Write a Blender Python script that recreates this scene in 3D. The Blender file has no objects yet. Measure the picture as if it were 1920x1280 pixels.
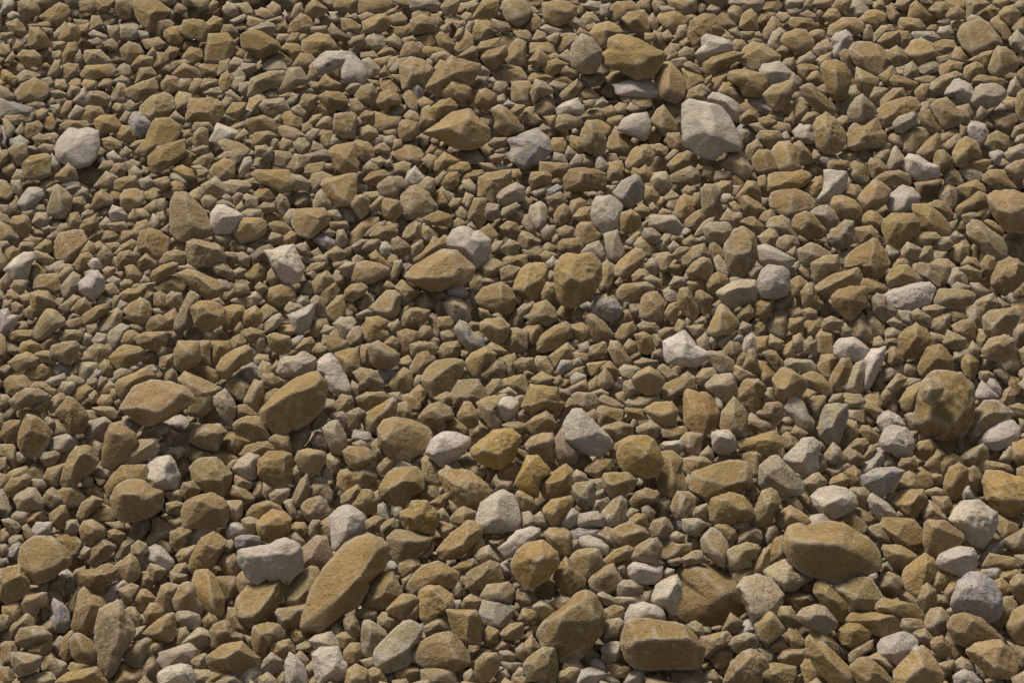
# A heap of crushed yellow limestone, seen from standing height. Units are metres.
import bpy, bmesh, math
import numpy as np
from mathutils import Vector, Euler

scene = bpy.context.scene
# ------------------------------------------------------------------ camera
CAM_H, PITCH, LENS = 2.2, 46.0, 50.0
cam_data = bpy.data.cameras.new('camera')
cam_data.lens = LENS
cam_data.sensor_width = 36.0
cam_data.clip_start = 0.05
cam_data.clip_end = 2000.0
cam = bpy.data.objects.new('camera', cam_data)
scene.collection.objects.link(cam)
cam.location = (0.0, 0.0, CAM_H)
cam.rotation_euler = (math.radians(90.0 - PITCH), 0.0, 0.0)
scene.camera = cam
# ------------------------------------------------------------------ light
SUN_ELEV, SUN_AZ = 44.0, -28.0          # azimuth clockwise from +Y, where the camera looks
world = bpy.data.worlds.new('World')
scene.world = world
world.use_nodes = True
wn, wl = world.node_tree.nodes, world.node_tree.links
bg = wn['Background']
sky = wn.new('ShaderNodeTexSky')
sky.sky_type = 'NISHITA'
sky.sun_disc = False
sky.sun_elevation = math.radians(SUN_ELEV)
sky.sun_rotation = math.radians(SUN_AZ)
sky.dust_density = 3.0
haze_sky = wn.new('ShaderNodeHueSaturation')       # a milky sky: thin cloud takes most of the blue out
haze_sky.inputs['Saturation'].default_value = 0.35
wl.new(sky.outputs[0], haze_sky.inputs['Color'])
wl.new(haze_sky.outputs[0], bg.inputs[0])
bg.inputs[1].default_value = 0.045
sun_data = bpy.data.lights.new('sun', 'SUN')
sun_data.energy = 2.9
sun_data.angle = math.radians(12.0)
sun_data.color = (1.0, 0.915, 0.79)
sun = bpy.data.objects.new('sun', sun_data)
scene.collection.objects.link(sun)
az, el = math.radians(SUN_AZ), math.radians(SUN_ELEV)
to_sun = Vector((math.sin(az) * math.cos(el), math.cos(az) * math.cos(el), math.sin(el)))
sun.rotation_euler = to_sun.to_track_quat('Z', 'Y').to_euler()
scene.view_settings.view_transform = 'Standard'
scene.view_settings.look = 'None'
scene.view_settings.exposure = 0.22
scene.view_settings.gamma = 1.0
scene.cycles.max_bounces = 5
scene.cycles.diffuse_bounces = 2
TOP = """\
o~|1469,1030 1471,1001 1479,985 1500,980 1514,988 1556,977 1588,982 1604,998 1631,1009 1652,1036 1652,1068 1604,1083 1564,1097 1535,1083 1503,1073 1482,1054/1482,1012 1572,1020 1519,1020|gigantic oblong boulder between the blue-purple speckled boulder and the leaning white rectangular slab
o|555,1179 587,1099 619,1057 661,1012 688,1001 714,1009 733,1030 730,1062 714,1073 693,1089 677,1131 640,1152 598,1184/704,1020 682,1073 640,1115|gigantic leaning boulder between the lavender-white block and the two-tone boxy boulder
o~=|1260,1152 1268,1115 1276,1089 1268,1068 1284,1057 1321,1057 1358,1073 1401,1099 1406,1142 1374,1168 1332,1174 1289,1174/1305,1062 1358,1115|gigantic smooth round slab between the blue-purple speckled boulder and the wing-shaped boulder
o|1165,1211 1167,1195 1178,1163 1188,1158 1226,1163 1284,1174 1300,1187 1321,1216 1321,1248 1295,1253 1258,1253 1220,1256 1186,1251 1172,1232/1183,1203 1236,1198 1289,1195|gigantic boxy boulder just below the gigantic smooth round slab
o|1713,770 1723,741 1734,714 1745,698 1766,696 1803,701 1822,720 1827,746 1822,778 1816,802 1803,818 1766,826 1750,815 1729,807 1718,794/1734,778 1808,773 1787,799 1766,725|giant grit-topped boulder between the tan fan-shaped slab and the smooth pale oval stone
o|1000,1190 1024,1163 1061,1134 1082,1113 1098,1107 1114,1115 1125,1134 1133,1163 1125,1190 1103,1216 1077,1238 1050,1240 1040,1219 1018,1216/1103,1126 1040,1163 1119,1163|wing-shaped boulder between the gigantic boxy boulder and the blue-flecked white slab
o|487,773 498,760 519,738 548,714 580,701 594,698 612,720 612,744 602,768 580,791 548,802 538,815 511,815 498,797/551,733 599,714 506,762|giant long ridged boulder between the white flat wedge and the pale furrowed boulder
w|1280,197 1291,189 1325,194 1354,205 1370,226 1378,247 1389,268 1392,279 1376,284 1357,284 1336,298 1307,290 1291,276 1280,266/1330,252 1291,189 1320,199|huge square-faced white block a little below the egg-shaped ochre boulder
o|226,765 250,728 282,714 319,717 343,725 361,741 367,752 340,773 303,791 263,799 250,786/340,736 305,773 260,773|giant flat wedge boulder just above the upright rust-marked block
w|448,1052 448,1033 463,1028 501,1025 532,1009 559,1020 564,1041 567,1068 554,1083 540,1097 532,1083 501,1083 485,1094 471,1091 458,1068/554,1030 501,1036 463,1036|flat-faced pale block just above the oblong boulder with a dark dot
t|181,1168 186,1145 220,1126 234,1147 250,1174 250,1187 231,1222 210,1275 197,1272 186,1238 181,1208/223,1147 223,1195 207,1152|coffin-shaped slab well below the flat-faced round boulder
o|1040,538 1042,493 1056,479 1082,477 1109,477 1125,495 1125,527 1114,546 1098,564 1074,575 1056,570 1045,554/1082,482 1061,519 1106,527|giant round dusty boulder between the blue-grey veined stone and the knobbly blue-topped white stone
o|760,517 778,498 829,469 855,471 890,503 882,525 858,532 815,548 789,546 768,530/847,474 863,517 786,525|giant square-cut boulder between the knobbly blue-topped white stone and the white flat wedge
o|1291,916 1299,887 1333,874 1370,863 1400,866 1405,876 1410,900 1408,916 1392,924 1362,924 1336,938 1309,940/1397,900 1360,914 1312,900|boxy oblong boulder between the golden round boulder and the gigantic oblong boulder
b|1790,1110 1798,1089 1819,1073 1835,1073 1862,1089 1878,1121 1878,1142 1870,1160 1854,1166 1830,1158 1798,1147 1785,1137/1803,1110 1867,1137 1835,1099|blue-mottled boulder a little below the pale reddish pyramid boulder
o|1127,120 1130,101 1141,93 1143,74 1159,66 1178,69 1215,88 1242,98 1244,117 1223,143 1194,149 1180,141 1162,130 1146,128/1157,80 1204,101 1199,122 1236,112|giant pitted boulder just above the white brick-like stone
o|37,1041 40,1025 64,1006 96,1006 117,1022 138,1046 135,1057 114,1068 101,1083 69,1094 45,1075 37,1060/106,1014 64,1073 122,1057|flat-faced round boulder well above the coffin-shaped slab
o-|440,1147 445,1123 463,1099 490,1089 519,1078 532,1081 538,1102 522,1134 498,1160 469,1176 448,1168/527,1094 479,1152 453,1158|oblong boulder with a dark dot just below the flat-faced pale block
o|709,805 720,789 738,783 757,786 783,794 805,805 810,815 802,842 773,858 752,860 730,852 709,839/746,794 720,826|giant rounded boulder between the smooth white slab and the streaked craggy stone
o|207,938 220,911 239,900 266,900 287,916 303,922 311,938 298,959 260,977 234,980 218,969 212,953/228,927 279,927|giant rough boulder just below the pale greenish ragged slab
o|768,1219 786,1206 815,1190 842,1184 868,1200 882,1219 882,1243 852,1256 826,1251 794,1251 775,1235/847,1195 863,1232|boat-shaped boulder between the two-tone boxy boulder and the wing-shaped boulder
m|701,1222 725,1195 757,1163 781,1163 791,1174 791,1198 775,1214 775,1235 762,1248 725,1259 706,1248/768,1214 720,1240|two-tone boxy boulder between the boat-shaped boulder and the gigantic leaning boulder
o+|959,1057 969,1036 985,1020 1017,1014 1044,1036 1049,1057 1028,1083 1001,1099 985,1105 964,1083/1007,1046|big round golden slab a little below the round pale grey boulder
o|794,250 826,231 850,212 882,207 898,226 916,242 922,260 906,276 874,279 852,276 831,263 815,258/837,239 879,223 874,255 852,234|giant ochre arrowhead slab a little below the ridged ochre boulder
t|320,373 328,362 344,362 365,378 384,397 394,421 397,442 384,450 352,453 331,450 320,437/347,373 357,421|huge leaning tan slab just above the flat four-sided slab
o+|1838,900 1851,884 1878,882 1904,895 1936,900 1947,927 1936,953 1893,967 1862,953 1846,932/1888,906 1867,938 1915,938|golden boulder at the edge between the tan fan-shaped slab and the blue-mottled boulder
w|1777,969 1798,940 1835,940 1867,961 1870,977 1864,998 1843,1030 1819,1017 1803,993 1782,977/1814,945 1814,977 1856,977|pale reddish pyramid boulder between the blue-mottled boulder and the tan fan-shaped slab
o+|1157,852 1162,829 1183,818 1212,818 1228,829 1239,852 1242,868 1234,890 1204,898 1172,884 1162,871/1210,852 1178,826|golden round boulder between the white pyramid block and the boxy oblong boulder
w|892,969 900,945 922,930 943,919 961,927 972,953 975,980 964,996 906,1001 892,985/938,932 927,964|round pale grey boulder a little below the golden rough boulder
m|1381,1099 1397,1083 1423,1078 1445,1086 1461,1105 1471,1115 1471,1131 1458,1147 1415,1166 1405,1152 1397,1131/1392,1099 1413,1152|blue-purple speckled boulder between the gigantic smooth round slab and the gigantic oblong boulder
w|1056,829 1058,791 1077,765 1090,768 1114,794 1135,815 1151,829 1143,842 1125,855 1109,852 1077,839/1082,773 1119,805 1085,821|white pyramid block between the golden round boulder and the golden rough boulder
o|1808,1224 1814,1211 1840,1203 1875,1200 1899,1224 1909,1248 1909,1264 1893,1272 1862,1269 1840,1253 1830,1243/1846,1216 1878,1211 1862,1248|giant ochre faceted boulder a little below the blue-mottled boulder
w|104,279 112,260 128,244 146,247 159,239 183,247 186,276 178,298 165,313 143,316 114,305 106,292/128,258 170,255 120,287|smooth round white block beside the long tilted golden wedge
o|823,887 837,874 850,882 874,882 898,895 916,911 919,924 898,951 879,959 860,948 852,932 837,922/847,898 892,906 868,922|giant ochre faceted boulder between the round pale grey boulder and the giant rounded boulder
o+|1280,736 1291,730 1312,738 1333,738 1341,757 1352,781 1346,797 1328,813 1315,823 1293,807 1280,794/1312,746 1328,778 1296,773|giant faceted golden boulder a little below the bright white angular block
o|341,959 347,943 368,930 394,924 418,935 426,948 426,969 421,985 344,991/373,938 410,948|long white shard just below the pale furrowed boulder
o+|882,845 906,823 927,807 959,805 975,818 969,839 959,863 938,879 911,874 890,858/932,813 895,842 938,852|golden rough boulder between the smooth white slab and the white pyramid block
t|1360,458 1370,445 1376,432 1392,421 1410,432 1418,453 1421,479 1410,501 1392,519 1376,517 1365,506 1360,482/1410,437 1378,479 1408,471|tall ridged boulder between the tapered white stone and the broken-topped white block
m|1423,914 1426,874 1434,858 1455,852 1466,863 1490,895 1506,916 1503,924 1471,935 1445,927/1455,868 1439,890 1477,916|giant light tan ridged leaning boulder between the boxy oblong boulder and the white faceted boulder
b|951,298 959,276 951,263 972,255 993,247 1007,242 1028,260 1033,284 1012,308 980,319 961,305/985,266 1007,274|blue-crusted block between the giant ochre arrowhead slab and the tan diamond-shaped stone
o|1673,1259 1708,1227 1718,1211 1734,1219 1755,1240 1769,1264 1766,1275 1750,1291 1686,1296/1729,1248 1713,1259|gigantic ochre ridged boulder well below the blue-mottled boulder
o|712,914 728,887 741,879 783,876 794,890 794,916 773,927 762,945 741,948 717,932/762,895 730,916|giant ochre round boulder crusted on top just below the giant rounded boulder
o|799,170 813,143 831,122 847,106 858,112 900,122 900,130 884,159 855,165 823,181/842,117 852,138 821,154|ridged ochre boulder a little above the giant ochre arrowhead slab
o|1777,1163 1787,1152 1808,1150 1840,1160 1867,1184 1880,1200 1846,1206 1819,1214 1792,1206 1782,1184/1824,1163 1803,1190|large ochre rounded oblong boulder just below the blue-mottled boulder
o|1851,368 1864,360 1899,357 1928,368 1947,384 1947,432 1915,434 1885,434 1872,416 1859,392/1899,378 1885,405 1915,400|giant ochre angular boulder between the smooth pale slab and the tan fan-shaped slab
w|619,967 635,953 648,948 667,953 682,961 688,977 685,996 667,1006 651,1020 640,1030 624,1036/656,967 645,1004|huge pale rounded rough block just above the gigantic leaning boulder
o|1511,1222 1511,1200 1519,1190 1530,1206 1546,1206 1578,1238 1604,1269 1604,1291 1567,1291 1535,1259 1519,1232/1535,1216 1588,1269|gigantic long ochre leaning slab well below the gigantic oblong boulder
w|839,450 850,432 863,426 879,429 887,437 898,434 919,450 919,469 911,490 890,503 868,482 842,469/866,440 895,453 879,474|knobbly blue-topped white stone between the giant square-cut boulder and the blue-crusted block
t|357,876 373,860 405,858 421,874 434,890 432,916 421,930 389,924 368,908 360,890/400,874 384,900 421,900|pale furrowed boulder just above the long white shard
o|386,1232 400,1222 426,1208 453,1203 471,1222 490,1240 474,1248 450,1267 426,1259 392,1251/448,1216 416,1238|large ochre flat lumpy slab a little below the oblong boulder with a dark dot
t|1564,1099 1588,1094 1604,1083 1631,1083 1647,1105 1657,1126 1641,1142 1615,1147 1593,1147 1588,1131|giant blue-tinged block just below the gigantic oblong boulder
o|1583,485 1607,466 1644,450 1652,463 1662,474 1668,495 1654,517 1633,525 1617,511 1601,503 1585,503/1638,474 1633,506|giant ochre angular boulder between the long pale chipped slab and the huge smooth oval boulder
o|191,868 199,815 207,797 226,791 234,799 252,813 258,829 239,858 212,879 194,874/205,810 239,815|upright rust-marked block just below the giant flat wedge boulder
t~|789,712 799,693 818,677 850,672 868,677 868,693 852,720 839,736 815,746 799,728/852,680 807,714|giant tan flat smooth slab a little above the giant rounded boulder
o|1731,982 1739,975 1771,977 1792,988 1808,1006 1808,1014 1771,1030 1758,1049 1739,1041 1731,1009/1755,982|giant ochre quarter-round slab between the pale reddish pyramid boulder and the gigantic oblong boulder
t~|1795,66 1803,48 1819,42 1838,37 1856,45 1859,56 1875,72 1880,85 1862,90 1840,101 1824,106 1806,90/1814,53 1867,77 1827,96|smooth pale slab well above the faceted white and blue stone
o|677,1134 685,1102 704,1078 720,1073 736,1073 746,1094 752,1118 730,1134 706,1145 685,1142/730,1083 714,1110|giant ochre rounded faceted boulder between the gigantic leaning boulder and the boat-shaped boulder
o|1328,948 1336,935 1368,924 1392,930 1408,948 1413,967 1402,975 1381,975 1365,983 1330,980/1360,938 1397,959|giant ochre flat-faced boulder just below the boxy oblong boulder
o|1357,1285 1370,1243 1392,1224 1413,1216 1429,1222 1439,1238 1439,1251 1426,1259 1426,1291 1365,1296/1408,1232|huge ochre rough round boulder a little below the gigantic smooth round slab
o|35,807 40,791 53,778 69,783 90,797 96,810 90,831 74,855 58,858 42,850 35,834/58,783 48,805|large ochre faceted upright boulder between the flat-faced round boulder and the pale pinkish five-sided stone
t|532,1121 543,1099 564,1073 583,1062 594,1065 610,1091 599,1113 580,1131 554,1139 535,1131/580,1078 564,1121 596,1094|large tan five-sided block between the gigantic leaning boulder and the flat-faced pale block
w|1522,930 1540,916 1562,911 1585,916 1604,930 1607,945 1593,961 1562,972 1540,961 1527,945/1578,938 1546,948|giant domed pale boulder just above the gigantic oblong boulder
o|485,863 503,847 532,847 546,852 551,871 543,898 535,914 514,914 495,903 485,890/538,858 495,868|giant ochre boxy boulder a little below the giant long ridged boulder
w*|1244,641 1284,620 1305,649 1335,665 1305,687 1252,681 1247,665/1252,644 1279,676 1289,644|bright white angular block between the golden round boulder and the tall ridged boulder
t|114,911 120,879 130,858 143,837 165,837 186,850 186,863 173,884 151,898 141,916 122,916/157,847 130,884|long tan leaning rounded boulder between the upright rust-marked block and the flat-faced round boulder
o~|1234,906 1242,874 1239,847 1260,845 1281,863 1276,879 1289,916 1284,927 1258,935 1236,922/1258,858 1263,900|giant ochre smooth boulder between the golden round boulder and the boxy oblong boulder
o|762,1102 778,1075 794,1060 821,1052 839,1062 860,1075 860,1091 842,1105 821,1094 789,1105 770,1113/831,1073|broad ochre rounded flat slab between the two-tone boxy boulder and the round pale grey boulder
o|783,1145 786,1110 802,1097 826,1097 847,1115 852,1131 850,1142 826,1150 799,1168 786,1163/842,1137 810,1105|large ochre flat upright slab just above the boat-shaped boulder
t|333,714 347,698 373,709 408,725 421,728 402,736 400,762 373,786 355,783 357,757 360,736/357,714 405,736|large tan triangular slab between the giant flat wedge boulder and the giant long ridged boulder
o|360,1089 365,1070 389,1068 400,1078 410,1099 421,1123 421,1152 410,1163 394,1152 373,1121/389,1083 400,1131|long ochre rounded upright boulder between the flat-faced pale block and the coffin-shaped slab
o-|135,1174 143,1137 149,1110 157,1102 170,1115 199,1126 202,1134 183,1158 175,1179 162,1192 141,1187/175,1123 146,1142 154,1174|tall ridged dark-sided block between the coffin-shaped slab and the flat-faced round boulder
w~|799,847 810,823 831,810 852,810 882,821 882,834 866,850 860,858 829,874 815,863/831,821 852,842 813,852|smooth white slab between the giant rounded boulder and the golden rough boulder
o|1652,426 1657,413 1673,402 1713,402 1723,418 1726,434 1708,445 1697,458 1681,466 1660,455/1681,413 1702,426|huge ochre rounded square boulder just below the faceted white and blue stone
o|818,1033 834,1014 858,993 876,977 898,980 906,990 898,1009 879,1030 852,1049 826,1049/884,993 863,1030|large ochre oblong rough slanting boulder between the blue-flecked white slab and the smooth white slab
w|1660,554 1676,543 1708,532 1742,530 1753,540 1745,564 1718,578 1686,583 1670,570 1660,564/1734,538 1702,564 1681,548|long pale chipped slab between the faceted white and blue stone and the giant grit-topped boulder
o|1689,1081 1694,1068 1723,1046 1734,1038 1750,1049 1758,1065 1750,1083 1734,1097 1723,1121 1713,1118 1694,1105/1739,1057|huge ochre rounded boulder between the blue-mottled boulder and the gigantic oblong boulder
o+|752,961 768,953 773,940 802,940 807,953 821,961 823,977 815,990 815,1006 789,1001 762,993 754,980/783,961 773,977|giant two-humped golden boulder between the gigantic leaning boulder and the golden rough boulder
o~|1442,376 1447,362 1466,357 1492,355 1516,365 1530,381 1524,392 1503,400 1482,413 1471,410 1455,392 1445,389/1487,368 1482,400|huge smooth oval boulder a little above the tapered white stone
o|1649,980 1654,972 1681,972 1713,975 1731,996 1734,1025 1718,1033 1686,1022 1670,1004/1697,982 1681,1004|broad ochre block between the gigantic oblong boulder and the pale reddish pyramid boulder
o|963,540 976,506 995,493 1010,490 1026,501 1024,532 1008,556 989,567 971,556/1000,501 987,538 1018,517|large ochre angular boulder between the giant round dusty boulder and the giant square-cut boulder
w|268,892 279,868 290,858 319,855 327,866 329,879 340,892 337,914 305,919 284,914/316,863 298,903|pale greenish ragged slab just above the giant rough boulder
w|498,471 511,469 538,461 551,461 559,479 570,503 562,525 540,535 530,530 517,506/532,479 559,514 519,498|pale-edged block a little below the rounded oblong boulder
t-~|728,1006 744,993 768,996 791,1004 807,1009 805,1025 778,1041 760,1049 746,1057 736,1046 730,1025/757,1014 789,1014|broad smooth dark-shaded wedge between the gigantic leaning boulder and the round pale grey boulder
t|1524,244 1532,223 1548,212 1570,228 1583,250 1585,268 1572,284 1551,290 1530,276/1548,234 1554,258|large tan rounded pyramid well above the huge smooth oval boulder
o|250,292 274,263 292,223 319,223 340,239 335,260 298,282 271,295/298,234 282,274|long tilted golden wedge between the smooth round white block and the tilted oval slab
w|586,1227 596,1216 633,1214 644,1238 652,1251 644,1269 618,1280 602,1285 591,1253/596,1222 628,1253 607,1269|giant white cube a little below the gigantic leaning boulder
o|1591,88 1607,80 1628,80 1652,90 1665,106 1662,125 1652,143 1636,141 1615,128 1604,122 1596,106/1615,106 1660,112|giant ochre block between the faceted white stone and the smooth pale slab
t|981,1251 992,1232 1018,1214 1040,1216 1045,1227 1042,1280 1024,1280 992,1272/1018,1222|large tan fan-topped stone just below the wing-shaped boulder
o|1684,644 1697,620 1718,607 1739,620 1750,639 1750,649 1739,671 1686,671/1718,633|giant ochre pitted round boulder just below the long pale chipped slab
o|837,1145 858,1145 892,1145 903,1160 903,1206 874,1206 858,1192 847,1179 842,1160/879,1152 874,1200|large ochre concave twisted block just above the boat-shaped boulder
t|1811,815 1819,783 1838,762 1848,752 1867,752 1883,762 1899,775 1883,786 1856,799 1835,815 1819,823/1856,773 1824,799|tan fan-shaped slab between the golden boulder at the edge and the long pale chipped slab
m|1069,101 1074,85 1090,66 1109,72 1127,96 1125,125 1119,135 1088,138 1074,125/1090,80 1093,117 1111,101|blue-topped upright boulder between the giant pitted boulder and the ridged ochre boulder
o|1856,522 1864,509 1872,493 1893,485 1909,487 1920,501 1920,525 1901,543 1878,554 1859,540/1909,495 1878,522 1899,519|giant ochre cube boulder with crusty face beside the long pale chipped slab
o-|1585,260 1599,231 1617,234 1644,220 1652,244 1665,255 1660,271 1633,276 1593,282/1628,244 1601,271|big dark broad block well above the faceted white and blue stone
o|892,559 906,540 940,530 959,543 969,567 964,583 953,588 927,586 900,575/940,535 938,564|huge ochre faceted boulder between the giant square-cut boulder and the blue-grey veined stone
w|1471,860 1498,831 1506,823 1524,821 1538,831 1532,847 1535,879 1524,890 1506,890 1492,884/1519,837 1503,868|giant lumpy pale blob-shaped stone just below the dark-edged golden slab
o~|1228,149 1236,122 1252,117 1273,135 1284,151 1284,178 1268,194 1239,183 1231,167/1255,135 1252,165|egg-shaped ochre boulder between the giant pitted boulder and the huge square-faced white block
o|355,1068 357,1049 378,1009 400,998 421,1014 410,1041 394,1068 362,1078/384,1020 410,1030|long ochre leaning rectangular slab just below the long white shard
t|1814,424 1824,413 1838,416 1859,434 1880,448 1888,469 1885,485 1870,487 1848,474 1830,458 1814,442/1840,432 1856,458|huge tan leaning wedge boulder beside the long pale chipped slab
w~|1755,1054 1761,1041 1782,1030 1803,1025 1824,1028 1832,1041 1830,1062 1824,1073 1806,1081 1787,1073 1761,1065/1819,1041 1792,1046|giant pale smooth lumpy pale boulder just above the blue-mottled boulder
b+|1535,802 1540,778 1548,762 1570,757 1588,760 1588,783 1578,810 1575,826 1562,837 1548,831 1538,815/1567,778 1556,805|dark-edged golden slab between the smooth pale oval stone and the gigantic oblong boulder
w-|1644,1211 1654,1198 1681,1187 1708,1184 1721,1198 1718,1216 1702,1227 1686,1248 1670,1238 1649,1227/1660,1206|large pale-cornered dark block between the blue-mottled boulder and the blue-purple speckled boulder
w|1109,416 1111,384 1119,370 1141,368 1157,376 1167,386 1165,397 1159,426 1149,432 1133,437 1114,424/1138,394 1125,378 1151,416|broken-topped white block a little above the giant round dusty boulder
o|981,762 995,722 1045,728 1050,752 1058,757 1042,778 1024,768 1000,778/1002,725 997,760 1040,746|huge ochre flat boulder between the golden rough boulder and the blue-grey veined stone
w|1421,532 1431,506 1442,498 1466,501 1479,509 1479,527 1482,540 1471,554 1453,562 1429,556 1423,546/1455,511 1442,538 1466,532|huge pale crusty rounded block just below the tapered white stone
o|1585,1163 1596,1150 1638,1150 1676,1150 1689,1163 1689,1184 1670,1195 1633,1184 1622,1174/1676,1152|large ochre boxy long block a little below the gigantic oblong boulder
o|602,347 610,336 639,331 668,325 668,384 633,386 615,368/618,341 641,378|giant broad ochre slab just above the rounded oblong boulder
o|1641,223 1646,205 1676,189 1705,183 1718,186 1726,199 1718,212 1697,223 1673,231 1652,244 1644,236/1686,199 1660,223|big ochre oblong boulder well above the faceted white and blue stone
o-|1559,556 1570,546 1599,538 1625,538 1625,570 1615,580 1596,602 1580,594 1567,580/1593,559|huge dark boulder just below the long tilted light slab
o|141,1078 149,1070 178,1068 202,1054 218,1062 220,1086 202,1091 194,1118 165,1110 146,1094/181,1078 202,1073|large ochre star-shaped block between the coffin-shaped slab and the giant rough boulder
o-|0,1068 35,1060 42,1073 56,1091 53,1107 16,1134 0,1121/37,1078 5,1094|giant dark boxy boulder close beside the flat-faced round boulder
w|583,690 604,672 618,664 628,672 641,693 652,714 657,733 649,741 631,738 610,725 604,706 594,696/623,677 644,730|white flat wedge between the giant long ridged boulder and the giant square-cut boulder
o-|194,916 205,898 228,874 274,874 276,898 239,914 212,938 199,930/239,884|huge dark tilted slab just above the giant rough boulder
t|752,365 768,352 778,352 802,362 823,394 799,402 762,413 754,400/775,357 799,373 760,400|large blue-patched block a little above the giant square-cut boulder
o|1450,712 1466,690 1482,693 1511,712 1514,722 1500,746 1471,757 1458,749/1492,704 1466,736|large ochre hexagonal slab between the dark-edged golden slab and the bright white angular block
o|1540,125 1546,117 1567,114 1583,122 1593,138 1596,159 1588,181 1564,189 1554,170 1546,149/1567,133 1572,165|large upright ochre boulder between the faceted white stone and the smooth pale slab
o|548,413 554,397 578,392 607,392 623,408 620,416 596,437 580,445 562,442 551,429/578,402 602,410|rounded oblong boulder a little above the pale-edged block
o|482,982 495,967 511,956 532,959 546,975 540,1004 527,1014 501,1017 487,1004/522,967 490,988 538,980|large ochre drum-shaped round boulder just above the flat-faced pale block
o+|965,908 981,874 989,855 1008,855 1029,879 1029,887 1013,898 1008,932 981,922/992,868 1008,906|giant golden faceted boulder between the round pale grey boulder and the white pyramid block
m|1434,1070 1442,1062 1471,1049 1485,1054 1492,1068 1519,1081 1516,1086 1479,1110 1471,1110 1450,1089 1437,1078/1482,1068 1471,1094|giant light tan diamond-shaped block between the blue-purple speckled boulder and the gigantic oblong boulder
t|1352,797 1354,773 1376,746 1392,762 1400,778 1400,818 1381,829 1368,821 1354,810/1376,778 1386,805|big tan mixed upright boulder a little above the boxy oblong boulder
b-|1617,892 1644,879 1676,876 1694,884 1676,914 1665,924 1652,932 1633,922 1612,908/1665,890|leaning white rectangular slab just below the white faceted boulder
p~|564,1041 564,1030 594,1004 610,1006 618,1025 623,1052 602,1070 586,1068 567,1062/599,1014 580,1046|lavender-white block between the gigantic leaning boulder and the pale furrowed boulder
w|1649,826 1660,805 1673,797 1694,802 1710,815 1713,829 1710,850 1702,860 1686,858 1670,847 1654,839/1681,815 1665,831 1702,837|white faceted boulder just above the leaning white rectangular slab
o|1291,69 1296,42 1320,27 1338,29 1354,45 1357,61 1349,74 1320,82 1301,85/1322,37 1338,58|ochre round boulder just above the flat-faced white stone
w|1835,829 1856,802 1883,789 1899,789 1912,802 1909,826 1899,837 1867,842 1846,834/1888,815|giant pale rounded boulder tucked under a slab just below the tan fan-shaped slab
t|1522,543 1538,532 1559,517 1588,509 1607,503 1617,517 1609,532 1580,540 1562,554 1538,564 1527,559/1604,511 1535,546|long tilted light slab a little above the smooth pale oval stone
t|749,125 770,109 799,117 810,133 807,154 799,165 781,159 754,173 752,154/778,122 794,138 768,141|broad tan rugged block between the ridged ochre boulder and the huge pale broken block
o|1010,919 1013,903 1040,884 1061,871 1074,882 1072,914 1056,932 1024,938/1029,903 1056,895|large broad ochre boulder a little below the white pyramid block
t|349,471 352,455 365,450 410,461 421,477 424,490 394,498 368,498 352,493/368,458 410,469|flat four-sided slab just below the huge leaning tan slab
t~|1843,594 1856,583 1885,580 1901,578 1912,591 1904,612 1888,625 1862,633 1846,620/1885,591 1862,618|huge tan smooth flat block well above the giant grit-topped boulder
o|276,319 276,298 298,276 345,263 348,287 319,313 295,327/305,282 298,303|ochre leaning slab just below the long tilted golden wedge
o|1058,335 1069,319 1093,316 1122,321 1135,329 1135,356 1061,356/1093,327|big ochre flat boulder just above the broken-topped white block
m|1344,548 1370,532 1389,525 1415,527 1421,548 1415,562 1392,570 1373,580 1360,570/1413,538 1360,548|big light tan rectangular flat boulder just below the tall ridged boulder
o-|1723,685 1739,653 1761,645 1774,656 1787,675 1785,693 1755,701 1739,706 1723,704/1755,661|giant round-shouldered dark boulder just above the giant grit-topped boulder
o|349,228 357,186 400,186 416,194 421,210 413,226 394,234 368,226/373,189 394,207 362,212|big ochre furrowed boulder between the long tilted golden wedge and the tilted oval slab
t-|847,741 860,714 895,712 908,730 911,752 892,762 868,768 852,760/895,725|huge dark flat slab a little above the smooth white slab
o|357,580 368,564 389,564 408,570 421,580 424,596 408,612 386,620 368,607 360,591/384,578 410,596|very large ochre rounded boulder a little below the flat four-sided slab
o|1524,1105 1530,1091 1543,1089 1564,1105 1593,1131 1591,1147 1578,1163 1567,1160 1546,1137/1556,1099|large ochre rounded oblong boulder just below the gigantic oblong boulder
o-|1037,1083 1050,1062 1061,1046 1077,1068 1101,1086 1093,1105 1072,1123 1056,1115/1066,1062|giant dark upright boulder just above the wing-shaped boulder
m|1495,1150 1503,1142 1530,1134 1546,1137 1570,1168 1567,1176 1546,1190 1519,1179 1500,1163/1540,1147 1514,1163|large light tan cup-shaped flat boulder a little below the gigantic oblong boulder
o|1593,1248 1607,1232 1628,1232 1654,1253 1686,1291 1617,1296 1601,1264/1633,1243|huge long ochre slab well below the gigantic oblong boulder
o|106,775 117,757 128,744 138,749 154,765 167,783 157,810 128,813 120,791/128,765 133,799|ochre faceted large block between the pale pinkish five-sided stone and the flat-faced round boulder
b|898,1152 906,1126 938,1126 967,1139 956,1158 938,1182 914,1174/932,1131 932,1168|blue-flecked white slab between the wing-shaped boulder and the two-tone boxy boulder
o|895,368 898,333 916,325 956,320 959,341 948,355 940,362 924,381 908,370/919,339 951,331|giant ochre flat-faced boulder a little below the blue-crusted block
o|474,1184 477,1174 501,1168 522,1171 535,1187 532,1198 506,1211 501,1227 482,1230 474,1211/517,1184|large broad ochre slab just below the oblong boulder with a dark dot
w|1220,1126 1231,1097 1247,1086 1268,1078 1276,1094 1273,1121 1265,1150 1255,1152 1247,1137 1226,1131/1247,1126 1268,1099|big upright white wedge slab between the gigantic smooth round slab and the wing-shaped boulder
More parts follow.
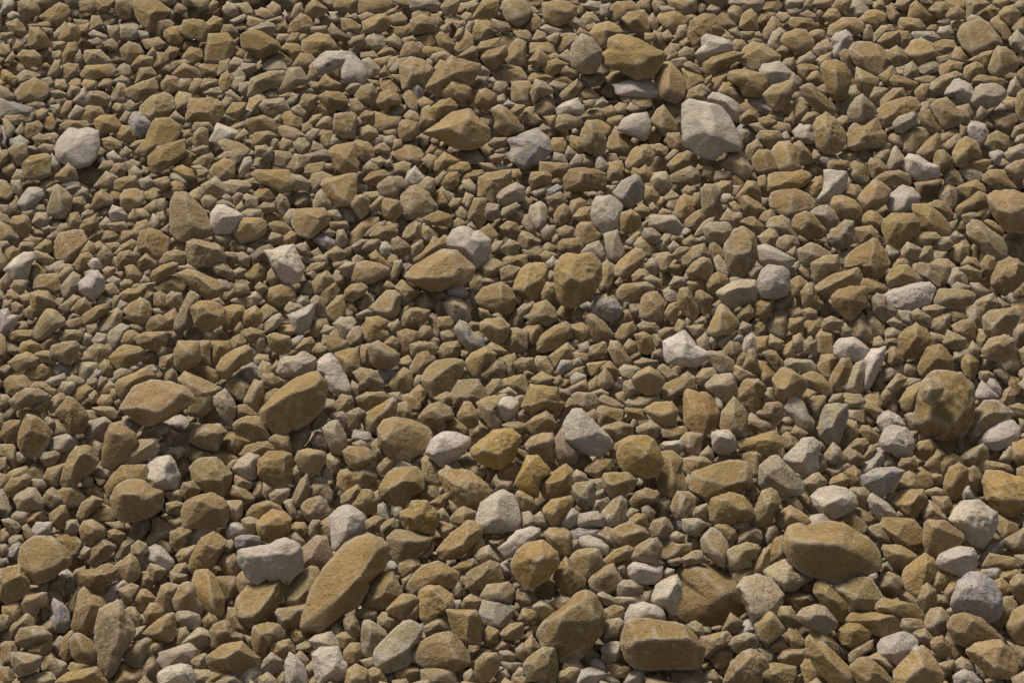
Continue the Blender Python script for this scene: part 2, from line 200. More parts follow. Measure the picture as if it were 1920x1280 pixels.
t|1386,112 1397,90 1413,80 1434,85 1463,106 1461,117 1439,122 1426,125 1418,135 1394,122/1426,90 1445,109|large tan pentagonal block just above the faceted white stone
o|104,453 112,440 141,432 154,434 162,450 154,463 143,482 120,493 106,485 101,469/120,440 133,479|large ochre cube-shaped boulder a little above the pale pinkish five-sided stone
o|336,514 352,506 368,509 389,519 413,530 421,540 418,554 400,562 389,562 373,546 344,530/373,519 402,543|very long ochre tilted flat boulder just below the flat four-sided slab
o|1708,389 1713,384 1737,384 1761,400 1777,418 1782,434 1774,445 1753,437 1729,432 1718,405/1745,394 1745,421|huge ochre wedge slab between the faceted white and blue stone and the giant grit-topped boulder
o|247,0 292,0 319,21 305,37 279,58 268,48 255,27/276,32 292,24|big ochre slab beside the tilted oval slab
o~|453,85 453,66 471,56 490,61 522,80 527,93 485,109 455,90/469,61 511,82 485,96|tilted oval slab between the huge pale broken block and the smooth round white block
o|1362,149 1370,133 1392,130 1423,138 1437,154 1434,173 1418,181 1394,178 1386,162 1368,154/1402,143 1418,165|ochre rounded boulder between the faceted white stone and the egg-shaped ochre boulder
t|874,1102 876,1075 898,1062 919,1052 935,1057 945,1089 919,1094 906,1105/919,1060 895,1089|large tan flat fan-shaped slab just above the blue-flecked white slab
m|519,698 525,675 538,669 554,669 567,661 594,669 596,680 583,696 556,709 532,706/538,677 575,677 554,698|huge light tan rounded block just above the giant long ridged boulder
o|260,455 263,437 279,429 298,434 316,448 316,471 305,485 287,485 274,477 260,471/276,440 271,466|large ochre rounded cube between the huge leaning tan slab and the pale pinkish five-sided stone
o|1381,839 1381,829 1408,823 1434,813 1450,810 1461,818 1469,831 1461,847 1439,855 1415,847/1439,826|large long ochre ridged slab between the boxy oblong boulder and the dark-edged golden slab
o|1638,1137 1654,1123 1681,1126 1702,1134 1721,1137 1737,1163 1729,1168 1686,1158 1649,1147/1692,1131|large ochre slab between the blue-mottled boulder and the blue-purple speckled boulder
o|610,287 628,274 665,268 671,319 644,324 628,316/633,284 649,298|big ochre jagged block a little above the rounded oblong boulder
t|1413,964 1429,922 1445,916 1455,922 1463,940 1450,959 1447,985 1413,985/1439,938|tall tan blocky wedge between the boxy oblong boulder and the gigantic oblong boulder
o|1434,341 1439,331 1455,325 1487,325 1503,320 1516,323 1522,333 1516,344 1492,352 1466,357 1442,362 1437,352/1471,341 1455,352|big ochre flat slab just above the huge smooth oval boulder
m|228,858 239,837 263,826 292,823 300,834 292,850 266,863 247,879 231,876/287,831 250,852|large light tan ragged block between the upright rust-marked block and the pale greenish ragged slab
o-|1378,749 1394,712 1421,712 1437,728 1426,746 1423,765 1408,778 1394,762/1418,720|dark upright block between the bright white angular block and the dark-edged golden slab
t|266,199 282,183 308,175 324,183 329,199 311,220 287,231 263,212/287,191 284,218|big tan block just above the long tilted golden wedge
o|384,120 392,66 426,64 440,82 437,101 416,117/394,69 432,77|ochre square slab between the tilted oval slab and the long tilted golden wedge
o|1670,943 1686,922 1708,919 1731,919 1737,935 1723,959 1708,972 1689,961/1723,927 1702,948|giant ochre square-cut boulder between the leaning white rectangular slab and the pale reddish pyramid boulder
t|355,815 365,802 384,797 413,797 424,810 410,829 408,845 384,842 357,826/408,810|large tan flat boulder just above the pale furrowed boulder
w|1172,1190 1172,1158 1183,1134 1207,1129 1231,1137 1250,1150 1252,1163 1220,1163 1188,1163/1215,1142|large pale boulder behind a giant boulder just above the gigantic boxy boulder
o|405,693 416,672 440,656 461,648 474,656 477,675 453,685 437,693 432,709 416,709/458,656 421,693|long ochre leaning ridged boulder between the giant flat wedge boulder and the white flat wedge
w*|394,424 397,400 408,386 421,386 458,405 445,421 434,434 418,442 400,434/418,408 413,397|bright white and pink stone between the huge leaning tan slab and the rounded oblong boulder
o|1066,1049 1082,1033 1109,1028 1122,1030 1130,1052 1127,1062 1103,1083 1082,1070/1114,1036|big ochre wedge-pointed block a little above the wing-shaped boulder
o|1570,1192 1572,1179 1593,1166 1620,1163 1636,1184 1620,1206 1593,1214 1578,1206|large ochre round boulder a little below the gigantic oblong boulder
o|675,783 704,765 736,746 744,752 744,781 725,786 709,794 706,813 685,807/733,760 693,794|large long ochre slanting block between the giant rounded boulder and the white flat wedge
o|1018,29 1018,8 1040,3 1066,5 1080,16 1080,32 1061,45 1042,50 1024,40/1040,13 1064,24|big ochre rounded boulder a little above the blue-topped upright boulder
w|1662,376 1673,362 1692,349 1713,355 1726,370 1723,381 1702,397 1673,402 1665,389/1702,368 1692,389|faceted white and blue stone well above the long pale chipped slab
o|1141,1001 1162,985 1180,977 1207,990 1220,1006 1194,1020 1165,1025/1204,993 1172,1004|large ochre flat-sloped slab a little below the golden round boulder
o|327,661 335,640 372,640 377,672 369,682 343,698 329,688/345,656|large ochre rounded boulder a little above the giant flat wedge boulder
w*|1546,320 1591,323 1588,344 1578,362 1556,381 1532,384 1532,373 1548,355/1562,347 1540,373|long bright pale leaning wedge between the long tilted light slab and the faceted white stone
w|932,1030 951,1014 969,996 996,988 1017,993 996,1020 969,1036 945,1046/980,1009|long pale jagged shard just below the round pale grey boulder
t|1315,1012 1320,1004 1336,988 1357,1009 1365,1022 1365,1030 1357,1062 1344,1054 1317,1033/1320,1006 1344,1041 1354,1052|large tan wedge slab with sharp left ridge just above the gigantic smooth round slab
o|1609,373 1625,352 1641,339 1654,344 1670,357 1662,378 1646,392 1622,400/1644,349 1628,376 1660,373|broad ochre boxy boulder between the faceted white and blue stone and the tall ridged boulder
w|640,151 640,96 661,101 672,112 682,125 690,143 682,162 669,154/656,112 675,133|huge pale broken block between the ridged ochre boulder and the tilted oval slab
o|434,799 445,789 463,781 487,783 501,802 509,818 501,826 474,823 450,815 440,810/458,791 485,799|long ochre rounded boulder between the giant long ridged boulder and the pale furrowed boulder
m|295,1240 300,1224 329,1214 356,1206 372,1216 367,1238 329,1245 308,1256/340,1222|long light tan rounded tilted block between the coffin-shaped slab and the gigantic leaning boulder
w|1157,244 1165,226 1186,215 1212,212 1220,228 1220,244 1210,266 1178,252/1188,220 1204,236|big rough-edged pale boulder just below the white brick-like stone
o|471,328 479,320 543,320 551,336 548,357 532,365 519,355 506,347 487,341/501,328 540,341|huge broad ochre boulder a little above the rounded oblong boulder
o|1101,1094 1109,1081 1135,1062 1149,1057 1162,1081 1167,1089 1151,1105 1130,1115 1109,1105/1151,1068 1125,1078|large ochre faceted block just above the wing-shaped boulder
o|323,1126 336,1099 352,1089 362,1094 368,1121 384,1142 378,1150 341,1145 331,1145/352,1105|large ochre faceted boulder between the coffin-shaped slab and the flat-faced pale block
t~|1747,564 1761,543 1792,543 1819,548 1830,554 1824,564 1803,578 1782,580 1753,572/1803,554|big long tan smooth boulder beside the long pale chipped slab
w|1564,649 1575,636 1599,633 1617,644 1628,657 1625,676 1578,676 1564,665/1599,644|smooth pale oval stone a little below the long tilted light slab
m|1320,725 1341,704 1370,701 1381,714 1384,728 1376,746 1368,760 1360,754 1344,741/1378,709 1360,720|large light tan fan-topped wedge block between the boxy oblong boulder and the tall ridged boulder
o|1445,284 1461,268 1479,266 1490,279 1498,303 1500,319 1477,324 1461,319/1474,279 1482,308|large ochre ridged block a little above the huge smooth oval boulder
t|1085,268 1093,244 1103,228 1111,228 1135,260 1135,279 1125,298 1111,287 1093,282/1109,239 1111,268|tan diamond-shaped stone between the broken-topped white block and the blue-topped upright boulder
t|1357,1038 1376,1025 1400,1017 1421,1022 1426,1030 1408,1049 1408,1060 1386,1068 1370,1062 1360,1052/1397,1025 1376,1057|large tan fan-shaped block just above the gigantic smooth round slab
t-|938,21 943,5 953,0 985,0 996,21 985,48 975,53 951,40/959,13|dark-speckled slab beside the blue-topped upright boulder
t|1315,355 1322,347 1338,347 1352,360 1349,378 1354,389 1352,416 1333,413 1320,400 1315,384/1333,357 1341,386|tall tan lumpy block a little above the tall ridged boulder
o-|394,1184 400,1171 426,1160 437,1184 458,1190 458,1200 426,1214 400,1214|broad dark block between the oblong boulder with a dark dot and the coffin-shaped slab
t-|677,1190 682,1163 693,1163 725,1184 730,1190 709,1214 696,1232 682,1227/693,1179|large dark triangular block between the two-tone boxy boulder and the gigantic leaning boulder
w|1149,162 1162,157 1188,149 1220,149 1234,181 1220,183 1191,181 1157,178/1188,151 1191,170|white brick-like stone just below the giant pitted boulder
o|1008,644 1018,628 1040,612 1061,604 1072,612 1072,631 1056,641 1037,657 1008,663/1058,610 1018,636 1066,620|large ochre oblong rough block a little below the giant round dusty boulder
o-|643,847 656,837 688,839 706,858 704,874 688,882 667,879 648,871/672,852|round dark stone between the giant rounded boulder and the lavender-white block
o+|1769,900 1782,876 1798,868 1814,879 1814,903 1800,927 1785,940 1774,927/1798,890 1782,916|big rugged golden upright boulder just above the pale reddish pyramid boulder
m|1819,197 1830,167 1840,159 1872,159 1885,170 1885,181 1872,194 1848,205/1846,175 1872,181|broad grey slab a little below the smooth pale slab
t|517,1147 522,1142 559,1137 578,1134 588,1152 583,1166 554,1174 532,1179/532,1163|pink-tinged boxed slab between the oblong boulder with a dark dot and the two-tone boxy boulder
o|40,305 45,298 85,290 96,292 96,319 98,329 64,337 50,337/53,303 80,300|broad ochre slab beside the smooth round white block
o|1840,657 1856,636 1883,628 1901,636 1904,660 1878,676 1846,671/1878,644|broad ochre round boulder a little above the giant grit-topped boulder
b-|1151,360 1167,341 1191,328 1199,333 1204,349 1204,373 1194,381 1183,392 1170,384 1154,368/1191,336 1167,373|large rough dark wedge boulder between the broken-topped white block and the huge square-faced white block
o|979,839 989,823 1013,815 1034,813 1040,826 1037,866 1021,863 987,845/1029,826|large ochre rough block between the white pyramid block and the golden rough boulder
o|1127,895 1135,887 1178,887 1194,900 1186,919 1157,932 1143,930 1135,916/1146,906 1178,898|large ochre wedge block with rusty top just below the golden round boulder
o|1854,128 1864,98 1872,88 1885,90 1901,101 1915,122 1896,133 1870,143 1854,138/1875,98 1875,138|broad ochre triangular boulder close beside the smooth pale slab
o|1415,1168 1442,1147 1450,1150 1474,1182 1439,1208 1426,1203 1418,1187/1445,1152|broad ochre triangular-topped slab just below the blue-purple speckled boulder
o|218,720 223,712 250,701 276,688 295,709 292,714 255,725 234,749 223,741 218,728/266,698 239,720|large ochre triangular slab with pale tip close beside the giant flat wedge boulder
o|1745,199 1755,189 1774,183 1790,202 1808,220 1806,228 1787,239 1774,242 1758,223/1766,202 1800,220|large ochre cube-like boulder well below the smooth pale slab
o|1697,98 1708,80 1726,72 1745,80 1758,101 1755,109 1723,125 1705,114/1713,104 1750,96|large ochre wedge block between the smooth pale slab and the faceted white stone
o|1482,418 1492,405 1511,397 1522,402 1538,421 1551,434 1538,448 1519,448 1492,434/1514,413 1503,434|large ochre block just below the huge smooth oval boulder
o|1183,712 1199,696 1218,688 1234,698 1247,714 1234,736 1212,741 1196,730/1215,698|large ochre faceted boulder between the bright white angular block and the white pyramid block
o|659,522 669,495 685,490 712,495 730,503 730,511 712,522 698,530 677,532 664,530/706,503 672,501 693,522|long broad ochre slab between the giant square-cut boulder and the pale-edged block
o-|783,783 805,760 823,754 845,768 850,781 834,789 834,810 810,802/826,773|large dark faceted boulder just above the smooth white slab
o-|1662,522 1670,506 1686,498 1702,498 1715,511 1731,527 1705,535 1686,543 1668,543/1692,511 1670,527|large ochre wedge block with dark tip just above the long pale chipped slab
o|1325,625 1338,596 1354,572 1365,580 1386,604 1386,612 1370,625 1338,631/1354,578 1346,625|large ochre pyramid boulder between the bright white angular block and the tapered white stone
o|1204,559 1210,548 1231,548 1244,564 1244,596 1231,604 1202,599 1199,594/1220,554 1236,580|large ochre block between the bright white angular block and the broken-topped white block
t|690,648 709,640 728,651 749,667 749,677 736,688 709,693 698,688/704,648 730,667|large tan flat triangular slab between the giant square-cut boulder and the streaked craggy stone
o|554,860 559,847 575,842 610,847 610,863 599,884 583,895 567,884/586,852|ochre stone just below the streaked craggy stone
w|1697,298 1705,290 1721,292 1739,305 1761,313 1761,329 1745,335 1718,340 1702,324/1713,300 1739,319|broad pale lumpy block just above the faceted white and blue stone
w~|1178,1062 1188,1054 1218,1054 1242,1062 1239,1083 1223,1094 1194,1091 1180,1081/1199,1065 1236,1073|large smooth pale rectangular block between the gigantic boxy boulder and the golden round boulder
t~|61,631 69,607 88,580 101,580 122,599 122,610 106,615 85,636 66,639/96,591 112,607|large tan smooth oblong boulder between the upright rust-marked block and the smooth round white block
o|268,1187 282,1174 313,1152 327,1147 329,1168 332,1182 316,1203 298,1200 274,1192/313,1158 298,1190|large ochre wedge block with chipped face between the coffin-shaped slab and the flat-faced pale block
o~|130,1200 141,1187 151,1187 170,1200 181,1216 181,1240 154,1243 135,1230/146,1195 159,1222|large upright ochre smooth block close beside the coffin-shaped slab
o|440,442 445,418 458,410 485,410 503,418 495,437 479,448 448,455/466,418 485,442|broad ochre rounded boulder between the bright white and pink stone and the pale-edged block
w|1418,463 1439,458 1461,471 1490,487 1490,495 1482,503 1461,501 1423,495/1445,471 1455,490|tapered white stone between the tall ridged boulder and the long tilted light slab
o|1234,733 1244,722 1273,709 1289,698 1305,709 1300,730 1273,741 1247,754/1284,712|long ochre sloping boulder just below the bright white angular block
t|1734,1163 1745,1142 1763,1139 1779,1155 1782,1168 1774,1184 1766,1195 1745,1195 1734,1179/1761,1147|large tan craggy two-tone round stone between the blue-mottled boulder and the blue-purple speckled boulder
o|1463,74 1471,64 1492,56 1511,58 1527,77 1527,88 1514,98 1492,101 1477,90/1492,66 1508,88|large ochre rough block just above the faceted white stone
t|1426,1264 1439,1245 1455,1243 1492,1251 1492,1264 1482,1285 1439,1291/1450,1253|huge tan leaf-shaped block well below the blue-purple speckled boulder
t|1183,1049 1194,1025 1215,1012 1231,1009 1242,1025 1236,1046 1231,1060 1204,1057/1220,1020|large tan pyramid-shaped round block between the gigantic boxy boulder and the golden round boulder
w|8,506 27,485 45,474 64,474 66,485 56,493 56,514 48,527 24,527 13,517/40,482 24,503 53,493|light tan crusty forked stone beside the pale pinkish five-sided stone
w*|295,1261 313,1251 340,1245 361,1248 364,1285 298,1285/345,1259|bright white broad slab beside the coffin-shaped slab
o|27,175 40,159 64,146 90,159 96,175 80,186 53,189 32,189/64,157 53,175|big ochre flat boulder a little above the smooth round white block
o|202,672 220,656 234,648 260,651 274,661 266,675 234,690 218,693/244,661|big ochre flat rounded slab a little above the giant flat wedge boulder
w|1301,106 1317,88 1317,72 1325,66 1368,77 1373,85 1368,98 1349,104 1315,114/1322,74 1360,88 1312,106|flat-faced white stone between the faceted white stone and the giant pitted boulder
t|693,578 725,546 741,546 752,554 746,586 736,602 720,594 704,586/741,554 733,586|large tan flat triangular slab between the giant square-cut boulder and the white flat wedge
t|1551,445 1559,432 1570,426 1585,413 1599,416 1601,442 1604,453 1588,463 1567,469 1554,458/1583,432 1570,453|large tan pyramid block a little above the long tilted light slab
o~|922,205 938,197 953,207 972,228 980,244 951,255 927,242 930,228/943,212 959,234|large ochre oval boulder just above the blue-crusted block
o|564,101 567,77 594,64 618,69 636,93 607,98 591,106/578,77 612,77|big ochre crusty block between the huge pale broken block and the tilted oval slab
t|1352,311 1368,287 1378,282 1389,284 1402,305 1413,321 1408,329 1402,340 1378,329/1368,298 1392,303|large tan rough block just below the huge square-faced white block
o|1787,313 1787,287 1798,266 1814,258 1830,266 1843,290 1832,298 1814,300 1808,313/1819,274 1803,292|large ochre pyramid block between the smooth pale slab and the long pale chipped slab
t~|88,394 96,368 109,349 122,357 135,370 133,389 122,408 109,410 90,402/112,373 117,400|large tan smooth teardrop boulder a little below the smooth round white block
o|1431,178 1439,170 1474,154 1487,151 1490,170 1477,189 1466,207 1455,210 1442,197/1466,170 1479,175|ochre wedge-shaped boulder just below the faceted white stone
t|1588,210 1604,186 1617,178 1638,199 1644,212 1638,220 1615,234 1601,231 1591,220/1617,186 1612,218|large tan angular block between the faceted white stone and the faceted white and blue stone
w|1615,675 1633,656 1660,651 1657,672 1644,698 1630,728 1617,730 1620,704 1622,682/1644,667 1628,704|tall jagged pale slab between the smooth pale oval stone and the giant grit-topped boulder
o+|1016,956 1034,938 1072,930 1077,943 1072,956 1050,972 1050,985 1034,983/1045,940 1040,964|huge rough golden block between the round pale grey boulder and the golden round boulder
t|1519,495 1543,482 1570,479 1575,495 1572,509 1551,519 1530,532 1522,522/1548,493 1564,495|tan rounded block just above the long tilted light slab
o|1207,768 1226,757 1258,754 1271,770 1263,799 1247,802 1242,794 1226,786/1258,773 1239,778|large ochre wedge block a little above the golden round boulder
t|463,186 471,149 506,135 540,135 532,154 495,170/479,154 495,143|tan broken wedge just below the tilted oval slab
m|604,799 618,789 631,789 641,802 649,821 649,837 636,855 625,847 612,823/623,805 636,831|streaked craggy stone between the giant long ridged boulder and the giant rounded boulder
w|1471,770 1482,741 1487,738 1506,754 1514,775 1522,794 1514,810 1503,807 1487,786/1482,757 1508,789|tall white faceted slab between the dark-edged golden slab and the bright white angular block
o|1500,162 1508,154 1522,159 1538,175 1562,197 1567,210 1559,218 1538,210 1524,199 1508,186/1524,170 1548,202|long ochre slab between the faceted white stone and the faceted white and blue stone
o|1654,1028 1657,1022 1681,1022 1697,1028 1718,1041 1718,1046 1689,1070 1676,1062 1660,1044/1686,1036|broad ochre triangle between the gigantic oblong boulder and the blue-mottled boulder
o~|890,1264 892,1240 908,1224 932,1224 938,1240 932,1259 916,1275 900,1277/916,1232|large ochre oval boulder between the boat-shaped boulder and the wing-shaped boulder
o|900,607 911,599 940,596 956,612 948,636 938,647 916,633 903,623/916,607 938,618|large ochre rounded crusty boulder a little below the giant square-cut boulder
w|1423,133 1431,122 1461,117 1471,125 1487,138 1477,154 1463,157 1442,159 1426,143/1455,135 1445,133|faceted white stone beside the flat-faced white stone
t|1130,959 1151,938 1167,927 1175,938 1172,964 1167,985 1135,985/1162,938|upright tan rough block a little below the golden round boulder
t|900,1118 914,1097 938,1094 953,1091 964,1105 959,1131 938,1129 908,1126/927,1105|broad tan rounded block just above the blue-flecked white slab
o|1258,948 1271,922 1289,922 1305,932 1300,959 1284,975 1265,972/1279,932|ochre block between the golden round boulder and the gigantic smooth round slab
o|212,1062 231,1049 244,1038 258,1049 263,1065 258,1083 244,1094 223,1089/239,1062|large ochre leaning boulder a little above the coffin-shaped slab
b|1111,572 1119,556 1135,556 1154,562 1167,580 1157,599 1149,604 1127,594 1111,586/1141,564 1154,580 1125,564|blue-grey veined stone between the giant round dusty boulder and the bright white angular block
t|21,1227 24,1222 53,1224 77,1232 74,1248 58,1261 37,1267 24,1253/48,1240|large tan faceted block beside the coffin-shaped slab
o-|625,664 639,656 671,653 676,698 649,706 639,688|huge dark boulder between the white flat wedge and the giant square-cut boulder
o|1556,386 1564,370 1580,368 1601,376 1615,392 1617,405 1591,413 1570,402/1593,392 1578,378|ochre boulder between the huge smooth oval boulder and the faceted white and blue stone
o|1455,980 1466,959 1482,948 1503,961 1519,977 1519,988 1461,991/1482,964|large ochre wedge boulder between the gigantic oblong boulder and the boxy oblong boulder
m|27,935 37,922 53,914 66,916 82,940 82,951 58,959 35,956/58,922|broad light tan flat-faced block a little above the flat-faced round boulder
o|871,680 884,664 911,651 930,664 927,675 906,688 890,712 879,701/911,661|large ochre curved rough slab well above the golden rough boulder
o|682,620 688,596 709,594 728,602 722,618 730,628 720,636 698,644 685,639/701,604|large ochre flat boulder a little above the white flat wedge
p|1037,845 1040,821 1058,794 1056,829 1085,845 1082,863 1072,874 1048,863/1056,837|pinkish block tucked under a pyramid between the golden rough boulder and the golden round boulder
w|149,530 175,509 183,509 197,525 194,543 173,567 165,559 149,543/178,519|pale pinkish five-sided stone between the giant flat wedge boulder and the smooth round white block
t|328,620 339,588 347,564 357,543 376,559 362,572 368,599 357,612 339,625/357,559|long tan triangular slab a little below the flat four-sided slab
o-|1154,548 1167,535 1212,530 1226,540 1223,554 1202,559 1178,564 1159,564/1207,535|dark long slab between the blue-grey veined stone and the tall ridged boulder
o|562,951 575,938 599,930 612,940 623,959 607,969 578,977/599,935 580,964|large ochre faceted block a little above the lavender-white block
o|1103,66 1117,48 1141,42 1159,50 1172,64 1151,66 1135,93 1127,90 1114,77/1135,56|large ochre boulder just above the blue-topped upright boulder
o|1151,506 1162,490 1191,466 1204,469 1210,479 1202,495 1183,511 1170,525 1154,517/1188,474 1167,506 1199,487|large long ochre tilted block between the broken-topped white block and the bright white angular block
o|1021,998 1032,990 1056,990 1069,998 1069,1036 1064,1044 1040,1033 1029,1017/1034,1004 1066,1004|giant ochre rounded wedge between the wing-shaped boulder and the white pyramid block
m|434,882 450,860 466,850 485,855 485,879 479,900 469,903 453,895/463,874 479,858|large light tan pointed block between the long white shard and the giant long ridged boulder
o|1172,308 1183,284 1199,271 1218,274 1228,292 1220,308 1204,313 1175,319/1204,282 1199,300|big ochre rough block between the broken-topped white block and the egg-shaped ochre boulder
b|850,612 863,602 876,604 884,623 906,636 911,655 884,660 871,647 858,628/866,618 884,644|tall forked bluish-white stone a little below the giant square-cut boulder
o|104,1277 128,1261 170,1253 181,1251 191,1269 202,1280 197,1296 112,1296/175,1259|huge long ochre rough boulder just below the coffin-shaped slab
t|1495,469 1519,455 1538,463 1559,477 1562,485 1538,487 1514,503 1503,498/1535,482 1519,469|broad tan cleft block just above the long tilted light slab
o|336,61 344,40 362,37 381,40 394,58 386,82 368,74 344,69/352,42 373,48|big ochre dusty block beside the tilted oval slab
t|29,1192 37,1179 66,1174 80,1176 96,1190 96,1198 69,1206 40,1211 29,1203/88,1187|wide tan flat block a little below the flat-faced round boulder
o-|292,1126 303,1099 319,1091 335,1097 329,1131 324,1147 308,1152 295,1134/313,1110|large rough dark block between the coffin-shaped slab and the flat-faced pale block
o|895,754 916,744 951,738 956,744 927,752 924,770 943,797 940,805 922,805 906,783/919,757|broad ochre curved wedge just above the golden rough boulder
o|826,175 842,149 852,149 882,167 884,181 868,197 852,189 834,186/850,159 863,178|broad ochre block with rusty patch just below the ridged ochre boulder
o|231,583 244,570 263,559 279,567 284,580 284,594 271,610 255,607 242,596/266,570 260,596|broad ochre rounded wedge boulder between the huge leaning tan slab and the upright rust-marked block
t|984,594 1000,572 1024,564 1040,580 1045,602 1029,612 1013,602 997,604/1018,572 1013,591|broad tan rounded flat boulder just below the giant round dusty boulder
t|19,752 32,738 50,728 74,730 93,738 85,749 53,760 29,770 21,762/53,736|broad tan flat wedge between the pale pinkish five-sided stone and the flat-faced round boulder
m|402,757 402,744 421,730 434,744 442,760 442,775 434,799 416,783/421,738 432,762|tall light tan tapered slab between the giant long ridged boulder and the upright rust-marked block
w|580,128 594,112 612,98 660,98 665,117 618,114 607,143 596,141/618,106|light tan crusted broad slab between the huge pale broken block and the tilted oval slab
w|535,1238 543,1224 554,1230 570,1248 580,1280 575,1296 538,1291/548,1232 554,1264|tall white pointed slab well below the oblong boulder with a dark dot
o|625,250 628,215 660,212 668,218 665,258 644,260/633,218 655,244|ochre boxy block a little below the huge pale broken block
o|722,1142 752,1113 773,1113 783,1123 773,1142 754,1160 736,1152|ochre rounded block just above the two-tone boxy boulder"""
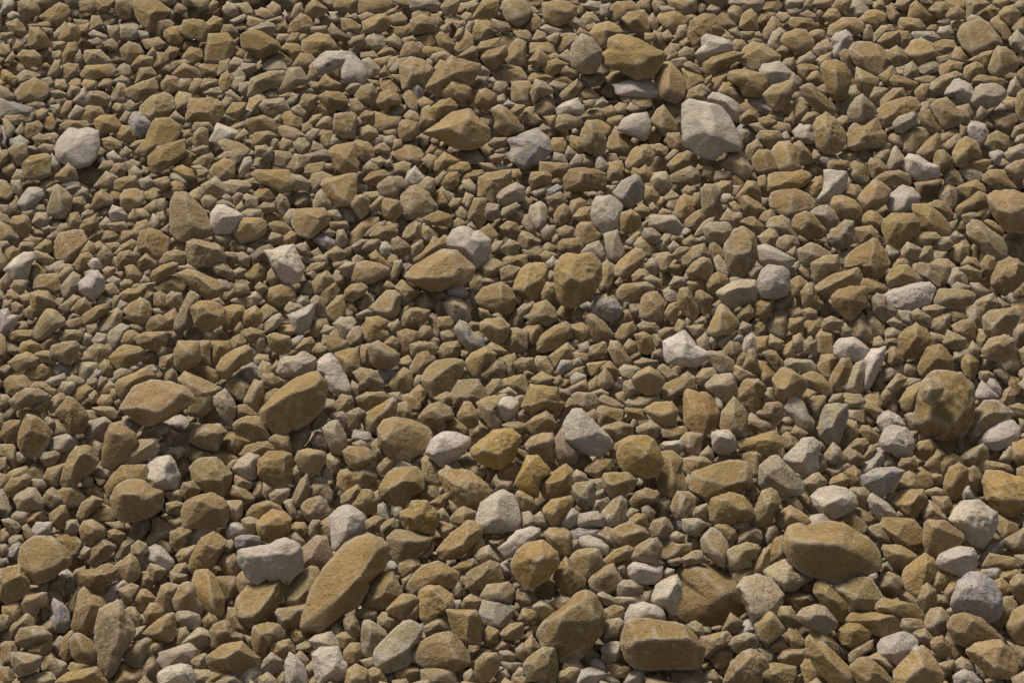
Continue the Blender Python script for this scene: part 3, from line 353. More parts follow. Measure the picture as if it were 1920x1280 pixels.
REST = """\
o|1320,120 1336,109 1376,98 1394,101 1386,112 1360,130 1352,133 1325,143 1320,135/1354,112
m~|1218,426 1218,405 1265,405 1281,426 1273,442 1247,434/1263,410 1226,421
o|1885,1179 1899,1147 1925,1131 1941,1131 1947,1179 1941,1216 1909,1206 1893,1195
m~|157,807 165,791 181,786 197,783 210,794 202,813 197,826 165,829/194,789
t~|231,1230 239,1216 274,1195 284,1200 276,1222 263,1253 239,1245/266,1206
t-|664,698 675,690 706,696 722,725 712,733 675,730 672,714/693,704 677,720
t|1437,612 1447,588 1466,583 1479,586 1479,615 1469,639 1453,628 1439,623/1469,596
t|1878,1121 1904,1115 1909,1142 1878,1163 1872,1184 1856,1174
t|1258,1259 1273,1251 1305,1248 1321,1264 1316,1285 1263,1285
o|461,967 474,948 501,938 527,951 532,961 506,972 469,975/501,943
o|1644,1091 1652,1078 1668,1073 1686,1081 1692,1094 1689,1113 1670,1123 1654,1115
o|1843,331 1856,320 1883,320 1893,336 1909,355 1899,357 1878,357 1856,349 1843,341/1867,331
o|1231,35 1244,21 1268,19 1284,32 1287,48 1265,66 1252,58/1260,29 1252,42
t|1692,266 1694,250 1713,239 1739,242 1747,250 1723,271 1708,290 1694,287/1713,250
o|1548,69 1556,50 1580,35 1604,35 1620,45 1620,58 1604,66 1578,58 1562,72/1585,45
t|157,1057 165,1041 189,1012 199,1009 218,1025 202,1044 175,1065/197,1020
o|922,138 938,122 959,125 980,130 991,151 972,154 938,157/951,133
o|149,990 159,977 178,975 194,985 199,998 191,1012 170,1022 154,1012/175,993
t|1220,226 1234,205 1244,199 1268,231 1271,247 1252,258 1236,244/1244,212 1242,239
w|1612,890 1612,879 1630,852 1652,837 1657,839 1662,855 1646,879 1633,900/1652,850 1625,884
t|789,1256 799,1251 850,1256 858,1285 794,1291/826,1253
t|1315,1195 1333,1190 1362,1184 1376,1192 1365,1208 1346,1214 1328,1232 1320,1235/1354,1195
o|495,556 501,543 527,535 551,540 554,556 538,564 525,578 506,572/511,546 517,556
o|1135,279 1143,258 1157,239 1172,252 1186,274 1172,295 1154,290/1157,247 1162,276
t|945,641 953,618 969,615 988,623 988,660 953,660/961,623
o|733,290 741,279 773,271 789,282 794,292 789,311 752,305/762,284 773,300
o|1236,1022 1247,1014 1273,1017 1295,1022 1297,1033 1279,1044 1252,1052 1239,1046/1273,1022
w|1766,183 1779,165 1790,151 1798,149 1819,159 1827,175 1835,186 1819,197 1803,191 1792,178 1777,178/1803,165 1819,175
o|882,58 890,37 916,35 924,50 930,66 898,82 884,74/895,48 916,58
w|540,591 554,586 588,570 588,586 578,618 556,628 548,612/559,596 578,588
t|706,347 730,333 752,333 768,347 754,357 749,370 728,373 714,365/736,341 741,360
o-|416,580 437,572 458,575 463,583 453,599 440,618 424,620 416,607/442,586
t|1593,604 1601,591 1617,586 1622,599 1633,620 1636,633 1625,644 1601,633 1596,623/1612,602
w|1336,826 1336,810 1365,807 1376,818 1381,837 1373,847 1346,852 1338,842/1344,818 1370,821
o|1410,298 1423,282 1439,282 1450,300 1461,316 1450,324 1423,329 1415,316/1431,287 1442,319
o|74,32 112,5 128,13 133,29 117,48 101,50 80,40/112,11 96,37
o|274,1014 287,996 284,975 295,969 311,980 329,993 319,1009 287,1020 276,1022/305,998
o|64,540 66,517 106,514 120,532 109,548 74,548/109,519 72,538
t|1384,847 1418,839 1434,858 1426,874 1423,895 1410,898 1402,874/1418,850
t|234,173 268,154 292,146 298,167 290,175 258,191 239,183/266,165
o|458,234 463,226 493,218 514,228 522,250 511,255 474,250/485,223
m|1322,426 1330,418 1365,418 1373,429 1365,442 1352,458 1330,455 1322,442/1333,432 1362,440
m|930,368 940,357 967,344 983,352 985,373 961,381 938,386 932,381/964,355 938,373
b|96,1134 101,1123 117,1131 130,1147 130,1174 120,1184 104,1184 96,1163 101,1150/112,1137 112,1168
o|984,799 1002,783 1024,770 1037,786 1045,799 1029,813 997,813/1024,781
t|1072,914 1080,906 1111,903 1114,938 1101,953 1085,948/1103,914
o-|1790,397 1798,386 1819,373 1835,360 1848,365 1854,384 1846,394 1832,397 1811,397 1800,410/1835,373
t~|519,173 543,128 564,128 578,154 554,162 532,178/548,133 554,151
o|252,633 271,625 313,623 313,644 298,660 276,652 258,644/287,631
t|1125,1174 1135,1163 1162,1160 1172,1168 1165,1192 1138,1208 1130,1200/1157,1168
o|945,114 956,88 969,74 985,80 985,125 953,122/972,90
w|1628,938 1633,924 1649,935 1670,951 1684,969 1670,977 1649,975 1633,956/1638,938 1670,959
o|704,178 714,149 741,143 749,154 752,178 736,181 709,191/728,154
o|960,154 992,154 1000,165 995,186 995,202 976,197 960,191/973,165
o|1167,35 1180,24 1207,21 1218,37 1218,58 1202,64 1178,53/1194,35 1180,42
w~|927,760 940,746 959,744 972,754 969,775 953,789 938,786 927,773/938,757 959,768
o|1554,712 1580,672 1593,672 1599,685 1588,712 1570,733 1559,728/1583,682 1567,714
t|96,661 96,651 117,643 143,640 151,648 146,664 125,682 112,675/138,648 112,664
m|831,570 845,559 863,562 874,572 882,599 874,604 850,604/850,567 871,578
o|698,239 701,210 730,218 752,220 749,236 725,252 714,250/717,220 728,234
o|672,27 669,0 733,0 738,11 709,27/706,8
o|58,567 58,551 72,546 90,548 104,570 98,580 80,591 66,591/69,554 88,559
t|1322,664 1330,659 1352,659 1376,677 1378,690 1370,701 1352,704 1336,680/1349,664
o|1125,178 1130,154 1146,138 1167,135 1186,146 1183,151 1149,159 1159,178 1141,186/1146,149
o|0,1208 16,1200 29,1200 37,1211 29,1238 21,1251 0,1251/21,1206
o|418,829 429,810 437,807 448,818 469,829 461,847 442,855 424,847/440,818
t-|1434,424 1445,410 1466,405 1479,413 1487,434 1500,453 1498,461 1487,453 1471,445 1463,434 1450,432/1466,416
o|1455,1232 1461,1219 1482,1214 1508,1216 1514,1232 1492,1248 1461,1243
o|839,442 845,450 839,471 815,477 773,495 773,487 805,461 813,445 823,453 831,442/815,463
m|1133,440 1157,432 1162,450 1170,474 1165,490 1149,493 1138,471/1154,440 1146,479
o|1101,591 1109,588 1130,604 1151,628 1141,639 1114,641 1106,618/1114,596 1130,620
o|1138,35 1146,11 1157,5 1183,3 1202,13 1202,21 1183,24 1167,35 1151,42/1172,16
o-|290,540 311,519 329,517 348,525 348,546 329,548 300,551/313,525
t|1737,178 1745,159 1763,146 1792,135 1806,141 1803,149 1782,159 1771,173 1742,186/1782,146
o|1500,1248 1511,1235 1524,1238 1556,1280 1551,1291 1514,1285
w|274,1046 279,1025 292,1020 305,1028 329,1054 316,1068 292,1057/298,1036 287,1052
t|794,1174 805,1160 821,1150 837,1155 845,1171 845,1184 815,1190 799,1190/821,1168
o|8,717 19,706 45,704 61,722 53,733 24,744 11,736/35,712
o-|1271,559 1276,540 1289,540 1300,564 1311,586 1300,604 1284,591 1273,575/1287,554
o|226,368 234,357 255,355 268,360 271,373 258,392 242,400 228,389/228,370 266,378
o|1125,802 1141,797 1162,791 1186,799 1186,813 1167,826 1151,829 1135,815/1167,797
t|266,1253 268,1238 284,1222 292,1235 300,1259 292,1277 266,1285/279,1238
o|392,324 400,311 421,298 440,305 440,332 421,337 402,340/416,308 426,321
o+|212,1285 223,1243 231,1238 244,1253 266,1259 266,1285/239,1264
o|1607,128 1633,141 1649,149 1646,162 1628,183 1609,165 1604,149
m|1519,397 1530,389 1551,386 1564,397 1572,413 1567,426 1554,434 1538,416 1522,402/1548,400
o|659,892 664,879 685,871 698,882 709,895 693,911 680,916 664,906/685,887
m~|325,1160 333,1147 352,1145 373,1152 378,1166 368,1179 341,1179 325,1171/357,1152
o|1288,511 1296,498 1317,482 1330,487 1338,506 1328,525 1299,525/1312,493 1307,511
t|1218,990 1226,975 1242,967 1258,977 1263,990 1252,1006 1236,1014 1223,1009/1244,977
o-|661,948 680,919 693,914 706,938 706,959 688,964/680,932
t|1368,1208 1376,1195 1397,1187 1415,1190 1421,1203 1418,1214 1392,1227 1376,1219/1402,1195
w|32,389 40,370 50,355 69,352 80,357 82,368 72,378 56,394 40,400/58,365 50,384
o-|1854,218 1867,212 1904,215 1907,226 1899,247 1888,255 1867,239/1888,220
t|3,1195 13,1179 35,1163 50,1150 66,1152 69,1171 45,1179 29,1190 21,1200 5,1200/48,1163
o|397,1083 416,1081 440,1081 448,1099 442,1115 426,1129 418,1115/437,1089
t|791,863 799,855 815,866 829,879 826,911 815,911 799,903 794,890/807,868
t|1686,752 1702,728 1729,714 1729,736 1718,757 1705,775 1692,768/1718,736
o|151,141 162,125 212,122 220,135 212,143 186,143 175,154 154,149/170,130
t-|669,746 688,736 720,736 733,746 709,760 688,773 672,762/693,741
t|181,610 202,588 220,578 228,586 228,604 212,620 197,628 183,623/218,588 205,618
t|458,757 463,741 477,714 493,717 495,733 487,757 485,775 469,770/479,730 469,757
o|1421,688 1423,677 1437,675 1447,682 1458,701 1447,722 1434,728 1421,709
T|1723,730 1731,714 1742,709 1769,728 1766,741 1742,760 1734,754/1745,730
t-|487,199 495,189 532,186 543,205 527,218 506,220 493,212/501,194 522,197
t-|1708,498 1723,493 1742,495 1755,514 1769,532 1763,543 1745,532 1723,519/1745,514
t~|1591,327 1591,311 1604,300 1620,305 1630,324 1630,345 1607,345/1604,311
w|1066,1280 1082,1259 1103,1251 1125,1253 1135,1264 1119,1280 1098,1291 1066,1291/1103,1264
p-|1633,559 1644,551 1660,556 1662,570 1681,583 1676,596 1657,602 1638,586/1649,570
m|88,839 101,821 122,815 133,813 146,829 141,839 120,847 93,847/130,821 112,842
m~|992,400 995,386 1013,378 1024,386 1026,413 1018,432 1008,434 997,418/1010,386 1013,416
o|1641,335 1660,324 1686,321 1705,329 1710,345 1644,348/1676,327
o|503,1222 511,1206 543,1198 551,1208 554,1224 535,1240 522,1232 506,1227/527,1211
o|450,852 461,837 485,829 503,829 519,845 501,852 479,858 458,858/495,837
w|1325,183 1333,175 1346,175 1365,183 1384,197 1389,212 1381,234 1368,212 1352,199/1360,191 1378,210
o|1330,1230 1338,1216 1357,1208 1376,1219 1376,1230 1354,1253 1344,1253 1333,1240/1354,1222
o-|1437,1028 1455,1009 1471,1001 1471,1030 1474,1049 1450,1054 1442,1057
o|653,461 659,437 680,416 698,405 714,410 704,421 685,437 675,455 659,466/677,426
w|392,266 408,231 445,247 448,258 416,274/410,239 432,252
b-|0,186 37,197 66,207 64,215 5,218 0,223/32,202
o|1119,770 1127,762 1170,770 1167,791 1151,794 1125,799/1130,768
t|376,357 378,349 405,333 416,344 432,362 426,370 405,373 378,365/402,341
o|596,183 612,173 641,175 655,191 639,205 612,207/618,181
o|1000,205 1008,183 1021,173 1034,178 1042,207 1032,218 1008,218/1018,183 1032,202
o|1469,1121 1474,1113 1506,1113 1524,1118 1527,1129 1492,1147 1474,1134/1503,1121
o|109,922 120,914 141,911 159,932 154,945 128,951 114,938/133,916
t|1798,858 1819,845 1843,831 1851,842 1854,858 1835,868 1816,876 1808,868/1840,852
o|884,40 898,13 906,0 935,3 935,19 927,35 895,40/908,11
t|583,532 594,514 612,506 625,522 620,538 602,554 586,554/607,517
o-|1082,426 1090,418 1109,418 1119,434 1130,442 1114,455 1090,458 1082,450/1101,421
o|42,1131 50,1118 88,1110 90,1131 74,1139 69,1152 48,1152/53,1126
t|1280,860 1296,858 1325,858 1336,868 1322,879 1301,887 1291,895 1280,884/1312,863
o|1252,311 1273,290 1289,284 1305,292 1305,313 1279,319 1260,324/1284,295
m|580,1200 591,1192 623,1184 633,1200 639,1222 618,1216 591,1216
t|424,722 426,712 442,709 463,717 471,725 458,754 445,749 432,736/458,720
o|1676,914 1689,892 1705,884 1718,892 1731,914 1718,919 1692,924/1708,895
o|1575,810 1585,786 1604,791 1612,813 1601,829 1585,839 1575,831
o|1530,631 1540,618 1556,620 1562,631 1562,665 1535,668/1559,628 1535,628
o|730,722 744,698 757,690 770,696 773,712 770,730 738,736/752,704
t|1255,332 1276,321 1295,313 1311,324 1311,345 1258,345
m~|543,842 548,807 559,799 578,794 583,813 572,831 554,850/564,810 572,815
o|680,42 709,29 722,27 733,42 725,58 704,64 682,58/714,35 698,50
o~|1503,704 1524,696 1540,704 1559,725 1562,738 1551,744 1532,733/1546,714
b|437,704 448,685 474,680 482,688 482,704 471,722 453,717/458,698 474,682
o|1013,329 1013,305 1066,308 1072,316 1056,332 1018,335
t|588,996 596,980 618,967 625,972 628,998 623,1020 612,1020 602,1004/618,982
o|1072,239 1090,234 1119,223 1151,242 1141,255 1093,247
o|1580,956 1591,953 1612,972 1628,988 1622,1004 1604,1004 1591,985 1580,972/1601,964
o|858,778 871,754 884,754 895,775 898,791 887,805 874,799 860,786/876,768
t|16,680 32,667 50,661 77,672 74,685 50,690 29,696/53,672
o|1263,402 1276,370 1284,365 1300,370 1305,384 1300,400 1279,416/1281,384
o-~|1180,940 1194,922 1215,916 1236,924 1236,938 1204,951 1183,948/1204,924
w|1559,74 1567,64 1585,58 1596,66 1599,80 1591,90 1575,101 1572,112 1556,112 1562,96 1567,85/1585,69
o|1785,610 1803,602 1824,599 1830,615 1827,636 1814,641 1792,628/1816,607
t|1280,479 1301,463 1320,458 1330,479 1317,487 1301,495 1288,503 1280,501/1315,471
o|633,895 639,882 655,879 671,890 671,911 649,927 633,914/649,887
o|746,623 762,618 781,623 786,636 773,647 770,665 749,663/775,625
o|0,821 8,794 21,789 37,789 37,805 32,831 11,831/24,797
t|1758,373 1766,352 1779,344 1795,355 1795,378 1787,394 1771,389/1779,357
t|898,706 908,688 930,675 943,680 948,693 940,712 906,712/932,688
m|1585,730 1604,682 1617,677 1622,680 1620,704 1612,736 1601,736/1609,693 1601,725
t|1721,1126 1731,1099 1739,1094 1753,1107 1755,1126 1755,1137 1734,1152/1745,1110
o|900,109 916,96 948,88 953,104 935,122 924,130 911,122/927,104
w|347,1014 355,1004 384,980 402,969 410,980 405,993 384,1004 362,1017 349,1025/394,977
o|165,964 170,948 197,945 210,953 218,972 202,977 167,975/202,951
o|770,701 770,688 783,664 797,656 807,667 818,672 799,690 789,704 775,706/799,661 791,685
m~|341,1208 357,1190 373,1176 389,1182 400,1195 394,1206 373,1214/378,1187
o|1095,882 1119,858 1146,863 1146,884 1119,898/1119,868
o|80,1004 122,1001 141,1004 151,1014 151,1028 141,1046 122,1028 106,1009
o|773,64 770,40 791,29 815,37 821,58 799,61/799,35 783,45 813,45
o|408,1052 416,1041 440,1038 450,1052 448,1073 437,1083 421,1073
o|879,402 890,373 911,373 911,416 898,426 879,413/900,376 887,400
t|1745,495 1758,487 1777,487 1795,503 1782,514 1779,532 1769,532/1771,498
o-|1125,543 1130,495 1138,487 1154,498 1151,522 1143,543 1130,554/1141,501
o|1346,173 1357,157 1376,154 1389,159 1394,175 1394,191 1384,197 1370,186/1370,165
o|8,916 21,898 48,890 58,895 50,916 29,930 11,927/40,898
o|1718,287 1742,260 1761,247 1766,258 1761,282 1745,300/1755,258
t~|1072,741 1082,736 1114,738 1125,754 1114,768 1093,768 1074,754/1098,738
b|242,228 250,210 263,212 284,234 266,258 252,255/258,228
o|1378,373 1392,355 1402,341 1415,341 1426,362 1426,381 1408,373 1389,384/1410,347
o|1413,775 1431,768 1437,757 1461,754 1469,762 1466,783 1455,794 1439,786/1445,773
o|1141,656 1146,640 1159,640 1172,661 1186,680 1172,688 1157,688/1154,651
o|320,998 341,988 362,993 347,1014 352,1030 336,1036 320,1020
o|805,205 823,189 845,186 858,199 852,207 834,215 815,226 807,218/826,199
o|540,66 543,48 564,27 586,37 586,53 572,64/562,35 572,50
o|394,661 397,640 429,640 432,656 418,672 405,685 394,677/413,648
o|501,631 514,625 543,631 546,644 543,660 519,663 506,647/527,636
o|1000,1113 1010,1081 1021,1081 1040,1091 1045,1099 1032,1121 1013,1121/1018,1089 1040,1099
m|625,607 639,596 660,596 668,604 660,628 649,639 636,633 631,618/641,607 657,618
t|1455,1150 1466,1137 1482,1137 1492,1152 1503,1171 1492,1179 1479,1179/1477,1152
t|266,815 274,797 292,789 319,797 313,810 287,826
o-|458,514 474,498 487,485 498,495 498,519 479,538 466,527/485,495 477,522
o|1503,548 1514,532 1527,532 1522,548 1538,564 1546,572 1535,583 1506,578/1514,548
m|1080,980 1088,964 1119,959 1135,972 1133,985 1082,988
w|1644,791 1649,778 1665,770 1673,775 1686,781 1700,799 1681,802 1662,799 1654,813/1676,789
o|1532,688 1540,667 1567,664 1575,672 1562,693 1554,712 1540,704/1556,672
t|610,580 633,556 644,554 647,580 644,596 625,604 615,594/631,567
m|1360,8 1368,0 1431,0 1434,8 1423,21 1386,21 1376,8/1408,8
o|1840,1062 1856,1038 1872,1041 1904,1049 1912,1062 1893,1068 1883,1065 1872,1057 1856,1065
t|165,656 181,643 197,640 210,656 202,672 181,680 167,672/186,653
o|1848,271 1854,255 1870,247 1891,258 1893,274 1885,284 1859,282/1870,258
m|1151,1097 1162,1089 1188,1089 1207,1102 1204,1110 1183,1115 1159,1118/1188,1097
t|1729,951 1742,938 1761,953 1777,975 1755,980 1734,977/1745,953
o|1252,0 1305,0 1305,24 1279,29 1255,11/1284,11
t|1750,596 1766,586 1782,591 1779,620 1771,631 1745,623/1771,596
o|940,714 964,706 985,704 991,736 969,738 940,722
m|1585,29 1588,11 1599,0 1620,3 1628,16 1625,32 1609,37 1591,32/1604,13 1615,27
t~|1620,602 1628,586 1644,588 1660,612 1657,631 1633,628/1633,602
t|1774,477 1787,463 1808,448 1819,461 1816,479 1798,495 1785,487/1803,463
o|0,416 16,424 37,440 40,453 29,463 11,458 0,448/21,432
o-|845,972 858,956 868,951 892,959 890,975 868,988 847,982
o|250,1121 260,1105 274,1105 292,1121 287,1134 266,1147 252,1134/268,1115
w|1085,1020 1088,1009 1103,1004 1125,1012 1141,1025 1141,1041 1130,1046 1125,1030 1098,1030
o-|1162,416 1167,400 1183,394 1202,408 1196,429 1183,437 1167,432/1183,402
o|615,644 620,625 631,618 639,636 652,641 655,657 628,665 615,657
o+|178,226 189,218 212,218 228,236 212,247 183,250/205,223
w|1042,205 1058,194 1082,186 1093,202 1095,212 1082,218 1066,215 1045,220/1069,197 1080,205
o|45,701 53,690 72,680 96,682 101,688 93,704 74,712 50,706/80,685
w|1814,234 1822,228 1846,234 1854,255 1838,274 1827,268 1816,250/1822,236 1846,239
o|5,1137 32,1126 42,1137 37,1163 21,1174 5,1152
o|981,618 1002,604 1016,599 1018,625 1008,641 997,647 984,639/1013,607 1000,625
o|1389,384 1389,370 1400,368 1421,381 1439,397 1423,402 1418,410 1402,405/1405,381
t|898,498 911,487 932,485 945,498 940,511 924,519 908,519/916,503
t|1381,1004 1389,993 1413,990 1426,996 1431,1009 1413,1017 1381,1022/1418,993
o-|741,538 752,525 773,538 789,548 773,564 752,575 752,554/765,538
m|223,48 247,40 260,50 260,72 239,77 220,74/228,53 255,56
o|226,93 242,80 260,85 271,101 244,122 234,117/239,85 239,101
t|1705,442 1718,437 1755,437 1766,448 1747,453 1739,463 1723,466 1710,453/1739,448
m~|199,633 210,618 228,607 242,612 234,628 223,647 218,657 205,652/223,620
o|1713,847 1723,829 1745,823 1755,837 1753,852 1742,863 1721,858/1739,831
t-|746,1073 749,1057 762,1046 778,1044 789,1054 786,1070 768,1081 754,1081/773,1062
t|1276,826 1289,810 1316,815 1311,852 1289,847
o|56,53 72,53 90,72 93,85 74,93 53,88/69,61 66,85
t|770,647 786,641 815,644 821,655 815,668 773,668/783,647
o|1130,1052 1151,1033 1178,1022 1191,1028 1183,1044 1162,1052 1135,1062/1172,1033
t|1824,570 1840,559 1862,551 1875,570 1862,578 1854,586 1840,596/1854,562
o|648,1280 653,1256 667,1245 690,1256 690,1285 651,1288
t-|1883,1012 1915,993 1931,985 1936,1041 1904,1036 1888,1025
o-|664,181 680,162 698,159 706,175 704,197 688,199/685,170
o~|661,271 667,263 690,268 704,284 701,300 682,305 672,292/680,274
w|1487,247 1500,234 1524,228 1524,250 1527,271 1511,268 1492,260/1506,242
o~|1803,672 1811,664 1824,664 1835,677 1832,698 1822,712 1811,706 1803,688/1819,677
t|1591,916 1601,914 1622,916 1633,927 1628,956 1612,953
m|114,548 114,538 128,522 138,511 149,517 151,525 143,543 133,559 122,562/133,522 133,540
o|1413,570 1413,562 1450,562 1445,594 1431,599 1418,596
o|19,416 27,405 45,402 56,413 58,434 48,448 32,434/40,410
o|741,1264 757,1248 789,1251 789,1269 768,1280 746,1275
t|1516,1184 1530,1179 1551,1190 1572,1211 1575,1227 1556,1216 1540,1203 1522,1206
t|159,96 186,93 210,117 207,122 159,122/178,101
o|596,554 607,538 633,525 639,538 633,554 612,572/615,543 633,530
o|643,1224 656,1206 675,1206 677,1222 677,1240 661,1248 648,1238/667,1216
o|1413,1078 1413,1057 1434,1028 1442,1028 1442,1068 1431,1078
m|1220,341 1228,325 1247,323 1255,336 1260,349 1242,365 1223,352/1236,331 1247,341
t~|1029,669 1064,643 1077,656 1074,672 1050,677 1040,690/1061,653
t|548,945 554,922 564,900 575,890 580,903 578,930 559,951 551,953/567,916
t|35,5 53,0 72,13 74,24 58,35 53,42 42,37 35,21/53,16
m|1469,682 1474,672 1500,675 1522,677 1530,688 1530,696 1511,696 1471,690/1519,680
t|1172,754 1183,746 1231,741 1239,754 1215,762 1204,768 1178,762/1226,746
t|1400,789 1408,775 1429,786 1450,791 1453,802 1434,813 1402,799/1434,797
o-|1721,218 1729,205 1742,207 1755,228 1766,247 1750,252 1734,239/1737,218
t~|408,268 421,260 453,271 469,282 463,292 437,290 421,284/437,268
o|706,191 714,175 730,170 746,178 752,194 730,202 728,210 712,202/728,183
o~|143,223 165,199 189,202 197,215 189,226 165,231/175,207
o|746,250 752,231 762,226 783,231 783,250 768,263 749,263
o|1856,40 1872,29 1883,35 1893,53 1896,72 1885,85 1878,66 1864,53/1880,45
w|0,583 13,580 19,591 32,591 32,607 19,618 8,631 0,623/11,591
o|453,599 463,583 479,575 490,586 490,604 479,615 458,615/477,586
t|882,532 890,517 898,511 906,519 935,522 935,530 906,538 898,554 884,546/900,522
o|355,693 370,688 389,688 413,701 413,714 397,720 373,706/386,693
o|282,522 287,509 303,498 324,493 335,495 327,511 300,527 287,530/303,506
o|818,661 831,645 858,640 866,651 863,664 845,672 826,672
o|1280,130 1296,130 1309,135 1322,154 1304,165 1288,175 1285,149/1299,143
m|432,564 453,554 490,546 493,562 482,572 469,578 450,570/474,556
t|1769,644 1777,620 1795,628 1814,639 1808,657 1782,655/1792,636
o|1684,42 1689,35 1702,35 1729,42 1734,53 1726,61 1700,61 1686,58/1697,45 1723,50
o-|1612,525 1638,522 1662,540 1662,548 1636,554 1617,543
o|215,0 244,0 252,16 247,32 228,37 215,21
o|323,290 331,279 352,282 370,295 362,311 331,308/352,287 357,300
o|82,895 90,879 125,868 114,895 112,916 93,908/109,876
o|1795,355 1814,344 1830,339 1843,347 1851,362 1832,365 1816,373/1824,349
o|845,106 858,77 876,58 887,69 887,88 874,98/876,72
t|1503,906 1524,890 1535,887 1551,903 1540,916 1524,924 1508,919/1535,900
o|1872,993 1872,967 1888,975 1909,985 1909,993 1883,1014/1888,977
o|125,1264 133,1243 165,1238 181,1240 181,1256 154,1261
t|1037,242 1048,218 1066,215 1090,220 1088,234 1072,242/1056,223
o|1747,1099 1753,1073 1761,1065 1782,1075 1787,1083 1761,1110 1753,1107
o|42,260 45,228 74,226 82,239 69,258 56,260
t|80,1232 96,1222 106,1238 117,1264 114,1272 96,1259 77,1256/96,1232
o|151,610 157,591 181,575 202,570 207,578 191,591 167,610/186,580
o|1040,96 1050,64 1077,64 1088,69 1069,90 1048,101/1061,74
o|1325,535 1333,519 1346,511 1362,519 1368,532 1352,540 1336,554 1328,548/1346,522
m|768,16 768,0 815,0 829,11 821,21 789,19/794,8
o|932,887 943,871 961,868 972,876 967,898 953,906 938,900/951,876
o|1893,1089 1901,1078 1920,1078 1936,1099 1936,1126 1915,1131 1899,1110
t|1127,1216 1135,1206 1162,1203 1165,1227 1146,1243 1135,1238
o|717,381 722,373 749,378 752,400 741,413 722,408 717,397/741,378 728,400
m|887,1044 900,1030 916,1022 927,1038 935,1054 916,1057 898,1057 890,1052/914,1038
o|1325,159 1349,138 1368,128 1376,133 1362,151 1352,173 1333,170/1360,143
t|1734,874 1742,860 1758,842 1777,852 1769,868 1758,887 1742,882/1763,852
o|548,125 564,101 583,104 591,114 578,138 564,138/567,109
o|477,365 493,349 509,349 522,360 519,373 501,381 485,378/501,357 487,370
o-|1511,757 1524,744 1548,744 1546,760 1532,786 1516,775
o|890,194 900,170 911,167 930,178 930,189 911,207/903,175 916,191
o|305,368 316,344 332,339 345,344 345,362 324,376/327,352
m|1280,975 1312,972 1322,980 1320,990 1304,1004 1285,998 1280,993/1307,977
t|143,969 154,943 173,930 194,938 186,948 167,956 159,975 146,975/178,935
t-|1194,802 1220,789 1247,802 1234,818 1218,821 1196,810
o-|1151,633 1167,610 1186,604 1194,620 1172,647 1162,641/1178,612
o|93,964 114,948 122,948 128,967 112,993 96,985/117,956
t-|1689,1174 1692,1158 1729,1163 1734,1179 1713,1190 1697,1184
m|1673,234 1686,220 1713,212 1721,228 1710,236 1689,250 1681,247/1713,220 1684,231
o|1191,628 1207,623 1220,631 1226,655 1215,665 1199,660/1207,631
o|1135,324 1141,305 1165,303 1170,319 1167,335 1141,340
t|1447,578 1455,562 1482,551 1487,554 1487,572 1471,586 1450,588/1477,562
o|1386,53 1394,24 1408,19 1418,27 1421,56 1408,58/1408,35
t|16,282 32,268 50,271 53,290 37,313 24,295/35,276
o|1609,40 1628,21 1644,19 1665,29 1660,40 1646,48/1644,29
o|995,101 995,82 1013,77 1037,82 1040,101 1029,104
t|426,940 453,938 453,964 442,980 424,975
t|968,445 976,434 989,437 1016,453 1002,463 987,471 976,461/984,442
o~|693,442 709,426 741,424 746,434 736,448 704,450/720,432
o|1601,432 1617,426 1633,424 1646,437 1649,453 1628,448 1615,458/1628,434
t|162,183 170,173 191,173 207,183 202,197 181,202 165,194/170,178 197,183
w|448,1269 469,1248 485,1248 490,1259 479,1291 463,1288/469,1253
o|271,1150 282,1131 295,1131 311,1147 298,1163 276,1171
o|938,1187 959,1168 980,1168 980,1190 964,1200 943,1195
o|1750,300 1755,284 1769,282 1785,298 1785,313 1766,321 1755,316/1769,290
t|1421,445 1439,432 1455,424 1461,434 1461,448 1455,461 1431,461/1450,442
m|1085,477 1101,461 1122,453 1130,463 1135,479 1125,493 1111,479/1119,463
o|1085,141 1103,135 1125,138 1135,149 1125,159 1098,165
o|32,106 42,96 64,96 77,106 77,120 58,125 45,122/58,106
o|1283,416 1296,405 1315,394 1325,405 1322,421 1307,432 1293,429/1312,405 1296,421
o|1508,355 1530,333 1540,331 1548,344 1546,360 1535,368 1522,368/1535,344
w*|1787,1264 1803,1253 1824,1261 1843,1280 1840,1296 1792,1291/1808,1264
t|754,445 762,429 778,410 789,416 791,437 783,448 765,453/781,424 775,442
t|580,916 594,906 610,906 623,922 620,943 599,930 583,930/602,911
m~|146,693 149,680 170,680 183,682 183,696 162,714 149,706/165,688
o|210,344 228,333 255,331 258,349 239,357 215,357/250,336
o|1806,146 1811,125 1830,117 1843,125 1843,141 1827,151 1814,154/1827,128
o|503,823 517,815 540,821 546,845 527,852 517,842
o|1615,408 1633,394 1644,397 1654,410 1652,432 1638,426 1617,421/1638,408
o|308,56 337,50 348,66 340,80 321,85 308,69/321,64
o|1418,260 1426,247 1461,247 1466,258 1458,268 1442,279/1445,255
o|527,228 532,212 546,210 567,223 564,242 548,242 530,236/543,218
o|323,141 344,120 373,133 378,146 352,149/347,125
o|1506,612 1514,599 1538,599 1543,612 1530,628 1511,636
t|1662,98 1681,88 1694,96 1702,112 1686,125 1665,117/1684,101
o|794,410 821,397 847,405 845,426 826,421 805,421
o|965,927 973,919 997,932 1005,948 997,961 981,959/984,930
o|1888,455 1909,450 1928,450 1928,495 1909,485 1891,477/1915,463
t|80,938 88,919 101,914 112,922 120,940 96,953/98,924
o|1048,455 1056,450 1082,448 1093,463 1085,474 1061,474 1048,469/1066,453
o|725,53 741,48 768,45 773,58 762,74 730,66/752,53
t|279,37 295,35 308,37 329,45 324,53 308,56 303,72 284,53
o|1745,1203 1755,1195 1766,1192 1782,1216 1779,1230 1766,1232 1750,1219
t|659,386 669,368 685,365 693,378 688,400 677,410/677,370
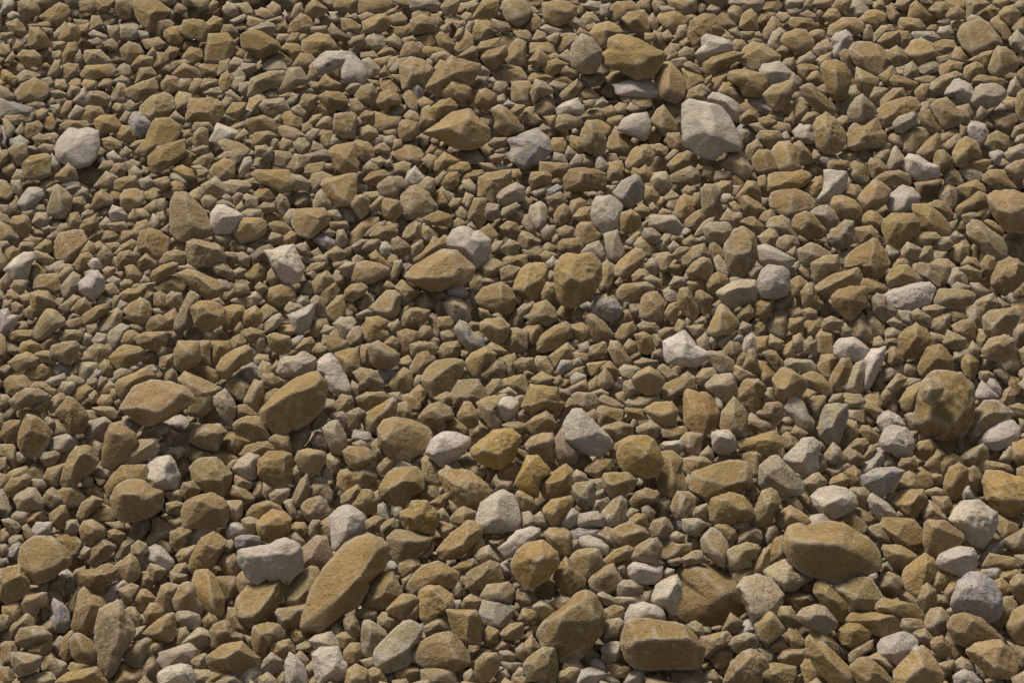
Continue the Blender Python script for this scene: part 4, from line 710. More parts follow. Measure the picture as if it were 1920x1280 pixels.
o|1702,35 1708,11 1718,3 1739,24 1747,32 1729,40/1721,11 1729,27
o|215,493 226,474 242,471 255,479 255,493 236,503 218,503/234,479
b-|442,1009 453,1004 485,1004 490,1017 469,1022 453,1033 442,1030
o|1872,27 1883,16 1901,11 1915,24 1909,40 1896,48 1880,35/1893,21
t|580,362 580,341 586,328 604,323 623,331 607,344 594,360/594,331
b-|1066,996 1088,990 1125,993 1119,1006 1088,1012 1072,1012
t|328,189 336,173 360,178 357,202 344,212 331,207
t|368,659 370,640 394,640 392,664 394,685 384,685 373,672
t|244,996 252,980 276,972 282,985 271,1001 258,1014 247,1006
t|709,1158 720,1145 752,1160 746,1174 725,1179 709,1171
w|1827,738 1840,714 1862,733 1875,749 1856,749 1846,754 1832,746/1843,728
b|1381,244 1392,231 1405,234 1418,247 1415,260 1397,271 1386,258/1400,244
t|979,1211 997,1190 1013,1216 992,1238 981,1232
o|109,74 130,45 146,50 151,66 149,77 128,80/133,50 128,69
o|56,495 69,487 85,506 88,514 58,532 53,522
t|418,344 432,339 463,341 471,349 463,360 437,365/448,349
m|490,1253 495,1238 509,1224 532,1240 522,1253 501,1264/509,1230
t|1546,852 1562,831 1575,842 1583,863 1578,868 1554,871/1562,847
w|194,1123 205,1097 223,1091 236,1086 242,1094 223,1110 212,1129/220,1105
o|1250,268 1252,252 1273,250 1289,282 1263,284/1263,260
m|1660,311 1668,287 1678,276 1697,300 1689,311 1668,321/1676,290 1681,303
t|298,495 308,477 329,469 348,474 348,493 324,493 308,495/324,477
t|1832,868 1840,863 1872,868 1893,874 1899,884 1878,882 1846,887/1878,874
b-|1402,191 1410,181 1429,181 1445,199 1450,212 1442,215 1413,202/1426,194
o|1763,868 1771,858 1785,850 1800,858 1808,874 1782,876 1769,890
t|1117,1001 1135,988 1151,993 1157,1014 1162,1028 1141,1022
o|1183,324 1188,316 1199,319 1210,311 1226,327 1226,340 1194,343
o~|1482,35 1503,35 1522,37 1530,48 1514,58 1487,56 1479,45/1503,42
o+|1899,831 1907,829 1928,821 1941,852 1936,874 1909,874 1899,858
o-|1482,527 1498,517 1514,530 1506,543 1503,567 1487,556/1495,538
t|1455,461 1461,448 1474,442 1490,445 1498,458 1490,469 1474,474/1479,453
o|775,562 789,551 799,546 815,562 813,578 799,580 783,578/799,556
o|810,319 821,300 834,287 863,303 858,308 834,313 818,327/834,298
m|1779,530 1785,503 1798,503 1814,517 1814,535 1798,532 1785,540/1792,511
o|1646,80 1660,64 1686,61 1686,74 1681,93 1657,90/1678,66
o|339,112 357,88 378,93 381,112 365,122
o|1761,138 1763,125 1777,114 1806,120 1803,133 1782,138 1774,146 1763,146/1785,122
o|1713,879 1726,876 1745,890 1750,911 1739,919 1729,916/1734,887
o|429,1139 442,1139 448,1168 469,1179 458,1190 437,1179 426,1160
t|963,1121 971,1105 987,1105 1008,1123 997,1134 976,1134
t|1304,559 1307,546 1317,546 1336,559 1333,578 1320,591/1317,559
t|535,313 554,290 572,295 572,319 554,327/556,295 559,316
t|1188,458 1196,448 1210,440 1228,469 1218,482 1199,471/1207,453
t~|717,324 728,313 757,303 770,308 768,321 741,327 720,335/746,313
m|1149,1123 1167,1118 1199,1113 1210,1115 1210,1129 1178,1134 1157,1131
o|1883,316 1904,303 1928,298 1936,329 1920,335 1907,337/1909,313
o|274,612 284,596 298,591 311,596 313,612 298,623 276,623/292,599
o|226,551 239,543 252,543 271,535 276,543 268,556 244,567 228,562/260,546
o|112,1227 117,1200 133,1182 138,1187 130,1206 138,1232 122,1240
p|570,292 610,282 620,295 612,303 575,311/612,292
o|1373,693 1378,685 1405,693 1421,704 1418,714 1392,714 1378,706
m|685,74 696,64 698,56 712,64 722,74 722,88 706,96 690,85/706,74
o|834,789 845,778 858,789 876,807 871,815 842,810 837,805/858,799
o|170,386 178,365 191,357 212,373 212,381 197,386 175,392/189,365 205,378
o|479,128 501,106 530,93 538,101 551,120 538,133 525,112 495,114
o|645,548 659,535 680,532 688,540 680,554 661,564 645,559/667,538
o|992,341 997,325 1024,323 1034,331 1032,341 1016,347 997,355/1018,328 997,339
o|1747,85 1755,74 1787,77 1795,90 1777,101 1758,98/1777,88
t-|1792,202 1816,197 1824,212 1824,234 1803,234/1808,205
t|0,852 0,834 27,834 32,874 24,876 11,858
t|1604,282 1612,266 1622,263 1638,276 1636,290 1617,300 1607,298/1615,276
t|995,175 1005,151 1018,154 1037,170 1029,178 1013,175 1000,197/1008,162
t|362,266 365,250 378,239 389,244 389,274 368,282/370,250
t|1811,21 1814,0 1846,0 1854,8 1830,24 1822,29 1814,40/1827,11
o|1338,985 1362,982 1378,993 1381,1006 1373,1020 1365,1020 1354,1004
t~|522,242 530,236 554,242 572,255 556,266 525,255/543,244
t|588,384 594,365 602,357 628,384 620,392 588,392/602,362
o|821,349 834,328 858,323 860,341 850,355 842,357/847,333
t|1352,413 1365,392 1376,400 1389,400 1392,410 1378,432 1370,426/1376,408
t|645,1160 659,1150 669,1163 675,1184 661,1200 648,1179
t|1572,749 1585,738 1615,741 1620,752 1609,762 1588,765
o|453,623 469,615 495,623 498,633 479,641 469,644 453,631/474,623
o|416,109 437,93 461,93 469,109 448,120 432,112
o|1893,570 1917,559 1928,564 1928,607 1909,620 1901,618 1912,591
o|572,27 575,13 588,0 615,19 596,35 578,32/591,11
o-|1130,1145 1151,1134 1170,1139 1167,1158 1135,1166
t|1090,220 1106,205 1125,202 1138,215 1138,226 1109,228/1119,210
t|1487,271 1500,266 1516,284 1522,295 1508,311 1498,305/1503,276
m~|493,125 506,112 527,112 540,133 514,138 495,130/522,117
t|1226,940 1234,935 1255,938 1260,951 1255,967 1236,967 1226,953/1242,943
t|1000,693 1005,669 1024,669 1037,693 1034,704 1013,698/1013,677
o|138,498 151,477 165,474 175,482 173,495 162,506 146,511/154,482
o-|339,916 344,906 362,903 376,919 357,940 347,935
t|218,1046 228,1012 242,1006 252,1014 244,1036 220,1054
o-|1814,879 1827,874 1840,892 1835,922 1814,906
t|1628,988 1654,980 1670,1004 1668,1014 1649,1012 1638,1004
m|997,1139 1013,1126 1029,1131 1042,1147 1018,1160/1018,1134
w|1050,977 1061,961 1074,951 1085,961 1080,980 1072,990 1053,990/1072,961
o|1341,24 1349,19 1365,21 1373,40 1389,48 1384,53 1357,50 1344,35/1357,32
w|1378,1184 1394,1166 1405,1160 1423,1174 1423,1182 1408,1190 1384,1190/1413,1179
w|1392,649 1397,631 1408,623 1418,633 1418,660 1405,665 1392,660/1408,633
o|244,440 258,418 274,413 282,421 276,440 260,453/266,424
o|1016,128 1024,117 1045,112 1066,122 1056,128 1040,141 1024,138/1042,120
o|397,858 400,845 421,847 445,858 432,871 418,874/413,852
t|1646,701 1660,690 1692,682 1694,696 1668,712 1652,714
o-|682,339 696,323 720,320 730,331 709,344 690,352/701,333
o|104,332 128,308 141,319 146,335 133,340 112,340/128,316 120,332
t|1811,580 1827,572 1838,580 1840,607 1832,618 1819,607/1824,583
t|1045,1264 1066,1251 1085,1253 1077,1280 1050,1280
o|1474,1187 1482,1176 1492,1179 1508,1200 1506,1211 1487,1216 1479,1200
o|1808,311 1819,298 1838,300 1859,303 1854,313 1838,324 1814,316/1832,305
o|749,106 760,82 775,80 789,90 789,106 773,109/770,85
o|1069,610 1093,607 1106,618 1106,633 1093,641 1074,625
o|1628,308 1633,298 1649,300 1665,319 1654,329 1638,335/1641,305
o~|1670,151 1676,143 1694,146 1721,157 1718,165 1700,170 1676,162/1697,154
t|1149,1057 1172,1046 1183,1060 1178,1086 1162,1081
t|1231,495 1231,477 1252,474 1260,479 1252,509 1239,511/1250,479
w|1165,1285 1178,1264 1199,1248 1207,1248 1207,1269 1199,1291/1194,1259
t|651,775 672,765 685,773 672,791 677,802 656,805
t|1591,1227 1609,1211 1636,1200 1636,1216 1609,1232 1593,1243
t|1689,474 1702,455 1715,461 1729,469 1713,490 1697,487/1702,466
t|48,1280 80,1259 98,1259 106,1269 96,1285 53,1291
o|1660,661 1676,651 1689,661 1694,677 1668,688 1660,677
t|757,183 765,165 775,167 786,194 781,207 768,207/770,175
t|1832,669 1851,664 1867,672 1864,688 1843,696 1832,688/1856,675
w|426,993 432,982 448,980 463,993 463,1001 437,1009 426,1009/442,988
t|511,308 514,284 543,287 548,295 532,316/517,290
t|1710,1184 1734,1179 1750,1198 1745,1216 1723,1206
o|625,13 633,0 668,0 665,21 639,24
w|58,996 69,980 96,980 98,993 96,998 64,1009/93,985
o|133,744 143,725 165,720 175,728 167,738 151,754 135,746
t|1466,815 1474,810 1503,823 1498,837 1485,847 1471,837
t|1580,850 1591,839 1609,850 1620,858 1617,871 1601,874 1588,863
o|1771,1190 1787,1200 1808,1216 1808,1232 1792,1238 1782,1222
t|932,672 964,664 969,677 961,706 951,704 943,677
t|1774,319 1782,311 1798,324 1806,345 1771,345
o|35,657 42,641 58,639 74,647 74,663 40,665/58,644
t|8,218 64,212 58,228 32,234 11,228
o|973,212 992,202 1000,202 1002,212 1016,228 997,236 984,228/989,210
t|1824,154 1832,141 1864,146 1885,151 1880,159 1832,159/1846,149
t|690,1256 704,1251 717,1253 725,1275 720,1288 693,1285/704,1264
m|1883,290 1893,279 1917,271 1928,276 1928,292 1904,303 1891,303/1904,284
t|50,1219 61,1208 88,1200 98,1211 80,1230 64,1227
o|1739,384 1750,376 1766,378 1782,394 1787,405 1782,416 1766,402/1761,389
o|1490,128 1503,120 1522,122 1538,130 1527,138 1508,149 1498,141/1514,130
o|943,487 959,479 988,479 988,503 964,498 945,498/972,485
t|1803,405 1816,394 1846,394 1848,410 1827,413 1814,424/1819,402
t|1657,16 1670,5 1692,19 1697,29 1681,35 1676,42 1665,35/1676,19
o|13,625 27,620 61,620 64,633 45,641 21,636
m~|0,916 8,919 16,943 21,961 11,972 0,969
t-|223,1105 247,1094 260,1099 247,1126 234,1131
o|117,125 128,120 146,122 149,141 133,149 122,151 117,141/128,128
o|1904,194 1909,175 1920,167 1928,170 1928,234 1909,231 1907,215/1917,197
m|1893,74 1907,58 1923,74 1928,96 1928,106 1909,98 1896,90/1907,74
t|1431,64 1439,48 1450,32 1458,37 1466,50 1458,53 1439,82 1431,74/1450,48
t|1304,709 1317,693 1338,690 1346,704 1322,714 1317,728 1309,722
o-|1138,1245 1157,1243 1183,1253 1172,1269 1151,1269
o|1649,191 1676,167 1692,167 1700,183 1676,189 1652,202
t|651,633 661,615 675,612 680,625 677,647 656,649/664,620
t|1394,688 1405,656 1415,656 1421,682 1423,701 1410,696/1410,661
t|712,985 725,975 738,972 744,990 730,1004 720,1009 712,998/728,985
o|429,924 437,911 461,919 479,935 463,943
t|453,975 466,969 485,975 490,988 479,1001 463,998
t|1551,882 1562,871 1588,868 1601,874 1585,887 1562,895
m|631,392 639,381 657,389 668,400 663,416 644,413/644,389
o|1835,32 1843,11 1864,5 1875,21 1856,37/1856,16
o~|1490,197 1500,191 1514,194 1522,202 1514,215 1503,226 1490,223/1503,199
m|461,56 474,53 501,42 517,48 511,69 495,66/501,50
o|1040,402 1048,389 1058,384 1066,389 1066,402 1061,418 1048,424 1040,418/1058,394
o|463,202 469,186 485,178 498,186 490,197 485,215 469,212
o~|471,268 479,250 503,247 519,255 501,268 474,274/495,252
t|736,450 746,445 760,455 768,463 762,479 746,479 736,469/749,455
t|1431,661 1439,656 1453,659 1469,680 1469,690 1458,696 1445,682/1450,667
t|631,752 641,741 660,744 663,768 633,773
w|1838,1070 1856,1065 1875,1057 1883,1068 1872,1083 1864,1089 1846,1081/1867,1068
t|207,186 223,157 231,159 239,170 234,191 218,197/223,165
t|355,858 360,839 373,839 397,850 392,858 362,868/378,845
o|303,157 313,143 332,146 335,165 319,178 305,170/313,151
m|1747,450 1755,448 1782,445 1787,461 1774,471 1750,466/1761,455
t|1742,19 1763,3 1774,5 1782,21 1771,29 1766,37 1755,32/1766,19
t|594,258 604,244 623,247 625,263 618,282 602,271/610,252
t|1439,1208 1471,1187 1479,1200 1477,1214 1447,1222/1466,1200
o|247,125 263,104 287,109 284,128 263,133/266,112
o|903,1192 916,1174 935,1182 932,1206 911,1208
t|1585,768 1601,765 1620,768 1620,794 1593,789
o|810,368 829,352 839,362 842,384 829,389 813,378/829,362
o|373,125 392,117 410,120 408,143 384,143
t|13,892 27,879 50,876 58,895 37,898 16,903
o|543,993 554,980 570,980 578,990 575,1004 559,1009 546,1004
w|760,340 765,324 778,313 791,329 799,337 778,348/775,321
o|1154,602 1165,583 1178,578 1191,594 1191,602 1170,607 1162,612/1175,586
o|1747,932 1779,932 1785,951 1774,964 1758,953/1771,938
t|234,1145 242,1137 252,1139 266,1160 260,1176 252,1176 239,1160
o|114,112 128,82 141,80 146,96 135,101 130,122 117,125/130,90
o|1782,114 1792,90 1806,90 1819,112 1811,122
o|781,72 805,58 818,66 818,85 805,93 794,82/807,66
t|112,636 122,620 146,620 157,628 143,641 117,641/133,625
o|1239,805 1268,802 1284,799 1289,810 1265,823 1244,818
o|850,1065 868,1054 890,1049 898,1062 874,1075 858,1075
b-|1840,1041 1851,1020 1864,1020 1880,1014 1883,1025 1867,1038 1846,1049
t|826,16 837,0 863,0 858,19 837,32/845,11
t|1032,1129 1048,1118 1072,1123 1072,1137 1045,1147
o|215,250 228,236 244,239 252,255 244,268 223,260
o|250,498 274,477 295,495 287,503 258,506/271,482
t|32,770 40,765 77,773 77,783 48,789 35,781
m|543,336 548,328 564,331 583,344 578,357 559,355 546,347/559,336
o|815,746 837,736 852,741 855,752 839,768 826,760/837,744
m|1439,85 1450,61 1461,53 1471,58 1463,80 1461,93 1445,93/1458,69
o|1207,384 1212,349 1223,352 1236,368 1228,384 1218,389/1218,357
o|13,45 32,37 45,48 50,64 40,69 21,64/24,50
o|1024,276 1037,260 1056,260 1061,271 1056,290 1034,284/1045,268
t|1678,1107 1686,1102 1713,1115 1723,1131 1718,1139 1689,1123
t|583,618 591,599 612,599 615,610 596,633 586,628
o|445,1083 455,1070 471,1091 463,1105 453,1118 445,1099
o|149,426 159,413 178,405 183,416 181,426 165,445/170,416
o|868,1139 871,1121 884,1115 903,1126 898,1145 879,1145
o|490,720 493,704 511,701 525,720 519,728 501,733/511,706
o|442,773 448,760 463,760 485,778 469,783 448,786
t|178,349 199,323 220,333 210,352 186,352/205,331
m|226,807 231,783 242,781 252,791 260,802 255,815 244,810
t|1708,586 1721,580 1745,596 1745,610 1731,615 1713,599/1723,591
o|1620,746 1633,736 1646,736 1654,757 1649,768 1628,762
o|183,453 197,432 220,429 226,440 212,455/207,437
o|1838,495 1848,479 1862,482 1867,498 1854,519 1840,509/1854,490
o|973,1160 981,1142 997,1142 1008,1152 997,1168 979,1174
p|583,826 594,810 607,813 615,826 612,839 602,845 588,837/596,818
o|789,223 797,202 805,199 810,223 818,228 799,242 786,239
w|839,543 852,530 863,532 876,548 874,559 858,559 842,551/858,538
m|1159,693 1172,685 1207,688 1202,696 1183,712 1167,704
t|1792,1240 1803,1232 1824,1243 1830,1259 1814,1264 1795,1253
t|276,1068 282,1057 295,1060 313,1070 305,1083 287,1089
t|402,298 421,287 453,284 458,290 445,308 437,311 426,298
t|1883,1195 1904,1211 1925,1216 1936,1238 1915,1253 1899,1222
o|1288,183 1293,170 1309,162 1325,178 1322,191 1291,189/1307,173
t|607,858 620,850 636,858 639,874 628,890 618,879
o|1649,143 1673,125 1681,138 1676,165 1657,157
t|50,887 58,874 69,868 82,882 82,898 72,903 56,895/64,876
t|1122,709 1135,690 1146,706 1151,720 1135,730 1122,728/1135,704
m|365,1256 394,1256 400,1269 389,1285 368,1285
t|1354,1184 1370,1150 1392,1166 1381,1184
b-|586,448 596,437 612,442 628,453 628,463 612,466 594,455
o|1585,884 1601,874 1612,884 1617,906 1596,911
o-|938,426 953,416 969,421 975,434 961,448 948,442/956,426
o|640,932 653,919 672,908 677,919 664,938 651,945 640,943
t|109,578 138,554 154,559 149,570 122,588/141,562
t|313,556 321,548 340,551 343,572 324,580 313,572/327,554
t|320,1073 331,1060 357,1046 357,1068 347,1078 331,1078
t|1016,551 1026,530 1042,532 1042,554 1029,567 1018,562/1032,538
o|640,35 656,37 677,50 677,61 661,61 643,58
m|1798,319 1808,313 1835,321 1843,329 1835,343 1819,340/1822,321
m|503,930 517,919 543,916 540,927 527,945 509,940/527,922
t|1048,181 1072,159 1082,151 1088,165 1074,186 1056,189/1077,162
t|183,688 197,675 212,680 215,693 207,706 191,706/199,682
o|1769,1110 1787,1083 1803,1081 1792,1110 1782,1126
o|260,1075 276,1070 287,1089 284,1105 260,1102
t|562,194 570,178 594,181 591,199 580,210 564,202
o|834,321 842,308 879,305 882,319 863,324 842,327
o|50,972 58,961 72,956 82,959 82,977 64,988 53,982/77,961
t-|746,757 760,754 770,768 773,783 762,791 752,783 744,773
o|685,977 706,967 717,972 712,993 698,1001 688,993
o~|818,69 826,61 839,69 852,85 845,101 823,85/837,77
t|125,413 130,400 146,400 154,413 146,432 130,432/138,405
t|1540,615 1546,599 1559,594 1580,604 1578,615 1559,620/1556,602
o|548,1163 559,1179 575,1179 575,1200 554,1206 546,1190
o|669,564 680,551 696,551 701,567 688,580 677,583 669,572/685,556
t|935,90 940,64 959,64 964,82 951,98/945,69
t|300,667 324,664 329,688 308,696 300,688
o|596,159 610,141 620,149 639,159 633,170 612,170
o-|1429,19 1434,0 1461,0 1466,13 1461,24 1439,21/1445,11
o|1862,1091 1878,1083 1893,1099 1896,1110 1878,1121 1872,1110
t|551,282 551,268 562,255 580,266 580,282 564,290/559,268
o|992,117 1010,93 1029,109 1026,120 1008,128
t|938,506 953,498 975,503 964,522 940,527
t|628,1195 639,1187 655,1184 668,1198 644,1216
o|1373,1083 1376,1070 1410,1065 1410,1078 1392,1089 1381,1097
o|101,863 112,850 143,839 133,863 106,874
w|205,400 212,386 228,392 239,405 234,416 212,416/218,397
p|471,479 490,463 503,458 514,466 501,479 479,493 471,490
o|1408,618 1413,602 1437,599 1434,625 1418,633/1423,610
t|1628,1232 1644,1224 1660,1227 1676,1253 1670,1261 1649,1243
t|400,501 421,493 437,509 437,527 421,519 408,514/424,501
t|583,564 591,554 602,559 610,578 602,594 588,591/594,564
o|1389,416 1402,408 1413,408 1431,424 1431,434 1413,434/1413,418
t|1170,717 1183,712 1204,736 1178,746 1172,741
t|331,1041 341,1030 368,1022 368,1041 352,1049 336,1052
o|0,1251 16,1251 27,1264 24,1285 0,1285
t|154,916 162,908 175,908 191,919 194,932 165,932
o|424,212 437,194 461,194 458,210 442,223
t|189,263 207,258 226,268 228,276 207,284 191,276/205,263
o|1357,655 1370,641 1386,644 1392,660 1376,668 1354,665
o|580,212 586,194 599,191 618,212 607,218 586,220/596,197
t|1816,114 1840,101 1862,96 1859,112 1848,128 1835,120/1856,101
o|1106,651 1135,640 1138,661 1119,672 1106,667
t|355,1238 386,1224 389,1253 368,1256
o|1601,959 1609,951 1622,956 1638,972 1633,985 1620,982
t|69,1142 77,1129 88,1126 96,1134 96,1150 82,1163 72,1155/82,1137
o|1585,360 1596,347 1609,349 1620,362 1609,378 1593,373
t|1660,730 1684,701 1700,709 1686,728 1673,738
o|1612,807 1617,799 1628,799 1649,818 1644,829 1633,834 1622,821/1630,807
o|754,741 773,738 783,752 791,762 783,770 768,765 757,754/773,744
t|1588,839 1607,823 1622,823 1628,834 1617,852
t|1280,1046 1301,1033 1315,1033 1320,1049 1301,1057 1280,1057
o|320,316 341,311 365,321 368,337 347,335
t|672,258 672,244 690,236 704,244 709,252 688,266/690,247
t|1800,503 1814,498 1840,511 1840,525 1822,530 1814,517/1824,506
t|0,339 11,341 24,357 24,370 13,376 0,373/8,347
o|1058,360 1069,349 1090,352 1095,373 1072,373 1058,365/1085,355
m~|1204,440 1210,429 1223,429 1239,442 1234,455 1220,455 1207,448/1220,437
o|1461,656 1485,640 1492,651 1492,672 1471,672
m|680,114 690,109 714,130 709,141 693,146/696,120
t|133,583 146,564 159,559 170,572 165,583 141,591/157,570
t~|503,421 517,416 532,418 548,432 535,442 514,434/527,424
o|892,96 903,80 938,72 935,88 908,98
o|984,53 992,32 1002,27 1013,37 1013,53 1002,61/1000,37
o|1479,620 1482,599 1506,596 1506,620 1495,628/1492,604
o|1554,908 1562,895 1578,887 1591,898 1588,911 1572,916/1580,900
m|1721,133 1726,122 1750,114 1761,122 1755,135 1731,141/1745,125
o|1771,0 1814,0 1811,21 1792,16 1779,19
o|290,551 300,548 313,554 313,578 303,583 290,572/300,556
t|1066,397 1072,378 1088,373 1098,378 1098,392 1080,400 1069,408/1082,381
t|1299,967 1307,951 1325,945 1328,953 1328,977 1317,977
o|410,159 416,141 426,135 437,149 434,165 418,175/426,143
t|1426,741 1434,730 1447,728 1453,754 1442,762 1429,760
o|11,479 13,469 24,463 35,469 37,485 24,495 11,495/21,471
t|112,236 130,226 165,228 167,236 143,242 122,244
o|1875,1081 1883,1070 1904,1068 1915,1073 1915,1081 1893,1094
t|1769,580 1792,580 1811,588 1811,599 1787,604
p|618,781 623,775 644,773 652,783 649,799 639,805 628,791/633,778
o|80,228 85,210 98,215 106,234 98,247 82,242/88,220
t|1045,586 1056,570 1077,575 1069,594 1056,602 1045,596/1061,578
w|1514,982 1519,967 1543,964 1556,975 1535,985 1519,988
t|704,879 728,855 746,858 730,879 712,890
t|485,690 493,677 506,682 514,701 495,712 487,709
o|181,0 220,0 212,11 199,24 183,21/205,11
t|1338,482 1346,477 1357,490 1370,514 1365,519 1346,511
o|1684,874 1692,860 1715,860 1721,874 1708,884 1686,879
o|1074,408 1088,392 1109,389 1109,416 1080,413
t|667,1142 688,1142 709,1150 704,1160 682,1163 667,1152
o~|791,96 799,88 831,93 842,101 821,106 805,109 794,101/815,96
p|911,394 916,381 935,386 938,405 924,413 911,410
t~|1365,21 1376,8 1389,11 1392,32 1389,42 1378,42 1368,29/1381,24
t|1830,636 1835,618 1851,618 1859,631 1840,655
t|610,477 631,463 649,474 641,487 625,493/631,471
o|228,641 236,623 250,620 263,628 255,644 239,649/244,625
t|636,503 649,493 668,493 668,517 649,519/655,498
o|675,661 680,648 690,645 693,688 677,690
t|940,466 956,450 975,458 969,474 951,482
t|752,602 760,586 773,580 781,607 773,612 754,612/768,591
t|911,728 924,712 938,712 940,725 927,741 911,744
t|183,479 197,461 212,477 210,490 202,498 186,490/197,469
m|455,368 463,365 482,373 485,392 471,394 458,392/466,373
t|791,440 794,421 805,421 821,440 821,448 799,453/802,429
t|1024,373 1050,362 1058,368 1061,378 1042,392 1029,384/1048,373
w|1239,834 1247,829 1279,826 1281,839 1265,847 1247,845
t|66,466 85,450 96,453 96,471 85,482 69,477/88,458
t|818,980 829,977 852,990 847,1004 831,1006 821,993
o|373,1168 392,1150 402,1155 408,1163 394,1179 378,1179
o|527,93 538,82 559,85 567,98 551,114 543,101
o|1180,975 1194,964 1210,964 1215,985 1178,985
t|247,1022 260,1014 274,1020 276,1033 260,1046 247,1038
t|362,308 378,290 394,287 402,295 392,308 378,316/384,295
o|308,591 327,580 335,594 332,612 321,618 311,604/324,588
m|135,191 143,175 159,167 165,186 165,199 149,199/157,175 141,189
t|786,347 802,333 813,336 815,357 802,365 786,355/805,344
t|74,652 96,625 114,625 112,641 96,649 80,657
o|773,580 781,578 805,583 802,599 791,607 781,604/789,583
b|8,1041 24,1022 35,1017 40,1022 35,1052 21,1049
o|1551,308 1562,300 1591,305 1593,313 1575,321 1554,319
t|1085,1232 1103,1208 1125,1230 1103,1240
o|704,104 725,88 741,82 749,96 746,106/728,96
t|965,682 976,672 1000,672 1002,688 987,693 973,693
m|981,961 992,959 1005,975 1008,985 995,993 981,988
o|290,109 292,98 311,101 316,112 298,133 287,125/300,109
t|1234,690 1242,682 1258,693 1271,706 1260,717 1247,712
o~|1575,101 1583,93 1593,96 1601,117 1599,128 1588,128 1578,114/1588,106
o|1288,530 1307,522 1317,525 1325,538 1320,546 1299,546
m|498,607 511,594 525,588 530,602 519,615 498,623/519,596
p|965,773 987,768 1002,781 984,794 968,789
t|175,765 191,762 212,765 220,775 218,786 202,781 181,773
o|987,151 1000,138 1029,138 1040,146 1018,154 1002,154/1018,143
t|813,572 821,556 829,554 837,572 837,591 821,591/829,562
m~|61,416 69,400 88,400 93,413 88,424 77,429/77,405
o|863,331 874,323 903,320 908,328 898,341 884,336 866,339/879,331
t|252,159 263,130 284,128 295,141 276,146/268,135
o|122,394 133,373 154,370 162,384 146,394 130,392
t|802,594 810,588 818,591 826,620 823,636 815,631/815,602
t|266,77 298,72 308,82 298,93 274,93
o|572,313 586,308 607,305 610,316 596,329 572,324
w|0,0 24,0 27,11 21,21 11,27 0,29/13,8 8,19
o|0,133 11,133 35,149 29,159 0,154
t|490,762 493,744 517,728 527,730 511,752 495,765
o|522,458 532,445 546,434 556,440 551,458 532,466/543,445
o|693,479 704,471 720,487 736,501 730,506 709,498 696,487/706,479
t|1397,290 1402,274 1418,263 1429,276 1415,290 1405,303/1418,274
o|202,996 215,993 234,1001 226,1020 215,1022 205,1012
t|90,765 101,744 117,736 125,744 106,768 96,773
t|554,386 556,362 572,357 580,368 583,378 567,386
t|519,373 525,365 538,373 543,389 532,405 522,397/530,370
o|1330,458 1341,455 1354,469 1357,482 1341,490 1330,474
o|770,736 786,722 802,733 791,757 781,752/789,730
t|90,1105 101,1083 109,1078 122,1091 114,1107 96,1110
o|490,400 495,394 509,394 525,408 517,418 493,416/503,402
o|1389,220 1405,207 1418,212 1423,223 1405,234 1389,231
t|53,725 61,717 82,717 96,728 109,733 106,741 93,738
t|440,900 442,892 461,900 477,906 466,919 440,916
m|27,149 45,133 72,138 77,143 53,149 32,159
t~|1122,749 1130,741 1151,749 1170,762 1165,768 1138,762
o|1247,588 1255,572 1271,567 1273,580 1263,602 1250,599/1263,575
t|995,712 1016,698 1040,709 1032,720 1008,720
w|661,813 664,805 696,813 698,823 688,829 661,823/677,807
o|1878,752 1883,733 1893,725 1904,736 1893,760 1883,762
t|1508,639 1519,631 1530,641 1530,665 1508,660
o|149,5 178,0 183,16 175,24 151,21/170,11
t|77,860 82,850 104,847 112,852 101,871 88,874
o|1183,189 1194,181 1218,183 1223,199 1204,205
o|1357,339 1368,328 1384,328 1394,344 1392,352 1378,352/1376,333
t|696,831 706,821 712,845 725,852 720,863 704,863
t|543,890 548,876 564,871 575,887 559,903
o|554,655 570,636 583,633 591,644 575,663
w|709,693 722,690 741,696 741,704 725,720 714,712/725,701
o|1418,633 1439,631 1442,660 1421,660
t|1186,517 1199,506 1212,506 1223,517 1210,527 1188,527
o|386,45 400,32 416,37 416,50 397,61 389,56
o|1415,42 1418,24 1439,24 1453,29 1439,42 1423,48/1439,32
t|580,802 588,783 602,773 615,783 602,799 586,807/599,781
o|807,943 842,922 845,938 834,953 815,948
m|1069,895 1082,882 1098,890 1103,900 1088,908 1074,908/1085,890
t|325,839 333,813 355,813 357,826 344,837
o|1559,16 1570,0 1596,0 1588,21 1572,21
b|1708,66 1713,61 1750,61 1763,72 1745,77 1713,72/1734,66
m|1694,141 1702,120 1710,117 1721,130 1721,146 1702,149/1708,128
t|159,69 173,32 186,32 194,48 175,58/175,42
o|1048,783 1056,768 1069,746 1080,757 1074,768 1053,791
o|205,321 218,308 234,308 239,321 226,332 210,329/223,316
b|98,693 106,682 117,680 135,688 130,701 106,701
t|1317,1275 1325,1259 1338,1256 1349,1269 1349,1285 1320,1285
t|943,797 964,789 988,797 980,810 953,807
t|5,975 16,972 32,980 40,990 35,998 21,1001 11,988
o|821,596 845,594 850,612 837,620 821,612
t|1729,578 1755,572 1771,578 1761,591 1739,594
o|1620,762 1628,754 1644,762 1660,775 1644,786
t|1439,641 1445,628 1469,641 1466,652 1455,660 1439,652/1453,639
o|1172,765 1204,768 1215,786 1194,786 1175,775
o|236,501 250,498 266,517 260,527 247,527 239,517/244,514
o|432,639 448,628 463,641 453,655 434,657
t|313,945 332,940 345,945 340,964 313,961
m|1244,546 1255,538 1271,546 1271,562 1258,570 1250,564/1258,546
t~|1723,485 1734,463 1747,463 1750,490 1739,495/1737,474
o|279,1214 290,1200 303,1203 305,1222 298,1232 282,1224
t|1056,1243 1082,1235 1093,1253 1077,1259 1056,1253
t|730,133 746,112 773,109 775,117 749,128 736,141
t|408,141 413,117 429,112 434,133 421,143
t|122,975 143,975 149,988 141,1001 122,996
t|922,1219 938,1195 959,1206 948,1222
